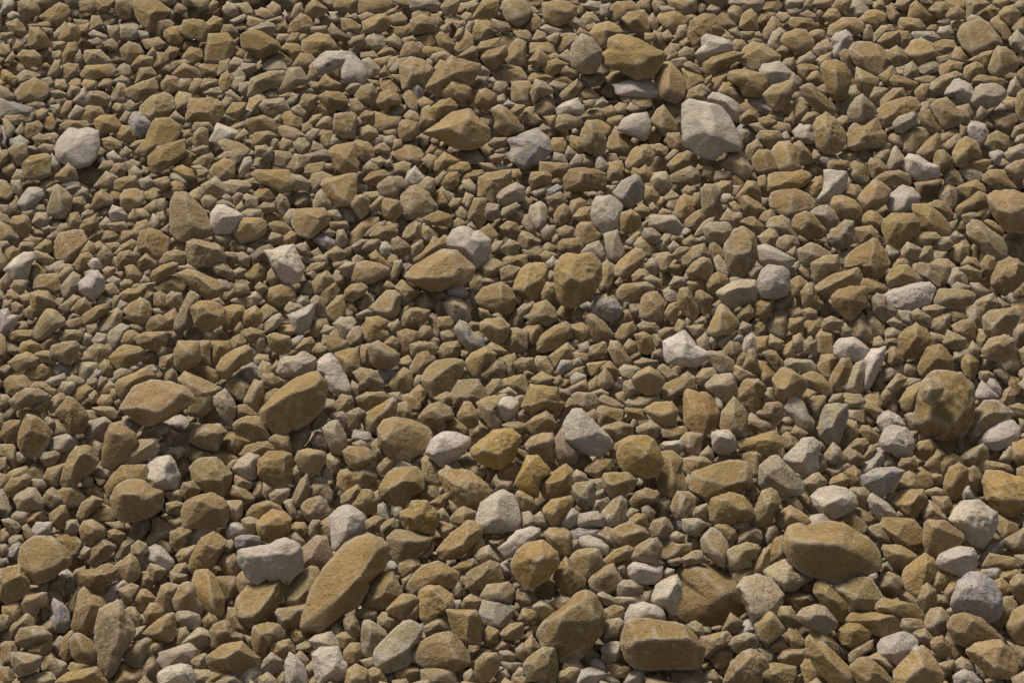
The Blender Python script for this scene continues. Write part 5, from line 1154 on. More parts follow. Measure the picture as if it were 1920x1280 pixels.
t|1196,610 1207,604 1228,607 1234,623 1215,625 1199,620
t|271,362 284,352 300,357 303,370 287,378 274,373/284,362
o|1891,720 1896,706 1915,712 1917,722 1909,744 1899,730
o|675,218 688,207 701,212 701,234 688,239/688,215
o|1421,347 1423,331 1434,328 1439,352 1445,368 1431,368
t|884,1020 898,1006 908,1012 906,1028 890,1041 879,1041
o|165,442 170,429 186,426 197,437 181,453 165,453/178,432
m|690,543 696,530 714,530 722,548 709,554 693,551/712,538
t|170,829 175,821 194,831 197,852 189,858 173,839
t|1202,274 1236,271 1252,279 1250,292 1228,287
o|1774,32 1782,19 1798,13 1808,24 1808,35 1785,37/1792,24
t|1758,1245 1787,1238 1792,1248 1771,1269
t|1090,35 1101,24 1111,24 1125,42 1109,48 1095,48/1106,32
t|64,664 80,659 96,659 104,675 98,682 77,675
m|871,303 879,287 892,284 906,295 906,303 887,308/892,292
w|165,495 175,485 186,485 202,501 191,506 170,506/181,487
t|1381,596 1394,580 1405,572 1413,583 1413,591 1400,604 1386,602/1405,586
t|1654,874 1662,847 1676,852 1686,874 1670,876
o|1101,682 1141,677 1125,698 1109,704
o|1127,690 1143,677 1159,696 1157,709 1146,709
t|1660,618 1676,612 1694,625 1692,633 1660,633
o|1034,154 1053,141 1074,143 1082,159 1066,159
t|1220,13 1223,0 1252,0 1252,13 1236,19 1234,27/1231,5
o|101,786 109,789 128,813 117,818 101,818
o|895,437 916,421 935,442 922,450
o-|128,1131 143,1107 149,1105 143,1147 133,1152
t|1111,959 1119,938 1143,932 1146,940 1130,959
o|1686,61 1702,61 1708,72 1697,88 1686,93 1681,85/1694,74
t|1226,463 1236,453 1247,437 1258,440 1252,458 1239,474/1247,453
t|191,548 199,535 212,532 223,548 215,556 197,559/207,538
o|386,1280 400,1259 426,1256 432,1264 410,1275
o|1370,82 1381,74 1394,77 1402,88 1394,98 1376,98/1386,82
o|908,653 922,643 938,651 951,661 932,669
o|1069,263 1072,255 1088,260 1093,282 1088,292 1074,282
o|1048,429 1061,424 1077,429 1074,445 1056,448 1048,442
o|490,580 501,570 522,586 506,596 495,604/503,578
t~|220,130 231,120 244,125 247,141 236,149 220,141/228,128
o|906,990 927,993 938,1009 922,1017 908,1009
w*|709,466 714,455 725,453 736,466 733,479 717,482/722,463
t|722,615 730,607 746,599 752,610 746,625 730,628/744,607
b|1045,693 1053,675 1072,677 1074,688 1056,701 1045,701/1058,682
o|61,260 74,252 101,260 104,268 74,274
t|615,268 623,255 641,252 652,263 639,271 618,276
t|1570,479 1578,469 1593,466 1599,474 1583,493 1580,506
t|1064,40 1077,32 1093,42 1101,58 1082,58/1080,40
t|1301,445 1312,426 1328,410 1338,408 1338,418 1325,434 1309,445
t|1872,863 1893,837 1904,842 1899,863 1888,868
t|416,19 426,5 442,11 448,27 437,32 421,27
o|730,32 752,24 762,35 762,45 736,48
t|212,479 228,461 247,450 255,455 252,466 228,477/234,463
t|1819,530 1835,532 1856,548 1840,559 1830,554/1832,540
t|967,1216 980,1206 991,1222 985,1243 969,1232
o|183,736 189,725 207,714 218,722 207,738 189,741
o|109,620 128,602 151,596 154,607 133,618 114,620
o|333,88 344,72 370,80 370,88 347,96
o|355,0 368,0 394,0 392,16 378,21 368,13
o|791,300 802,290 818,295 818,313 807,321/805,298
t|316,977 340,967 351,972 340,993 319,985
o|960,58 987,58 997,66 995,80 971,74
t|308,924 337,919 345,927 340,938 319,940
o|352,173 365,149 381,149 376,167 362,181
o|287,339 316,331 319,344 305,360 292,349
t|1638,66 1654,50 1670,48 1676,58 1652,69 1638,82/1660,56
t|1207,522 1220,517 1239,525 1242,538 1231,546/1223,522
o|1880,445 1899,432 1915,440 1923,450 1888,453
t|331,1195 336,1179 347,1176 355,1187 341,1211 333,1211
o|378,376 384,368 394,368 408,376 397,394 381,389/389,373
t|940,1240 980,1243 975,1256 948,1259
t~|765,469 773,461 791,450 794,463 783,477 770,485/783,458
t|927,895 940,903 961,903 959,916 945,922 930,914
t|1487,631 1500,625 1508,639 1506,657 1495,660 1487,644
o|74,352 80,336 98,333 109,341 96,352 82,360
o|783,625 794,612 807,612 810,631 794,639 783,636/799,618
t|1697,778 1715,773 1723,805 1708,805
o|66,471 88,477 101,487 96,495 80,493 64,485
o|1442,239 1458,231 1482,234 1482,250 1466,250
o|181,754 191,741 207,741 212,754 205,762 186,762
o|1665,258 1676,252 1692,252 1692,276 1684,279 1670,268/1678,260
o|1423,410 1434,397 1445,394 1455,405 1437,424
o|1843,413 1859,413 1875,426 1885,440 1872,442
t|405,1280 426,1264 442,1264 458,1285 453,1296 400,1296
b-|0,228 8,236 13,260 13,279 0,279
o|1511,151 1522,138 1532,133 1546,154 1543,162/1530,143
o|1715,173 1729,159 1742,159 1737,181 1731,194 1718,181
w|1106,1243 1114,1232 1130,1238 1141,1261 1125,1256 1109,1251
t|922,165 932,154 951,154 953,162 940,178 927,175
o|1066,728 1098,712 1103,730 1072,738
o|752,276 757,260 773,255 783,263 783,276
b|19,263 37,255 56,268 53,274 21,276
o|1630,186 1641,165 1665,167 1652,183 1636,194
p-|1479,154 1487,138 1503,151 1503,170 1490,170
t|19,538 27,527 48,527 50,538 40,551 24,546
t|303,852 319,842 340,837 348,845 332,863 321,852
o|1210,501 1218,487 1228,485 1236,506 1226,519
t|397,437 408,442 434,442 426,463 413,458 400,450
o|1880,191 1888,183 1907,186 1904,210 1891,210
t|1265,106 1284,90 1300,93 1300,109 1273,112
o|413,1030 421,1014 434,1012 440,1017 437,1030 426,1038 413,1038
t|21,967 32,959 50,961 50,977 40,982 24,977
t|5,223 16,223 29,244 24,252 19,263 11,252
o|1769,276 1779,263 1795,252 1803,260 1798,271 1777,284/1787,260
t|210,720 215,698 228,690 252,696 247,704 228,706
o|360,239 365,231 392,231 400,242 384,247 362,247
o|852,21 863,8 898,0 895,8 874,16 863,32
m|82,498 93,501 101,493 120,490 122,498 101,514 90,511
o|591,239 607,220 620,220 623,239 610,244/607,228
t|1477,19 1485,11 1506,8 1508,19 1498,29 1482,29/1492,19
m|1681,583 1705,583 1708,602 1713,610 1692,604
t|1535,298 1543,290 1567,292 1572,298 1556,311 1546,311
o|448,170 450,157 469,154 474,165 466,181 453,178
t|1103,898 1130,898 1138,916 1125,927 1114,908
o|922,37 951,45 959,56 943,61 924,53
o|1524,8 1530,0 1564,0 1559,16 1540,16/1543,5
o|320,1073 352,1078 347,1091 320,1094
t|1288,1171 1304,1163 1315,1171 1320,1187 1312,1195
t|1694,690 1697,680 1718,685 1723,698 1708,704 1694,701
t|173,890 186,876 207,879 207,892 186,898
p|1522,96 1535,82 1554,90 1551,101 1532,109/1538,90
t|453,400 463,394 490,394 490,408 469,413
o|522,612 548,610 554,623 538,631 522,625
o|1684,487 1697,485 1708,495 1681,501 1670,517 1654,522
o|503,511 514,501 525,522 511,538 501,525
w|1851,717 1856,709 1864,712 1878,730 1878,746 1864,738
t|1002,967 1013,959 1029,977 1029,988 1008,985
o|656,186 669,186 685,205 672,218 661,207
m|112,728 117,717 141,717 143,725 128,741 117,736/133,722
t|935,1222 953,1219 969,1230 964,1240 940,1238
t|429,120 440,109 458,114 453,130 434,135
o|1090,178 1095,167 1106,167 1125,181 1119,189 1093,186
t|1370,977 1402,977 1408,993 1386,993 1370,988
m|890,138 900,122 919,135 916,146 892,149/903,130
o|1763,252 1792,239 1798,255 1779,260 1766,268
t|1731,922 1755,914 1771,919 1771,930 1745,932
t|1492,125 1500,109 1519,98 1530,109 1519,120 1503,122/1508,109
t|1016,434 1026,424 1040,424 1042,434 1029,450 1018,448/1029,429
t|64,762 96,741 96,754 82,773 66,768
o|1341,347 1352,341 1370,341 1370,357 1354,365 1346,360
m|1024,303 1040,287 1058,292 1066,308 1045,305/1042,292
t|543,37 554,11 564,5 570,24 554,40/559,13
t|935,410 943,392 969,381 975,386 961,400 945,408/959,386
p|979,418 984,405 992,402 1000,426 1002,437 992,440/992,421
w|1854,287 1872,282 1883,287 1872,308 1864,311/1867,290
t|1180,570 1202,567 1204,580 1196,599 1183,586
t|1896,53 1909,37 1925,29 1928,66 1904,61
o|90,1110 101,1107 117,1121 117,1131 88,1129
o|413,64 421,48 434,48 448,64 442,74 432,66
m|1888,175 1896,154 1904,146 1912,162 1909,175 1893,181/1901,159
t|1288,612 1317,610 1320,623 1304,636
p|98,1211 112,1190 122,1195 112,1227 101,1222
t|1252,1004 1268,996 1284,1004 1279,1017 1258,1017
o|690,392 712,370 720,370 717,392 696,402/709,378
t~|631,453 633,432 644,432 652,448 647,461 636,463/639,440
o|1800,498 1814,482 1830,485 1838,506 1819,501/1822,490
t|580,988 586,975 602,975 596,988 594,1006 580,1006
o|479,21 490,16 506,21 517,32 501,37 479,29/498,21
t~|807,109 815,101 834,98 845,106 839,117 815,117
o|3,313 11,305 27,305 32,316 21,329 5,324
t|733,517 741,490 752,487 754,498 746,519 736,527/749,493
o|1056,704 1074,693 1095,688 1095,698 1072,709 1058,709
m~|461,458 469,450 493,448 501,455 485,466 466,463/479,453
t|898,223 916,215 927,226 922,239 908,242
t|1119,1113 1130,1110 1151,1121 1157,1131 1135,1134
t|1255,535 1265,519 1284,522 1287,530 1276,543 1263,538/1271,525
t|1204,953 1215,945 1228,961 1220,977 1207,972
o|1543,32 1554,19 1570,19 1578,35 1559,37 1548,37
t|490,282 511,276 511,300 501,305 490,290
b|85,717 96,709 120,701 125,709 112,720 96,725
o|181,167 191,149 202,143 212,151 210,167 197,165
m~|448,324 458,298 469,295 474,305 463,321 450,329
o~|1503,228 1514,212 1532,210 1540,215 1527,228 1508,231/1519,218
t|1338,339 1344,320 1368,323 1370,331 1354,341
o|586,649 599,644 615,652 607,665 586,665
t|202,50 223,50 223,69 220,80 207,72
o|1527,117 1540,106 1559,98 1559,114 1540,128
t|35,461 42,455 64,455 66,466 53,474 35,471
t|440,543 442,532 463,535 469,546 453,556 442,551/453,538
t|532,408 543,394 556,392 551,408 548,426 538,424
t|16,1012 27,1001 40,1004 45,1014 37,1022 21,1025
t|682,445 690,429 712,418 725,413 722,424 698,434 693,450
o|1397,924 1413,908 1426,922 1413,940
t|32,1277 53,1261 72,1259 64,1275 42,1285
t|1307,639 1322,625 1328,633 1330,655 1312,655
t|104,61 122,42 128,50 114,69 101,80 93,69
t|442,479 455,474 469,482 466,501 445,493
t~|730,202 738,194 754,197 757,207 744,220 733,212/744,202
t|1437,1004 1442,990 1453,985 1458,993 1455,1009 1439,1020
o|656,85 661,72 682,66 685,80 677,90
t|88,143 104,114 112,114 112,133 101,146 90,146/101,125
o|860,106 887,88 895,90 895,106 868,112
o|914,271 927,260 951,260 951,271 927,279
t|1572,292 1596,282 1607,284 1604,300 1585,303
t|1029,159 1040,151 1066,159 1056,173 1040,170
o|151,474 167,453 178,458 178,477 159,479
m|1758,61 1763,53 1782,50 1787,61 1779,74 1769,72/1774,58
o|746,594 754,580 770,564 778,567 773,580 757,599/765,575
o|352,365 373,352 381,368 376,381 362,376
t|440,8 463,5 477,27 463,32 450,16
m|1117,319 1119,295 1125,292 1141,311 1130,324/1127,300
o|376,165 384,149 408,151 410,159 384,170
t|202,421 234,416 239,429 220,434 205,429
o|1652,741 1668,722 1676,733 1670,752 1657,754
t|559,181 570,165 591,162 596,173 578,178 562,186
o|1893,762 1909,757 1925,762 1931,783 1912,783
t|0,162 13,167 29,183 16,189 0,186
t|1503,583 1519,578 1532,583 1532,594 1511,602
o|1263,618 1273,599 1284,604 1289,620 1273,628/1276,607
t|474,927 479,903 493,903 493,927 482,935
t|295,1014 305,1012 324,1022 324,1036 311,1038
o|773,27 786,19 805,21 807,32 789,35 773,37
t|21,339 37,339 42,360 35,370 24,357
p|434,455 448,450 463,458 463,474 442,469
o|1458,799 1466,791 1485,805 1477,818 1461,815
t|1862,696 1875,685 1893,706 1888,720 1878,709
o-|0,623 8,633 13,652 11,671 0,671
p|210,514 223,503 236,503 234,519 226,530 212,522
t~|757,218 768,207 781,212 789,226 781,231 762,226
t|965,744 984,741 981,765 971,768 960,757
t|866,341 879,336 890,347 895,362 887,365 874,355
t|1191,680 1204,672 1234,677 1220,688 1199,688
o|890,165 895,143 914,146 914,162 900,167
o|1188,394 1204,384 1218,392 1218,402 1204,410
o|586,117 596,141 586,159 575,149
o|461,48 466,32 495,40 495,45 469,53
t|1268,64 1273,50 1287,48 1292,61 1281,74 1271,74/1279,56
t|477,641 485,628 495,633 498,652 485,660 479,652/487,636
t|722,77 738,66 754,77 754,93 736,85
o|1532,852 1546,858 1551,874 1538,887 1530,868
o|1312,308 1320,295 1336,298 1346,308 1336,316
m|258,339 279,331 287,341 282,352 266,355/276,339
o|1138,228 1143,218 1167,218 1167,228 1154,239
t|333,162 339,149 357,149 360,159 349,170 336,167
t|1662,458 1678,466 1686,474 1673,487 1660,474
o|501,13 511,5 525,13 527,24 517,32 503,24
t|477,672 485,664 503,667 506,680 490,682 479,685
t|578,895 594,892 612,895 615,906 586,908
t|1896,258 1904,239 1923,231 1928,234 1928,250 1907,260/1917,239
o|501,448 511,437 530,442 522,458 506,461
t|540,1004 554,998 572,1017 564,1030 554,1020
o|1479,580 1498,578 1506,586 1500,599 1482,599
o|1859,5 1872,0 1893,0 1891,16 1878,19
o|485,389 495,381 517,384 517,397 495,400
t|1692,714 1702,709 1729,712 1713,725 1694,728
t|1816,655 1824,641 1838,655 1835,671 1816,668
t|125,712 135,704 151,709 162,717 146,725 133,720
o|0,82 16,85 21,101 11,109 0,106
t|413,197 424,181 437,181 440,189 421,210
t|623,1168 633,1166 644,1182 633,1195 620,1184
m|1069,709 1080,698 1101,706 1098,712 1072,722/1085,704
t|173,639 183,625 199,628 199,644 178,647
o|1260,479 1276,463 1295,466 1284,479 1271,487
t|815,548 837,543 845,559 834,564 815,562/831,548
t|1317,329 1320,313 1333,313 1341,321 1338,340
o|1777,186 1787,178 1803,178 1811,189 1798,199
m|997,362 1008,355 1032,344 1034,349 1024,362 1002,370/1021,352
t|53,906 64,898 80,900 88,911 77,916 58,914
t|120,1099 135,1086 146,1091 138,1107 125,1115
o|1149,202 1162,194 1175,197 1175,212 1157,215
t|487,1269 501,1261 519,1275 522,1291 485,1291
t~|855,386 863,384 876,400 876,413 863,413 855,402/866,394
t|1309,855 1328,837 1336,847 1338,860 1325,863
t|554,1230 562,1219 580,1238 575,1251 564,1245
o|680,316 693,303 712,316 704,324 682,324
o|1514,64 1532,56 1546,58 1546,72 1532,77 1522,69
o|852,709 874,688 882,709 868,714 855,714
t|868,874 890,874 914,887 906,895 887,887
m|959,1269 975,1251 991,1253 985,1272
o|1170,649 1180,636 1194,644 1194,660 1175,660
t|1575,612 1585,607 1596,620 1593,633 1578,633
o|189,80 212,74 223,88 218,96 197,90
o|101,506 117,495 138,498 133,506 109,517
o|1013,479 1024,471 1048,479 1042,487 1024,493
o|268,392 290,376 300,392 284,402
t|1050,130 1061,125 1080,135 1085,143 1072,146 1048,135
o|1090,308 1093,290 1114,300 1114,313 1098,313
o|186,316 194,303 212,303 218,313 205,321
m|1471,5 1479,0 1503,0 1508,5 1487,16 1474,13
o|0,527 13,514 19,527 13,540 0,554
o|1678,11 1684,0 1708,0 1702,16 1694,21/1694,8
o|572,509 583,495 610,493 607,501 591,509 575,514
t|1787,672 1790,661 1814,656 1822,659 1811,667 1803,672 1800,682
m|1093,11 1103,3 1125,5 1130,16 1119,21
o|826,623 842,620 852,631 847,641 831,641
t|532,940 548,935 551,959 559,964 548,972
p|1405,519 1413,503 1429,501 1418,532 1410,525
o|1196,5 1204,0 1218,0 1218,21 1202,21
o|53,426 74,424 85,434 85,442 64,440 56,437
o|618,418 652,416 655,426 639,432 620,426
t|282,416 287,402 298,405 298,426 292,434 282,429
t|234,305 247,300 263,305 260,316 242,321
o|1215,35 1223,27 1234,42 1231,64 1218,50
o|1074,661 1103,664 1103,677 1082,680
o|1381,667 1392,661 1400,664 1394,688 1381,688
t|1418,1216 1439,1216 1450,1232 1445,1243 1434,1232
o|98,162 106,151 122,151 128,167 112,173
o|720,644 736,631 749,639 746,657
m|135,368 154,352 167,357 167,368 143,373
t|109,517 122,503 135,501 138,511 120,525 112,525
b|543,639 559,631 572,628 564,641 554,655 543,652
o|1280,122 1293,117 1309,125 1317,143 1299,135
t|1280,453 1296,442 1309,453 1299,466 1283,461
t|450,133 455,120 479,122 479,133 466,138
t|834,40 852,27 863,37 852,48 839,53
m|741,871 752,860 768,868 778,876 760,879 744,879
o|308,101 319,88 335,93 332,106 316,112
o|226,445 231,434 244,434 252,450 239,455 228,453
t|971,580 984,570 997,572 984,594 973,596
t|1638,633 1649,631 1662,647 1654,655 1636,649
t|1723,815 1739,807 1755,810 1755,818 1739,823 1723,826
o|325,469 341,450 355,453 349,469 333,474
t|0,741 13,741 21,752 13,765 0,762
t|1636,295 1652,282 1668,282 1660,300 1652,303
t|0,1152 16,1155 16,1171 0,1187
o|210,154 228,143 244,151 242,165 223,159
t|847,1105 860,1089 868,1107 863,1121 852,1118
t|546,205 559,197 575,212 570,223 551,212
o|493,175 501,167 519,170 522,186 506,186
t|693,271 701,255 720,255 720,266 704,276
o|1421,223 1439,220 1458,228 1439,239 1426,234
t|93,313 98,290 106,298 114,313 106,324
m|1013,53 1024,48 1053,58 1048,64 1029,66/1032,53
t|1066,311 1082,290 1093,292 1090,308 1077,316
t|514,701 519,706 554,714 543,728 527,722
t|677,469 693,450 712,450 704,463 688,471
o|1242,101 1258,82 1276,85 1276,96 1258,93 1247,112
t|1479,938 1492,932 1506,951 1503,967
o|0,993 11,990 19,1001 13,1014 0,1020
t|434,165 442,146 461,143 458,154 442,170
o|1234,623 1247,615 1263,615 1258,631 1239,633
t|1050,104 1064,93 1069,101 1074,117 1072,125 1056,114
o|151,159 159,151 181,154 175,170 159,170
t|1745,623 1771,631 1782,633 1771,644 1747,636
o|1503,741 1511,728 1530,736 1514,757
t|128,220 143,199 159,205 151,215 141,220 130,226
t|24,335 32,319 45,321 48,340 29,340
b|773,165 783,157 794,170 794,183 783,186
o|860,284 871,279 900,282 879,292 871,300
t|1463,122 1474,112 1487,109 1492,122 1487,133 1474,125/1485,117
t|384,175 392,165 410,165 418,175 400,181
t|1835,698 1856,696 1864,704 1856,712 1835,712
o|532,80 548,64 562,61 559,80 540,85
o|746,677 765,667 773,677 768,693 752,685
t|535,580 543,567 562,572 570,578 540,588
t|48,197 66,186 85,197 80,205 58,202
t|42,988 50,982 61,998 64,1012 50,1014
o|1715,149 1739,143 1753,146 1747,157 1726,159
t|1255,114 1284,109 1289,114 1273,130 1260,122
t|455,114 466,98 485,112 479,122 466,120
t|532,194 548,175 559,178 556,191 543,202
t|1212,1267 1236,1261 1244,1275 1215,1280
o|640,199 653,194 664,207 664,218 643,212
t|1344,644 1352,631 1368,628 1370,639 1354,652
o|556,80 559,64 570,58 580,64 575,80
t|821,959 829,951 842,969 839,980 823,975
t|242,321 252,313 268,324 260,335 242,335
t|564,546 570,532 580,527 583,543 583,556 567,554/575,535
o|704,276 720,268 733,282 730,290 704,284
m|618,24 633,24 647,27 639,40 623,42
o|522,279 532,260 548,266 548,274 532,284
t|1777,442 1792,434 1808,445 1792,458
t|1785,538 1795,530 1819,538 1816,546 1790,546
t|250,1179 271,1174 266,1195 250,1200
t|586,485 596,479 612,479 615,495 599,498
t|659,463 677,450 690,450 682,463 669,474
o|1514,305 1527,282 1546,287 1535,300
t|173,394 186,384 197,386 191,405 178,408
t|69,279 82,271 101,274 104,287 82,287
t|1244,373 1258,357 1273,368 1268,378 1252,378
t|1172,964 1183,953 1199,956 1194,969 1178,977
o|783,191 794,183 815,191 810,199 789,202
b|117,347 130,336 143,339 151,347 143,352 125,352
o|762,1152 783,1134 783,1160 762,1160
t|479,292 479,276 495,274 506,284 490,295
o|0,284 13,282 19,292 11,305 0,311
t|866,381 874,362 887,368 879,394 871,386
t|255,394 268,392 282,405 271,413 258,410
t|1872,559 1893,572 1880,583 1864,578
t|292,376 308,373 313,392 308,402 298,392
o|42,450 58,445 82,448 69,463 61,458
t|648,170 659,157 675,159 672,173 661,178
o|783,258 791,252 805,258 802,274 791,279
m|1782,40 1792,35 1803,35 1808,42 1792,53 1782,53/1798,40
o|106,218 125,191 135,191 133,205 112,220
t|1551,757 1562,741 1580,738 1578,752 1562,760
t|868,1264 884,1253 890,1275 874,1283
m|202,292 212,284 231,300 220,305 205,303
m|1125,11 1143,8 1141,32 1127,32
p|410,525 424,525 437,540 434,548 418,543
t|82,191 98,175 104,183 104,194 90,205
o|64,212 80,205 90,210 85,223 69,223
t|625,517 631,506 644,514 644,532 628,530
o|45,583 58,572 66,591 61,602 48,594
m|599,623 610,610 628,615 625,625 604,628
t|1048,48 1056,40 1072,50 1077,61 1061,61
o|21,570 29,567 45,575 37,588 24,588
o|1127,207 1146,199 1157,210 1151,218 1135,218
m|320,325 331,325 349,339 352,347 341,347 320,333
t|128,173 133,162 149,165 149,178 138,181 130,189
t|1024,72 1040,64 1050,64 1042,88 1032,82
o|1103,720 1119,704 1122,728 1103,736
o|1250,386 1255,376 1273,373 1268,392 1258,397
t|615,397 633,394 641,408 631,418 623,410
t|495,906 514,916 506,927 501,938 493,927
o|1527,19 1535,11 1548,16 1551,24 1540,35 1530,27/1538,21
o|1713,1216 1729,1208 1745,1222 1766,1238 1761,1243 1739,1222
t|1567,226 1580,218 1591,220 1591,234 1580,242
t|1455,29 1461,24 1482,27 1482,35 1469,45
o|1439,220 1445,212 1469,212 1469,228 1455,226
t|0,453 13,453 19,463 13,474 0,474
o|997,77 1008,58 1024,64 1024,74 1010,77
o|1018,463 1029,453 1045,466 1037,474 1021,471
t|292,852 298,837 313,837 319,845 303,855
o|698,114 720,109 733,106 728,122 714,125
m|305,823 313,813 327,818 324,837 313,837
t|320,120 347,112 360,120 341,122 323,133
t|1220,625 1234,628 1244,644 1231,655
t|682,362 706,360 714,368 698,378 690,373
o|1482,813 1492,799 1514,813 1503,821
t|572,1253 586,1238 594,1253 583,1269
t|572,255 586,242 599,244 594,255 583,266
t|37,556 50,551 61,551 58,572 45,570
t|556,461 572,455 580,466 580,479 564,474
m|260,693 268,685 287,685 295,696 287,701
t|1352,66 1360,58 1376,69 1381,77 1370,80 1354,74
t|1405,234 1423,231 1437,247 1423,252
p|0,386 16,386 21,402 11,408 0,400
t|677,1238 698,1232 704,1248 688,1253
o|1386,618 1394,604 1408,610 1408,623 1400,628
t|1114,924 1135,916 1135,932 1117,940
t|1832,212 1840,199 1854,212 1840,226 1832,223
o|874,186 884,170 898,165 892,183 879,197
t|149,636 162,625 173,631 170,647 157,647/162,631
m|556,564 564,554 578,556 580,570 564,575/570,559
t|919,463 932,453 943,453 940,466 924,477
t|770,866 786,852 794,852 789,874 773,874
o|40,402 50,394 64,392 64,408 50,413
o|1172,455 1194,437 1204,434 1188,458 1178,463
t|1066,644 1077,633 1093,639 1082,655 1074,655
t|728,738 749,736 754,752 741,757
m|1085,648 1101,640 1106,653 1098,664 1088,661
o|53,48 90,42 96,50 74,53 56,56
t|704,290 709,282 730,287 730,298 709,298
o|194,506 202,501 218,503 212,517 199,522
t|162,612 181,604 183,623 167,628
t|1127,1280 1141,1264 1162,1275 1162,1285
o|11,554 21,543 35,554 35,567 21,564
m|1814,40 1819,29 1835,32 1848,42 1824,45
m|1349,373 1357,365 1368,365 1376,373 1368,384 1354,381
t|448,223 463,202 474,207 461,228
o|725,130 733,109 746,106 746,117 738,130
b|1370,639 1381,625 1397,628 1397,639 1384,644
o|1532,165 1546,159 1559,178 1554,186 1540,175
o|813,284 826,276 837,284 826,298 813,295
t|935,736 953,725 972,741 961,744
p|752,514 754,498 765,493 773,498 765,509 760,522
m|1862,210 1880,194 1891,189 1891,205 1885,210/1880,202
t|360,282 381,274 392,276 389,287 368,290
o|325,16 331,8 344,11 352,19 341,27 328,24
t|341,845 349,831 360,837 357,852 344,858
o|1617,858 1633,834 1644,842 1625,863
o|596,32 610,27 620,37 620,48 604,45
t|77,1174 96,1160 101,1174 96,1184 80,1179
o|1279,357 1289,349 1305,355 1297,368 1281,365
m|1024,493 1037,482 1045,493 1042,506 1032,506
t|106,1235 125,1243 122,1264 114,1264
o|405,381 418,376 432,381 445,392 437,394 416,386
o|173,461 186,453 197,461 191,471 178,474
t|159,770 175,770 186,783 165,789
t|0,887 11,890 16,903 8,914 0,914
o|959,207 969,197 985,199 977,212 961,215
t|106,434 114,421 125,421 130,429 117,440 109,442
t|559,479 572,474 588,490 575,495
o|128,159 138,146 151,151 151,165 133,165
t|424,474 440,474 448,485 434,493 424,487
t|720,258 736,255 744,263 736,276 720,266
o|1143,842 1159,826 1157,858 1146,858
t|583,53 612,50 615,61 588,64
o|919,295 930,290 945,292 938,305 922,305
o|625,495 641,487 655,490 644,503 628,503
t|1907,661 1920,651 1931,656 1931,688 1915,688
o|1848,1275 1856,1269 1880,1269 1883,1285 1851,1288
o|207,357 228,360 228,376 215,376 207,365
o|669,32 688,24 706,29 680,42 677,37
t|602,884 612,876 623,887 620,900 604,895
t|922,191 930,183 943,178 948,189 940,197 924,197
t|437,525 448,519 469,532 463,540 445,532
m|1111,202 1119,189 1130,183 1141,194 1127,202
t|437,509 448,503 461,506 455,519 440,522
t|1133,298 1141,290 1154,290 1162,303 1141,305
t|696,300 712,295 725,303 709,316
t|324,215 329,210 348,226 345,234 319,220
t|0,400 13,405 21,416 16,424 0,416
t|1750,471 1774,474 1766,490 1753,487
m|736,953 749,948 754,953 752,972 741,969
t|1325,19 1336,8 1349,11 1352,19 1338,27
t|1755,109 1782,104 1785,112 1763,122
m|924,305 932,303 953,316 938,321 927,319
t|186,421 199,408 210,418 199,432 191,429
t|728,485 733,477 746,479 746,493 738,498 728,493
o|714,538 725,525 744,540 728,546
t|874,11 879,5 898,8 890,24 876,21
o|234,197 244,189 255,197 252,210 236,207
t|424,175 432,170 448,183 455,186 453,194 437,189
p~|122,355 138,347 151,349 149,360 130,362
t|770,722 783,704 791,704 794,714 778,728
t|583,282 588,266 604,274 610,284 594,284
t|863,114 879,101 898,112 898,117
t|1061,287 1066,276 1082,290 1072,300 1064,300
o|1021,220 1040,218 1042,228 1034,244 1029,234
o|199,458 223,455 226,463 218,471 207,471
o|189,397 199,386 212,386 207,402 194,405
o|620,1036 628,1028 641,1030 633,1049 623,1046
o|1638,5 1652,0 1660,11 1649,21 1638,16
t|1368,362 1376,349 1389,349 1389,362 1376,370
o|1250,114 1258,90 1271,101 1265,112 1252,117
o|1301,365 1312,362 1315,389 1301,389
b|1026,357 1045,347 1053,352 1045,362 1032,368
o|733,0 768,0 768,13 752,11
o|575,162 583,154 602,157 599,170 583,167
t|1538,80 1551,74 1562,88 1559,96 1551,96
t|661,831 677,826 688,831 688,839 664,839
o|567,234 580,228 586,242 575,252 567,250
t|1247,298 1263,282 1273,284 1271,295 1252,303
t|210,762 212,752 228,744 234,752 223,765
o|244,274 255,266 271,263 266,279 252,282
t|930,1267 948,1256 956,1269 938,1277
o|1500,27 1514,21 1527,27 1532,35 1514,37
o|90,445 104,434 112,442 104,458 96,455
o|27,618 35,604 48,604 53,615 37,620
t|56,386 66,381 82,386 85,397 72,397
o|1838,226 1848,218 1864,239 1851,239
o|1808,1020 1824,1014 1840,1030 1835,1046 1830,1030
t|226,532 234,525 252,527 247,538 228,540
o|884,623 898,618 908,631 903,639 890,633
t|987,1190 997,1171 1008,1174 1000,1190 992,1200
t|602,652 607,625 618,628 615,649
m|1133,357 1138,349 1154,349 1151,365 1135,365
t|199,527 212,519 226,525 223,538 207,532
t|255,1152 271,1152 274,1171 263,1174
o|1907,138 1920,128 1928,133 1928,165 1915,162
o|522,1269 530,1259 538,1261 538,1285 522,1285
b|879,548 887,546 895,572 892,583 882,564
m|167,64 175,58 202,69 197,74 170,69
o|336,258 341,247 357,244 360,255 344,263
o|437,370 445,362 455,365 450,384 440,384
t|1111,736 1127,730 1141,738 1138,744 1122,746
t|1162,181 1188,181 1183,194 1170,194
m|437,141 448,128 461,141 450,149 440,149
o|842,426 858,410 874,418 866,426
o|440,618 450,604 458,618 453,631 442,625
m|669,591 688,580 698,586 690,596 675,596
t|1072,594 1085,575 1095,583 1090,596
o|146,50 167,45 165,64 151,64
t|1048,730 1066,730 1072,744 1058,749
o|300,969 316,961 329,972 319,980
o|960,319 973,319 979,329 968,337 960,335
o|895,305 922,308 932,319 906,319
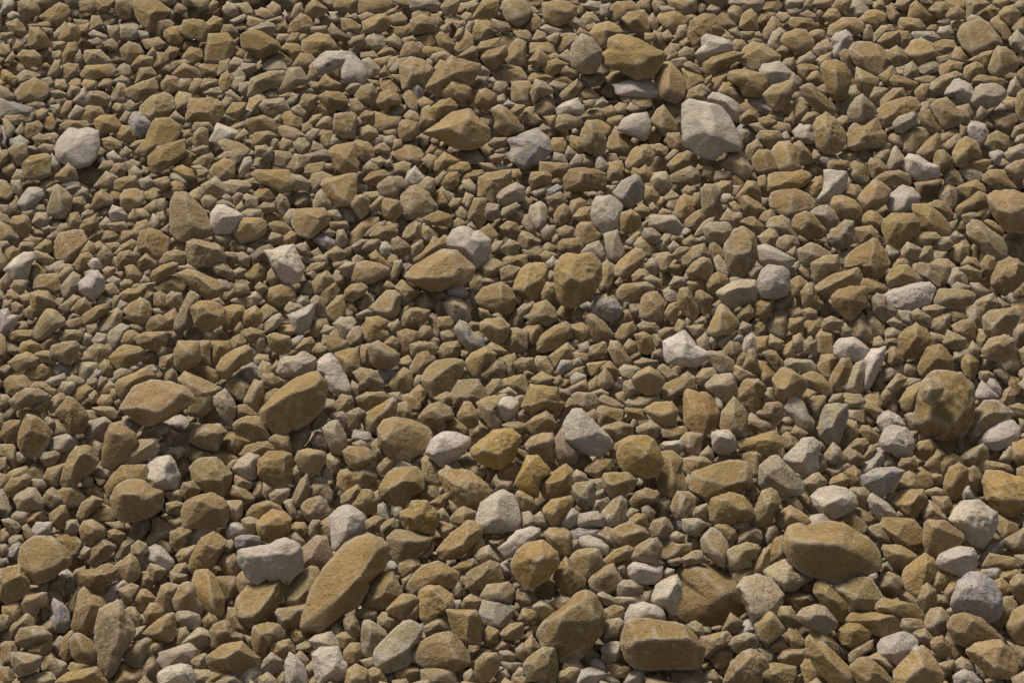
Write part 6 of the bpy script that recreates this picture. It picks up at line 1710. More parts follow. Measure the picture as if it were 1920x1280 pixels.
t|135,112 149,96 154,106 154,117 141,120
t|0,858 11,858 13,879 0,882
t|143,1068 159,1062 162,1068 149,1073 138,1089 130,1083
o|1032,339 1050,328 1058,336 1048,347 1037,344
o|1287,32 1297,29 1305,32 1305,45 1289,45
t|151,900 165,892 173,898 173,911 157,911
t|1662,604 1676,596 1692,607 1676,615
o|1154,738 1170,733 1172,757 1159,752
t|258,527 271,517 282,527 279,532 263,535
o|1907,879 1920,874 1936,879 1936,906 1907,892
t|1901,11 1912,3 1928,3 1928,24 1915,24
o|842,384 850,373 866,373 858,389 847,392
t|863,32 874,24 884,27 884,40 874,42
t|32,850 40,847 50,860 42,868 32,866
t|898,1232 900,1214 922,1219 916,1227
t|218,583 226,564 239,570 231,586
o|1368,381 1376,378 1389,389 1389,400 1378,400
o|207,746 210,730 220,728 223,744 215,752
t|1202,421 1218,410 1218,429 1202,434
o|1498,503 1506,501 1516,509 1519,527 1508,519
o|960,1269 987,1269 987,1285 960,1285
o|1098,775 1114,768 1119,778 1117,794
t|242,610 258,607 271,615 266,625 252,618
o|813,130 826,114 837,117 831,128 821,135
o|207,570 215,556 226,554 220,572 212,580
t|1252,1052 1273,1046 1284,1052 1268,1060 1258,1060
t|1901,268 1909,255 1923,250 1928,255 1928,274
t|783,1046 805,1030 818,1009 810,1036 799,1046
m|1244,1073 1252,1065 1263,1068 1263,1081 1247,1083
o|210,205 215,194 228,197 228,210 215,212
o|19,384 27,376 32,384 32,400 21,402
o|898,578 914,583 922,596 903,596
t|1024,522 1032,509 1040,511 1040,530 1029,530
m|1477,506 1490,495 1498,490 1498,501 1485,517
t|149,389 157,384 170,384 170,397 154,397
t|101,80 122,80 120,93 101,93
t|604,434 618,429 631,437 623,445 607,442
o|871,567 879,559 884,594 879,599
o|799,639 810,631 826,641 821,649 805,644
t|178,728 189,706 199,709 197,720 183,730
o|138,37 165,40 167,48 146,50
o|24,93 32,80 45,82 42,98
t|223,228 236,210 244,212 236,234
o|479,538 487,530 501,540 493,551 482,546
t|151,1036 159,1025 170,1028 165,1044 154,1046
t|331,501 355,498 368,506 352,509 333,506
o|1210,64 1228,64 1228,77 1210,77
p|1758,42 1769,32 1782,37 1779,48 1769,48
o|509,690 519,677 527,685 519,704
t|519,74 522,66 543,66 543,74 525,80
o|437,263 458,242 466,250 448,263
t|0,64 24,61 27,69 11,74 0,72
t|661,485 669,479 682,485 677,490 664,503
t|96,173 109,170 128,178 117,183 101,181
o|823,228 831,215 842,210 847,218 831,231
p-|1008,244 1018,234 1032,242 1029,250 1013,250
t|74,96 88,90 93,104 85,112 77,106
t|154,677 159,661 167,659 173,677
t|186,24 212,27 212,35 191,37
o|1276,80 1289,72 1297,82 1289,90 1279,90
t|1477,474 1490,463 1498,485 1490,487
t|360,313 373,311 389,319 384,327 368,321
m|839,868 850,863 863,876 852,882 842,876
t|72,1094 88,1091 90,1107 77,1110
t|305,32 313,16 327,24 324,35
m|1255,463 1263,453 1273,461 1268,471 1258,474
t|8,564 21,564 21,580 5,580
t|344,807 355,797 373,794 378,797 357,807
m|432,40 458,27 463,32 453,40 437,45
o|754,1086 773,1075 765,1099 757,1102
t|98,421 109,413 120,418 109,432 101,432
t|1301,604 1315,594 1322,596 1325,607 1307,610
o|879,612 884,604 900,607 898,618 884,620
o|532,282 543,271 551,274 551,290 538,287
t|1723,207 1729,194 1742,191 1742,207
t|0,1022 13,1022 13,1036 0,1044
o|677,101 701,98 709,109 677,109
t|1072,1012 1085,1012 1085,1028 1072,1036
t|292,661 305,645 311,651 311,664 298,667
t|714,421 730,416 746,421 746,426 720,426
t|167,741 178,733 183,741 181,754 170,754
t|813,339 829,325 837,323 826,341 818,349
t|426,874 437,863 450,860 437,879 429,882
t|1074,677 1085,672 1093,685 1082,690 1074,688
t|1904,1041 1920,1041 1936,1057 1915,1062
o|1389,61 1413,61 1410,72 1392,74
o|8,117 24,98 29,106 21,122
t|1368,58 1381,53 1389,66 1386,74 1376,69
t|154,402 165,394 175,400 170,410 154,410
t|29,586 45,580 48,594 35,602
o|181,567 189,554 202,562 194,572 183,572
m|1572,365 1585,347 1591,333 1596,339 1583,365
m|648,61 656,56 667,64 669,69 659,77
o|239,408 250,394 258,408 255,416 242,413
o|850,42 871,40 874,48 858,56
o|992,125 1008,122 1016,133 1008,135 992,133
t|1328,586 1330,572 1344,572 1338,594
t|226,287 236,276 247,284 239,295 228,295
o|810,29 818,27 831,42 823,53 815,37
o|1034,0 1082,0 1088,11 1066,5
o|1072,183 1088,175 1093,186 1088,197
o|223,1126 231,1118 239,1131 234,1147
t|1095,191 1106,189 1117,189 1111,202 1098,202
t|96,199 112,197 114,207 101,215
o|1338,572 1349,564 1357,575 1338,586
t|1207,1110 1220,1107 1220,1131 1210,1126
o|797,290 810,271 821,276 810,290
o|130,704 143,682 149,685 146,704
t|437,48 455,45 463,53 453,58 442,56
t|384,625 394,620 405,628 400,636 389,636
o|106,186 125,183 125,194 112,199 104,191
o|927,287 938,274 953,276 948,287
t|88,357 106,347 112,352 98,368
o|754,74 773,69 781,77 760,85
t|1604,0 1636,0 1638,11 1628,11
t|29,247 42,228 45,250 35,255
o|580,228 588,218 604,215 602,223 586,234
t|397,564 410,559 421,572 410,578
o|98,98 114,96 114,112 101,112
t|506,268 511,260 522,263 519,276 511,282
t|1186,509 1207,493 1212,495 1204,506 1191,514
b|852,1126 863,1126 868,1137 858,1145 852,1139
o|736,282 741,263 752,263 754,274
o|1234,402 1242,392 1258,397 1260,405 1242,405
t|1660,636 1684,636 1681,647 1662,647
t|916,1012 932,1014 948,1009 938,1025 922,1020
o|882,202 898,202 903,215 890,218
o|1175,205 1183,194 1199,205 1191,212
m|250,474 258,458 263,474 266,482 255,485
t|1280,906 1291,890 1299,895 1291,914
t|1408,64 1423,61 1431,69 1429,74 1410,72
t|882,1105 906,1102 900,1115 884,1113
t|85,786 90,781 101,789 101,807 90,797
o|1546,48 1554,32 1564,35 1570,40 1556,48
t|831,355 850,365 852,373 842,378
t|77,149 93,146 101,157 96,165
t|207,487 215,482 223,482 218,501 207,501
o|1242,64 1252,58 1263,72 1247,77
t|1304,162 1317,159 1333,173 1328,178
t|1782,418 1795,413 1792,432 1785,434 1779,426
t|258,535 292,530 290,535 276,540 260,540
o|651,570 661,564 672,586 656,580
t|842,938 858,948 860,959 847,959
t|1774,1145 1787,1137 1792,1150 1782,1158
o|1098,50 1114,45 1119,53 1109,61 1101,58
o|720,247 741,244 744,258 722,252
o|1477,226 1487,205 1490,226 1487,234
t|1681,128 1694,125 1694,143 1684,143
o|1503,8 1516,0 1522,16 1508,19
o|370,320 392,320 386,331 373,333
m|987,13 1002,16 1010,24 995,29
t|440,394 453,378 458,389 453,400
m|575,514 588,506 596,514 591,525
o|826,53 839,45 845,58 831,64
o|167,77 183,72 191,77 186,85 173,85
b|167,709 181,693 189,696 186,706 173,712
o|162,720 165,712 181,709 181,720 167,725
t|1514,778 1527,791 1524,805 1519,810
o|1026,106 1040,101 1050,106 1048,112 1032,114
o|863,1083 876,1078 874,1099 866,1099
o|730,141 749,141 754,159 746,154
m|1236,13 1252,13 1271,19 1242,24
o|389,13 400,3 408,5 405,16 392,21
t|27,72 48,72 50,80 29,82
t|871,58 879,42 887,40 882,64
m|815,186 823,173 834,186 826,194
t|268,509 279,501 287,506 284,517 274,517
m|260,58 276,61 279,72 266,74
t|698,927 709,919 714,938 709,943
t|1328,644 1333,631 1344,633 1341,649
o|274,106 287,90 292,98 290,109
o|852,72 860,56 868,53 866,72
t|458,1190 474,1195 471,1216 463,1200
t|583,474 596,466 604,479 591,482
o|866,659 876,653 882,661 874,672 866,667
t|341,271 360,258 362,268 347,276
t|90,410 98,408 109,416 98,424 90,418
b|0,1049 13,1046 16,1057 0,1062
t|1402,77 1413,72 1429,77 1423,82 1405,82
t|80,429 90,424 101,429 98,437 82,434
t|303,432 316,421 319,445 308,437
o|712,138 722,125 730,141 720,143
p|1535,829 1546,829 1548,842 1538,847
o|1040,709 1050,704 1056,714 1045,725
o|66,376 88,376 90,384 74,386
t|1098,378 1106,373 1114,376 1109,389 1098,386
t|432,239 458,228 458,234 442,244
o|1652,276 1660,268 1668,271 1665,282 1652,282
t|1838,1253 1851,1259 1851,1275 1840,1269
o|1082,64 1088,53 1103,64 1101,69
b|1463,255 1474,247 1482,260 1474,266
m|1370,522 1386,519 1389,527 1370,532
t|284,580 298,580 305,588 292,594
o|1734,58 1745,48 1755,48 1755,58
t|295,400 305,397 311,413 303,416
m|466,651 471,645 482,659 479,667 471,661
t|924,591 932,583 943,594 940,602
t|143,837 159,823 165,834 151,839
t|1218,386 1223,381 1234,392 1231,397 1220,397
t|1912,786 1925,789 1925,807 1915,810
m|85,252 101,250 109,255 104,263
o|690,149 709,154 712,162 696,159
o|522,181 543,175 548,181 532,186
t|159,511 173,506 175,514 162,522
t|1909,698 1925,688 1931,714 1915,712
m|418,370 424,365 434,370 434,378 424,378
t|1662,932 1670,924 1681,924 1670,940
o|720,24 741,16 744,21 730,29
o|194,922 205,938 207,948 197,943
t|191,199 199,194 205,212 197,212
b|945,197 953,189 967,197 959,202
t|498,40 527,32 530,37 503,42
t|268,313 282,319 276,329 268,324
o|648,32 667,27 669,37 661,37
o|1322,149 1333,143 1333,154 1322,159
o|757,360 762,352 783,347 786,355 768,355
t|128,599 138,588 151,594 130,602
t|66,122 88,120 93,125 74,128
o|1154,530 1162,522 1167,530 1162,540
t|898,789 911,802 916,807 900,805
t|80,53 98,56 98,64 85,61
m|183,298 191,292 197,303 189,308
t|720,308 730,300 736,311 725,313
t|876,424 884,418 892,429 890,434
t|517,223 527,215 525,231 511,226
m|197,567 202,559 210,562 205,572
t|1909,818 1925,810 1936,815 1925,826"""

# ------------------------------------------------------------------ helpers
rng = np.random.default_rng(11)
PW, PH = 1920.0, 1280.0
pr = math.radians(PITCH)
CAM = np.array([0.0, 0.0, CAM_H])
RIGHT = np.array([1.0, 0, 0]); UP = np.array([0, math.sin(pr), math.cos(pr)]); FWD = np.array([0, math.cos(pr), -math.sin(pr)])
FPX = LENS / 36.0 * PW

def rays(p):
    p = np.atleast_2d(p)
    d = FWD + RIGHT * ((p[:, :1] - PW / 2) / FPX) - UP * ((p[:, 1:2] - PH / 2) / FPX)
    return d                                      # depth along FWD is 1

def _hash(ix, iy, iz, s):
    h = (ix * 374761393 + iy * 668265263 + iz * 2147483647 + s * 144269504) & 0xFFFFFFFF
    h = ((h ^ (h >> 13)) * 1274126177) & 0xFFFFFFFF
    h ^= (h >> 16)
    return (h & 0xFFFF) / 32767.5 - 1.0

def vnoise(P, s=0):
    F = np.floor(P).astype(np.int64); f = P - F; f = f * f * (3 - 2 * f)
    x, y, z = F.T; fx, fy, fz = f.T
    o = 0
    for i in (0, 1):
        for j in (0, 1):
            for k in (0, 1):
                w = (fx if i else 1 - fx) * (fy if j else 1 - fy) * (fz if k else 1 - fz)
                o = o + w * _hash(x + i, y + j, z + k, s)
    return o

def surf(x, y):
    """height of the heap's surface"""
    return 0.026 * math.sin(1.9 * x + 0.7) * math.sin(1.3 * y) + 0.016 * math.sin(4.7 * x - 3.2 * y) + 0.010 * math.sin(8.1 * y + 3.0 * x)

# unit spheres
SPH = {}
def sphere(n):
    if n not in SPH:
        bm = bmesh.new()
        bmesh.ops.create_icosphere(bm, subdivisions=n, radius=1.0)
        bm.verts.ensure_lookup_table()
        SPH[n] = (np.array([v.co[:] for v in bm.verts]), np.array([[v.index for v in f.verts] for f in bm.faces], dtype=np.int32))
        bm.free()
    return SPH[n]

def hull_planes(P, c):
    bm = bmesh.new()
    for p in P: bm.verts.new(p)
    r = bmesh.ops.convex_hull(bm, input=bm.verts)
    N, D = [], []
    bm.normal_update()
    for f in bm.faces:
        n = np.array(f.normal); a = f.calc_area()
        if a < 1e-9: continue
        d = float(np.dot(n, np.array(f.verts[0].co) - c))
        if d < 0: n, d = -n, -d
        if d < 1e-5: continue
        for m, e in zip(N, D):
            if np.dot(m, n) > 0.985: break
        else:
            N.append(n); D.append(d)
    bm.free()
    return np.array(N), np.array(D)

def inside_radius(poly, c, ang):
    """distance from c to the outline in each direction (the farthest crossing)"""
    d = np.stack([np.cos(ang), np.sin(ang)], 1)
    R = np.zeros(len(ang))
    n = len(poly)
    for i in range(n):
        a = poly[i] - c; b = poly[(i + 1) % n] - c; e = b - a
        den = d[:, 0] * e[1] - d[:, 1] * e[0]
        den = np.where(abs(den) < 1e-9, 1e-9, den)
        t = (a[0] * e[1] - a[1] * e[0]) / den
        u = (a[0] * d[:, 1] - a[1] * d[:, 0]) / den
        ok = (t > 0) & (u >= -1e-6) & (u <= 1 + 1e-6)
        R = np.where(ok & (t > R), t, R)
    return R

def grow(poly, w):
    """the outline moved outwards by w"""
    x, y = poly[:, 0], poly[:, 1]
    sgn = 1.0 if np.dot(x, np.roll(y, -1)) - np.dot(y, np.roll(x, -1)) > 0 else -1.0
    e = np.roll(poly, -1, 0) - poly
    e = e / np.maximum(np.linalg.norm(e, axis=1, keepdims=True), 1e-6)
    n = np.stack([e[:, 1], -e[:, 0]], 1) * sgn
    m = n + np.roll(n, 1, 0)
    return poly + m / np.maximum((m * m).sum(1, keepdims=True) / 2, 0.55) * w

def build_stone(poly, peaks, lvl, smooth=False, lift=0.0, sink=0.0, seed=0, fast=False):
    """vertices (world) and faces of one stone whose outline seen from the photographer's place is poly"""
    rg = np.random.default_rng(seed)
    if not fast: poly = grow(poly, 2.0)
    area = 0.5 * abs(np.dot(poly[:, 0], np.roll(poly[:, 1], -1)) - np.dot(poly[:, 1], np.roll(poly[:, 0], -1)))
    x, y = poly[:, 0], poly[:, 1]; x1, y1 = np.roll(x, -1), np.roll(y, -1); cr = x * y1 - x1 * y
    A = cr.sum() / 2
    c = np.array([((x + x1) * cr).sum(), ((y + y1) * cr).sum()]) / (6 * A)
    q = poly - c
    cov = q.T @ q / len(q); ev, eV = np.linalg.eigh(cov)
    asp = math.sqrt(max(ev[1], 1e-6) / max(ev[0], 1e-6))
    bpx = math.sqrt(area / math.pi / asp)               # half the short side, in px
    # distance to the heap at the stone
    dc = rays(c)[0]
    t = CAM_H / -dc[2]
    for _ in range(3):
        P = CAM + dc * t; t = (CAM_H - surf(P[0], P[1])) / -dc[2]
    b = bpx / FPX * t                                   # metres
    zc = surf(*(CAM + dc * t)[:2]) + 0.30 * b - sink * b + lift
    t = (CAM_H - zc) / -dc[2]
    b = bpx / FPX * t
    C = CAM + dc * t
    k = rg.uniform(0.30, 0.75) if area > 5000 else rg.uniform(0.12, 0.66)                          # how flat it lies on the heap
    s = 1.03
    d = rays(c + q * s)
    tp = np.full(len(d), t); tg = (CAM_H - zc) / -d[:, 2]
    tt = tp + (tg - tp) * k
    O = CAM + d * tt[:, None]
    view = -dc / np.linalg.norm(dc)
    pts = [O]
    # towards the eye: the ridge points that the photograph shows, or some of the stone's own
    if len(peaks) == 0 or (len(peaks) == 1 and rg.random() < 0.6):
        n = len(q); ex = []
        a0 = rg.uniform(0, 6.28)
        for j in range(rg.integers(1, 4)):
            i = rg.integers(0, n); f = rg.uniform(0.25, 0.62)
            ex.append(c + q[i] * f + rg.normal(0, 0.06, 2) * bpx)
        # a table a little above the middle, as light from above shows most stones
        if rg.random() < 0.6: ex.append(c + np.array([rg.normal(0, .2), -rg.uniform(.15, .5)]) * bpx)
        peaks = np.vstack([peaks.reshape(-1, 2)] + [np.array(ex)])
    fl = rg.uniform(0.75, 1.15)
    for pk in peaks:
        v = pk - c; ang = np.array([math.atan2(v[1], v[0])])
        Rr = inside_radius(poly, c, ang)[0]
        rho = min(0.93, np.hypot(*v) / max(Rr, 1e-3))
        if np.hypot(*v) > 0.93 * Rr: pk = c + v * 0.93 * Rr / max(np.hypot(*v), 1e-6)
        h = b * fl * (1 - rho ** 2) ** 0.36
        dd = rays(pk)[0]; tpk = t + ((CAM_H - zc) / -dd[2] - t) * k
        pts.append((CAM + dd * tpk + view * h)[None])
    # away from the eye: a smaller copy of the outline, sunk into the heap
    back = C + (O - C) * 0.62 - view * b * rg.uniform(0.55, 0.8) + rg.normal(0, 0.05, (len(O), 3)) * b
    pts.append(back)
    pts = np.vstack(pts)
    cc = C - view * b * 0.08
    N, D = hull_planes(pts, cc)
    # small flats where the edges were knocked off
    if not smooth and not fast:
        X = pts - cc
        for j in range(rg.integers(3, 7)):
            n = rg.normal(0, 1, 3); n /= np.linalg.norm(n)
            if np.dot(n, view) < 0.25: n = n + view * (0.9 - np.dot(n, view)); n /= np.linalg.norm(n)
            N = np.vstack([N, n]); D = np.append(D, np.max(X @ n) * rg.uniform(0.80, 0.93))
    S, F = sphere(lvl)
    # stretch the sphere to the stone so that its vertices spread evenly
    w = rays(c + eV[:, 1])[0] - dc; w /= np.linalg.norm(w)
    S = S + np.outer(S @ w, w) * (min(asp, 2.6) - 1.0)
    rl = np.linalg.norm(S, axis=1, keepdims=True); S = S / rl
    dots = S @ N.T
    p = 30.0 if smooth else rg.uniform(90, 200)
    g = np.maximum(dots, 0) / D
    gm = np.maximum(g.max(axis=1), 1e-9)
    r = np.sum((g / gm[:, None]) ** p, axis=1) ** (-1 / p) / gm
    r = np.minimum(r, np.linalg.norm(pts - cc, axis=1).max())
    V = S * r[:, None]
    # keep the corners: the sphere's points alone would cut them off
    if not smooth:
        for q_ in pts[:len(pts) - len(back)] - cc:
            l = np.linalg.norm(q_); u = q_ / l
            i = int(np.argmax(S @ u))
            gq = np.max(np.maximum(N @ u, 0) / D)
            V[i] = u * min(0.985 * l, 1.0 / gq)
    # bring the outline's dents back
    if not fast and len(poly) > 4:
        rx = V @ RIGHT; ry = -(V @ UP)
        ang = np.arctan2(ry, rx)
        Rp = inside_radius(poly, c, ang)
        hp = poly[_hull2(poly)]
        Rh = inside_radius(hp, c, ang)
        ratio = np.clip(Rp / np.maximum(Rh, 1e-6), 0.72, 1.0)
        inpl = np.hypot(rx, ry) / np.maximum(np.linalg.norm(V, axis=1), 1e-9)
        V = V * (1 + (ratio - 1) * inpl ** 2)[:, None]
    # wear and chipping
    off = rg.uniform(-50, 50, 3)
    am = 0.6 if smooth else 1.0
    Q = V / b + off
    rough = 1.0 if rg.random() < 0.3 else 0.45
    am = am * rough
    n1 = vnoise(Q * 1.6, 1); n2 = vnoise(Q * 4.1, 2)
    disp = 0.036 * n1 * am + 0.036 * n2 * am
    if lvl >= 4:
        ridged = 1 - np.abs(vnoise(Q * 2.6, 5))
        disp += 0.022 * rough * vnoise(Q * 8.5, 3) + 0.050 * (ridged - .6) * am
    if lvl >= 5:
        disp += 0.010 * vnoise(Q * 18.0, 4)
    V = V + (V / np.maximum(np.linalg.norm(V, axis=1, keepdims=True), 1e-9)) * (disp * b)[:, None]
    return V + cc, F, cc, b

def _hull2(P):
    idx = sorted(range(len(P)), key=lambda i: (P[i][0], P[i][1]))
    def half(ids):
        h = []
        for i in ids:
            while len(h) >= 2:
                a, bb, cq = P[h[-2]], P[h[-1]], P[i]
                if (bb[0]-a[0])*(cq[1]-a[1]) - (bb[1]-a[1])*(cq[0]-a[0]) <= 0: h.pop()
                else: break
            h.append(i)
        return h[:-1]
    return half(idx) + half(idx[::-1])

# colour of the stone itself (linear), how pale its broken faces are, how blue-stained, how dark-spotted
CLS = {
    'o': ((0.396, 0.284, 0.135), 0.32, 0.00, 0.12),
    't': ((0.403, 0.308, 0.165), 0.44, 0.02, 0.15),
    'm': ((0.480, 0.395, 0.272), 0.55, 0.03, 0.12),
    'w': ((0.660, 0.580, 0.500), 0.75, 0.06, 0.08),
    'g': ((0.320, 0.285, 0.215), 0.30, 0.10, 0.40),
    'b': ((0.480, 0.425, 0.350), 0.45, 0.75, 0.45),
    'p': ((0.360, 0.270, 0.200), 0.30, 0.02, 0.10),
}
def look_of(code, rg):
    ch = code[0].lower()
    col, pale, blue, spot = CLS[ch]
    col = np.array(col) * rg.uniform(0.84, 1.14)
    col = col * np.array([1, rg.uniform(0.985, 1.012), rg.uniform(0.90, 1.10)])
    if '-' in code: col = col * 0.92
    if '+' in code: col = col * np.array([1.08, 1.03, 0.86])
    if '*' in code:
        col = col * 1.25; pale = 1.0
    return np.array([*np.clip(col, 0, .9), rg.random()]), np.array([pale * rg.uniform(.5, 1.4), blue, spot * rg.uniform(.3, 1.8), 1.0])

def mesh_of(name, V, F, tint, look, mat, loc):
    me = bpy.data.meshes.new(name)
    nv, nf = len(V), len(F)
    me.vertices.add(nv); me.vertices.foreach_set('co', (V - loc).astype(np.float32).ravel())
    me.loops.add(nf * 3); me.loops.foreach_set('vertex_index', F.astype(np.int32).ravel())
    me.polygons.add(nf); me.polygons.foreach_set('loop_start', np.arange(0, nf * 3, 3, dtype=np.int32))
    me.polygons.foreach_set('use_smooth', np.ones(nf, dtype=bool))
    for nm, data in (('stone_tint', tint), ('stone_look', look)):
        at = me.color_attributes.new(nm, 'FLOAT_COLOR', 'POINT')
        d = np.broadcast_to(data, (nv, 4)) if data.ndim == 1 else data
        at.data.foreach_set('color', np.ascontiguousarray(d, dtype=np.float32).ravel())
    me.update(calc_edges=True)
    me.materials.append(mat)
    return me

# ------------------------------------------------------------------ material
def limestone(name):
    m = bpy.data.materials.new(name); m.use_nodes = True
    nt = m.node_tree; N, L = nt.nodes, nt.links
    bsdf = N['Principled BSDF']
    def node(t, **k):
        n = N.new(t)
        for a, v in k.items(): setattr(n, a, v)
        return n
    def math_(op, a, b=None, c=None, clamp=False):
        n = node('ShaderNodeMath', operation=op, use_clamp=clamp)
        for i, v in enumerate((a, b, c)):
            if v is None: continue
            if isinstance(v, (int, float)): n.inputs[i].default_value = v
            else: L.new(v, n.inputs[i])
        return n.outputs[0]
    def mix(f, a, b, blend='MIX'):
        n = node('ShaderNodeMix', data_type='RGBA', blend_type=blend)
        if isinstance(f, (int, float)): n.inputs[0].default_value = f
        else: L.new(f, n.inputs[0])
        for i, v in ((6, a), (7, b)):
            if isinstance(v, tuple): n.inputs[i].default_value = (*v, 1)
            else: L.new(v, n.inputs[i])
        return n.outputs[2]
    geo = node('ShaderNodeNewGeometry')
    tint = node('ShaderNodeAttribute', attribute_name='stone_tint')
    look = node('ShaderNodeAttribute', attribute_name='stone_look')
    sep = node('ShaderNodeSeparateColor'); L.new(look.outputs['Color'], sep.inputs[0])
    pale, blue, spot = sep.outputs[0], sep.outputs[1], sep.outputs[2]
    # each stone has its own grain: shift the pattern by the stone's own number
    sh = math_('MULTIPLY', tint.outputs['Alpha'], 37.0)
    cmb = node('ShaderNodeCombineXYZ')
    for i in range(3): L.new(sh, cmb.inputs[i])
    va = node('ShaderNodeVectorMath', operation='ADD'); L.new(geo.outputs['Position'], va.inputs[0]); L.new(cmb.outputs[0], va.inputs[1])
    def noise(scale, detail=3.0, rough=0.6, dist=0.0):
        n = node('ShaderNodeTexNoise'); n.inputs['Scale'].default_value = scale
        n.inputs['Detail'].default_value = detail; n.inputs['Roughness'].default_value = rough; n.inputs['Distortion'].default_value = dist
        L.new(va.outputs[0], n.inputs['Vector']); return n.outputs['Fac']
    def rng_(v, a, b, c=0.0, d=1.0):
        n = node('ShaderNodeMapRange', clamp=True)
        L.new(v, n.inputs[0])
        for i, q in enumerate((a, b, c, d)): n.inputs[i + 1].default_value = q
        return n.outputs[0]
    big = noise(22, 3); mid = noise(75, 5, 0.7); fine = noise(210, 4, 0.7); grit = noise(520, 3, 0.65)
    col = tint.outputs['Color']
    v = math_('MULTIPLY', rng_(big, .3, .7, .84, 1.14), rng_(fine, .3, .7, .78, 1.21))
    vm = math_('MULTIPLY', v, rng_(grit, .3, .7, .85, 1.15))
    cv = node('ShaderNodeVectorMath', operation='SCALE'); L.new(col, cv.inputs[0]); L.new(vm, cv.inputs['Scale'])
    col = cv.outputs[0]
    # clay stains in blotches, on pale stones too
    clay = rng_(mid, .47, .64, 0, .72)
    col = mix(clay, col, mix(1.0, col, (1.0, 0.88, 0.70), 'MULTIPLY'))
    # chalky broken patches and worn edges
    pn = noise(34, 5, .68, .8)
    th = math_('SUBTRACT', 0.66, math_('MULTIPLY', pale, 0.24))
    pm = math_('MULTIPLY', math_('SUBTRACT', pn, th), 9.0, clamp=True)
    worn = rng_(geo.outputs['Pointiness'], .505, .535, 0, .50)
    pm = math_('ADD', math_('MULTIPLY', pm, .55), math_('MULTIPLY', worn, math_('ADD', pale, .40)), clamp=True)
    col = mix(pm, col, (0.56, 0.500, 0.420))
    # blue-grey stain
    bn = noise(48, 4, .65, .6)
    bm_ = math_('MULTIPLY', rng_(bn, .49, .60, 0, 1), blue, clamp=True)
    col = mix(bm_, col, (0.330, 0.320, 0.390))
    # dark specks and pits
    sp = noise(170, 2, .5); sm = noise(35, 2)
    sk = math_('MULTIPLY', rng_(sp, .60, .67, 0, 1), rng_(sm, .42, .56, 0, 1))
    sk = math_('MULTIPLY', sk, math_('ADD', spot, .35, clamp=True), clamp=True)
    col = mix(math_('MULTIPLY', sk, .6), col, (0.070, 0.057, 0.042))
    L.new(col, bsdf.inputs['Base Color'])
    bsdf.inputs['Roughness'].default_value = 0.93
    bsdf.inputs['Specular IOR Level'].default_value = 0.22
    # relief: pits and grain
    b1 = node('ShaderNodeBump'); b1.inputs['Strength'].default_value = 0.9; b1.inputs['Distance'].default_value = 0.004
    L.new(mid, b1.inputs['Height'])
    b2 = node('ShaderNodeBump'); b2.inputs['Strength'].default_value = 0.9; b2.inputs['Distance'].default_value = 0.0034
    h = math_('ADD', fine, math_('MULTIPLY', grit, .35)); h = math_('SUBTRACT', h, math_('MULTIPLY', sk, .6))
    L.new(h, b2.inputs['Height']); L.new(b1.outputs[0], b2.inputs['Normal'])
    L.new(b2.outputs[0], bsdf.inputs['Normal'])
    return m

MAT = limestone('dusty_limestone')

def ground_material():
    m = bpy.data.materials.new('crushed_stone_dirt'); m.use_nodes = True
    N, L = m.node_tree.nodes, m.node_tree.links
    n = N.new('ShaderNodeTexNoise'); n.inputs['Scale'].default_value = 60; n.inputs['Detail'].default_value = 8
    t = N.new('ShaderNodeTexCoord'); L.new(t.outputs['Object'], n.inputs['Vector'])
    r = N.new('ShaderNodeValToRGB'); r.color_ramp.elements[0].color = (0.10, 0.068, 0.03, 1); r.color_ramp.elements[1].color = (0.27, 0.19, 0.09, 1)
    r.color_ramp.elements[0].position = .3; r.color_ramp.elements[1].position = .7
    L.new(n.outputs['Fac'], r.inputs[0]); L.new(r.outputs[0], N['Principled BSDF'].inputs['Base Color'])
    N['Principled BSDF'].inputs['Roughness'].default_value = 0.95
    b = N.new('ShaderNodeBump'); b.inputs['Distance'].default_value = 0.01; L.new(n.outputs['Fac'], b.inputs['Height']); L.new(b.outputs[0], N['Principled BSDF'].inputs['Normal'])
    return m

# ------------------------------------------------------------------ the ground under the heap: one sheet
gx = np.concatenate([[-600, -60, -8], np.linspace(-3, 3, 61), [8, 60, 600]])
gy = np.concatenate([[-600, -60, -4], np.linspace(-0.5, 6, 66), [12, 80, 900]])
me = bpy.data.meshes.new('ground')
gv = [(x, y, surf(x, y) - 0.10) for y in gy for x in gx]
nx = len(gx)
gf = [(j * nx + i, j * nx + i + 1, (j + 1) * nx + i + 1, (j + 1) * nx + i) for j in range(len(gy) - 1) for i in range(nx - 1)]
me.from_pydata(gv, [], gf)
for p_ in me.polygons: p_.use_smooth = True
me.materials.append(ground_material())
g = bpy.data.objects.new('ground', me); scene.collection.objects.link(g); g['kind'] = 'structure'

# ------------------------------------------------------------------ the stones that show largest: one object each
def pts(s): return np.array([[float(v) for v in q.split(',')] for q in s.split()]).reshape(-1, 2)
def area_(p): return 0.5 * abs(np.dot(p[:, 0], np.roll(p[:, 1], -1)) - np.dot(p[:, 1], np.roll(p[:, 0], -1)))

def perch(p):
    """how high a stone sits that rests on top of a boulder"""
    c = p.mean(0); up = 0.0
    for ln in TOP.split('\n'):
        q = pts(ln.split('|')[1].partition('/')[0])
        if area_(q) > 4 * area_(p) and np.hypot(*(q.mean(0) - c)) < 0.8 * math.sqrt(area_(q) / math.pi):
            up = max(up, 1.42 * math.sqrt(area_(q) / math.pi) / FPX * 3.0)
    return up

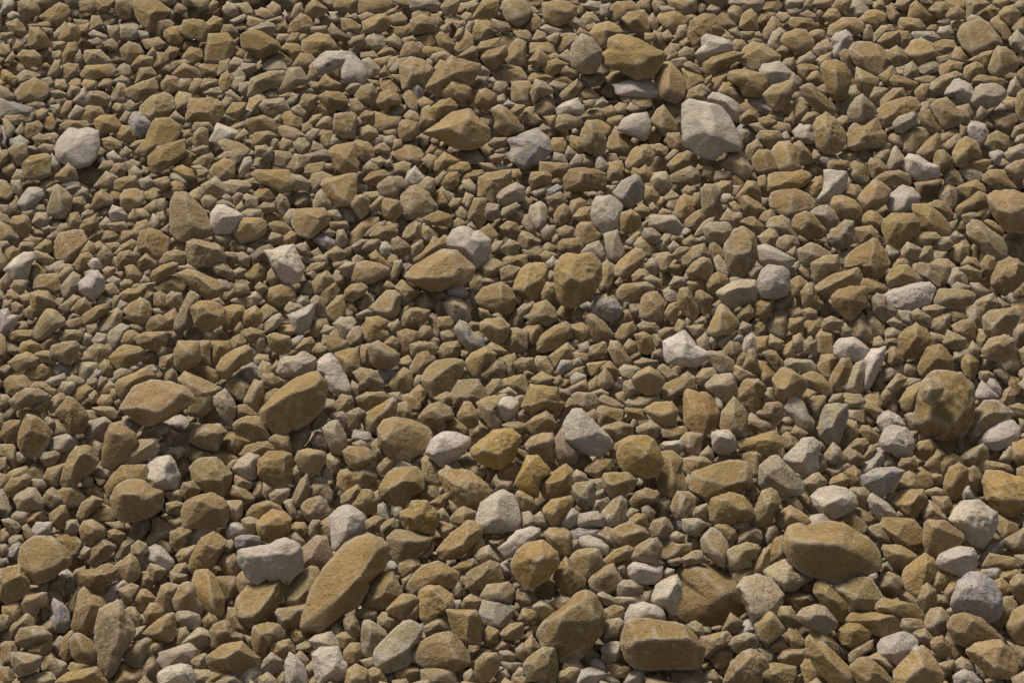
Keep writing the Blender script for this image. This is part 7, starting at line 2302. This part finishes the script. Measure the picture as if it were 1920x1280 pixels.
def add_stone(poly, peaks, code, label, seed):
    rg = np.random.default_rng(seed)
    a = area_(poly)
    lvl = 5 if a > 2300 else 4
    lift = perch(poly) if code[0].isupper() else 0.0
    V, F, cc, b = build_stone(poly, peaks, lvl, '~' in code, lift, 0.7 if '=' in code else -0.4 if a > 9000 else 0.0 if lift > 0 else rg.uniform(-0.85, 0.10), seed)
    tint, look = look_of(code, rg)
    loc = cc.copy(); loc[2] = V[:, 2].min()
    me = mesh_of('stone', V, F, tint, look, MAT, loc)
    o = bpy.data.objects.new('stone', me); o.location = loc
    scene.collection.objects.link(o)
    o['label'] = label; o['category'] = 'stone'; o['group'] = 'loose stones of the limestone heap'

for i_, ln in enumerate(TOP.split('\n')):
    code, geo_, label = ln.split('|')
    po, _, pk = geo_.partition('/')
    add_stone(pts(po), pts(pk) if pk else np.zeros((0, 2)), code, label, 1000 + i_)

# ------------------------------------------------------------------ the thousands of smaller ones: one mass
VV, FF, TT, LL = [], [], [], []
OUTLINES = [pts(ln.split('|')[1].partition('/')[0]) for ln in TOP.split('\n')]
base = 0
def push(V, F, tint, look):
    global base
    VV.append(V); FF.append(F + base); base += len(V)
    TT.append(np.broadcast_to(tint, (len(V), 4))); LL.append(np.broadcast_to(look, (len(V), 4)))

for i_, ln in enumerate(REST.split('\n')):
    code, geo_ = ln.split('|')
    po, _, pk = geo_.partition('/')
    po = pts(po); pk = pts(pk) if pk else np.zeros((0, 2))
    OUTLINES.append(po)
    rg = np.random.default_rng(5000 + i_)
    V, F, cc, b = build_stone(po, pk, 4 if area_(po) > 550 else 3, '~' in code, perch(po) if code[0].isupper() else 0.0, rg.uniform(-0.6, 0.9), 5000 + i_)
    push(V, F, *look_of(code, rg))

def random_outline(x, y, r, rg):
    n = rg.integers(4, 7)
    a = np.sort(rg.uniform(0, 1, n) * 0.7 + np.arange(n)) / n * 2 * math.pi + rg.uniform(0, 6.28)
    st = rg.uniform(1.0, 1.35); th = rg.uniform(0, math.pi)
    q = np.stack([np.cos(a) * st, np.sin(a) / st], 1) * (r * rg.uniform(0.9, 1.12, n))[:, None]
    c_, s_ = math.cos(th), math.sin(th)
    return np.array([x, y]) + q @ np.array([[c_, -s_], [s_, c_]])

KINDS = ['o'] * 52 + ['t'] * 36 + ['w'] * 8 + ['g'] * 2 + ['p'] * 2

def pack_gaps():
    """where there is room for a further stone between the ones set out above, and all round them: (x, y, radius)"""
    rg = np.random.default_rng(5)
    M, W_, H_ = 130, 960, 640
    GW, GH = W_ + 2 * M, H_ + 2 * M
    free = np.ones((GH, GW), bool)
    for p in OUTLINES:
        q = p * 0.5 + M
        x0, y0 = np.maximum(np.floor(q.min(0)).astype(int) - 1, 0); x1, y1 = np.ceil(q.max(0)).astype(int) + 1
        x1, y1 = min(x1, GW), min(y1, GH)
        if x1 <= x0 or y1 <= y0: continue
        xs, ys = np.meshgrid(np.arange(x0, x1) + .5, np.arange(y0, y1) + .5)
        ins = np.zeros(xs.shape, bool)
        for i in range(len(q)):
            a, c = q[i], q[(i + 1) % len(q)]
            if a[1] == c[1]: continue
            ins ^= ((a[1] > ys) != (c[1] > ys)) & (xs < a[0] + (ys - a[1]) * (c[0] - a[0]) / (c[1] - a[1]))
        free[y0:y1, x0:x1] &= ~ins
    yy, xx = np.mgrid[0:GH, 0:GW]
    ins = (xx > M) & (xx < M + W_) & (yy > M) & (yy < M + H_)
    out = []
    for rad in (22, 18, 16, 14, 12, 10, 9, 8, 7, 6, 5, 4, 3.2):
        k = int(math.ceil(rad)); Y, X = np.mgrid[-k:k+1, -k:k+1]; d = X * X + Y * Y <= rad * rad
        ker = np.zeros((GH, GW))
        for dy, dx in zip(Y[d], X[d]): ker[dy % GH, dx % GW] = 1
        ov = np.fft.irfft2(np.fft.rfft2((~free).astype(float)) * np.fft.rfft2(ker), s=(GH, GW))
        cand = (ov < 0.12 * d.sum()) & (ins | ((rad <= 16 * (0.8 + 0.55 * (yy - M) / H_)) & (rg.random((GH, GW)) < 0.03)))
        P = np.argwhere(cand); rg.shuffle(P)
        for y, x in P:
            a0, a1, c0, c1 = max(0, y - k), min(GH, y + k + 1), max(0, x - k), min(GW, x + k + 1)
            dd = d[a0 - y + k:a1 - y + k, c0 - x + k:c1 - x + k]; sub = free[a0:a1, c0:c1]
            if (dd & ~sub).sum() > 0.14 * d.sum(): continue
            if not ins[y, x] and (rad < 4 or (rad >= 9 and rg.random() < (0.93 if rad > 12 else .6))): continue
            free[a0:a1, c0:c1] &= ~dd
            out.append(((x - M) * 2.0, (y - M) * 2.0, rad * 2.0))
    return out

for i_, (x, y, r) in enumerate(pack_gaps()):
    rg = np.random.default_rng(20000 + i_)
    inside = 0 < x < 1920 and 0 < y < 1280
    po = random_outline(x, y, r * 1.3, rg)
    V, F, cc, b = build_stone(po, np.zeros((0, 2)), 3 if r > 11 else 2, False, 0.0, ((1.5 if r > 13 else 3.6) if inside else 0.1), 20000 + i_, fast=True)
    push(V, F, *look_of(KINDS[rg.integers(0, 100)], rg))

# the layers under them, seen in the gaps
S2, F2 = sphere(2)
for i_ in range(9000):
    rg = np.random.default_rng(60000 + i_)
    y = rg.uniform(0.95, 5.2); x = rg.uniform(-1, 1) * (0.55 + 0.46 * y)
    b = rg.uniform(0.010, 0.026)
    N = rg.normal(0, 1, (9, 3)); N /= np.linalg.norm(N, axis=1, keepdims=True); D = rg.uniform(.65, 1.0, 9)
    N = np.vstack([N, -N]); D = np.concatenate([D, rg.uniform(.65, 1, 9)])
    r = (np.sum((np.maximum(S2 @ N.T, 0) / D) ** 14, axis=1)) ** (-1 / 14)
    V = S2 * r[:, None] * b * np.array([rg.uniform(1, 1.4), 1, rg.uniform(.7, 1)]) + np.array([x, y, surf(x, y) - rg.uniform(0.058, 0.090)])
    push(V, F2, *look_of(KINDS[rg.integers(0, 100)], rg))

V = np.vstack(VV); F = np.vstack(FF)
me = mesh_of('gravel', V, F, np.vstack(TT), np.vstack(LL), MAT, np.zeros(3))
gr = bpy.data.objects.new('gravel', me); scene.collection.objects.link(gr)
gr['kind'] = 'stuff'; gr['label'] = 'smaller ochre and tan limestone gravel filling in between the larger stones'
print('gravel verts', len(V))
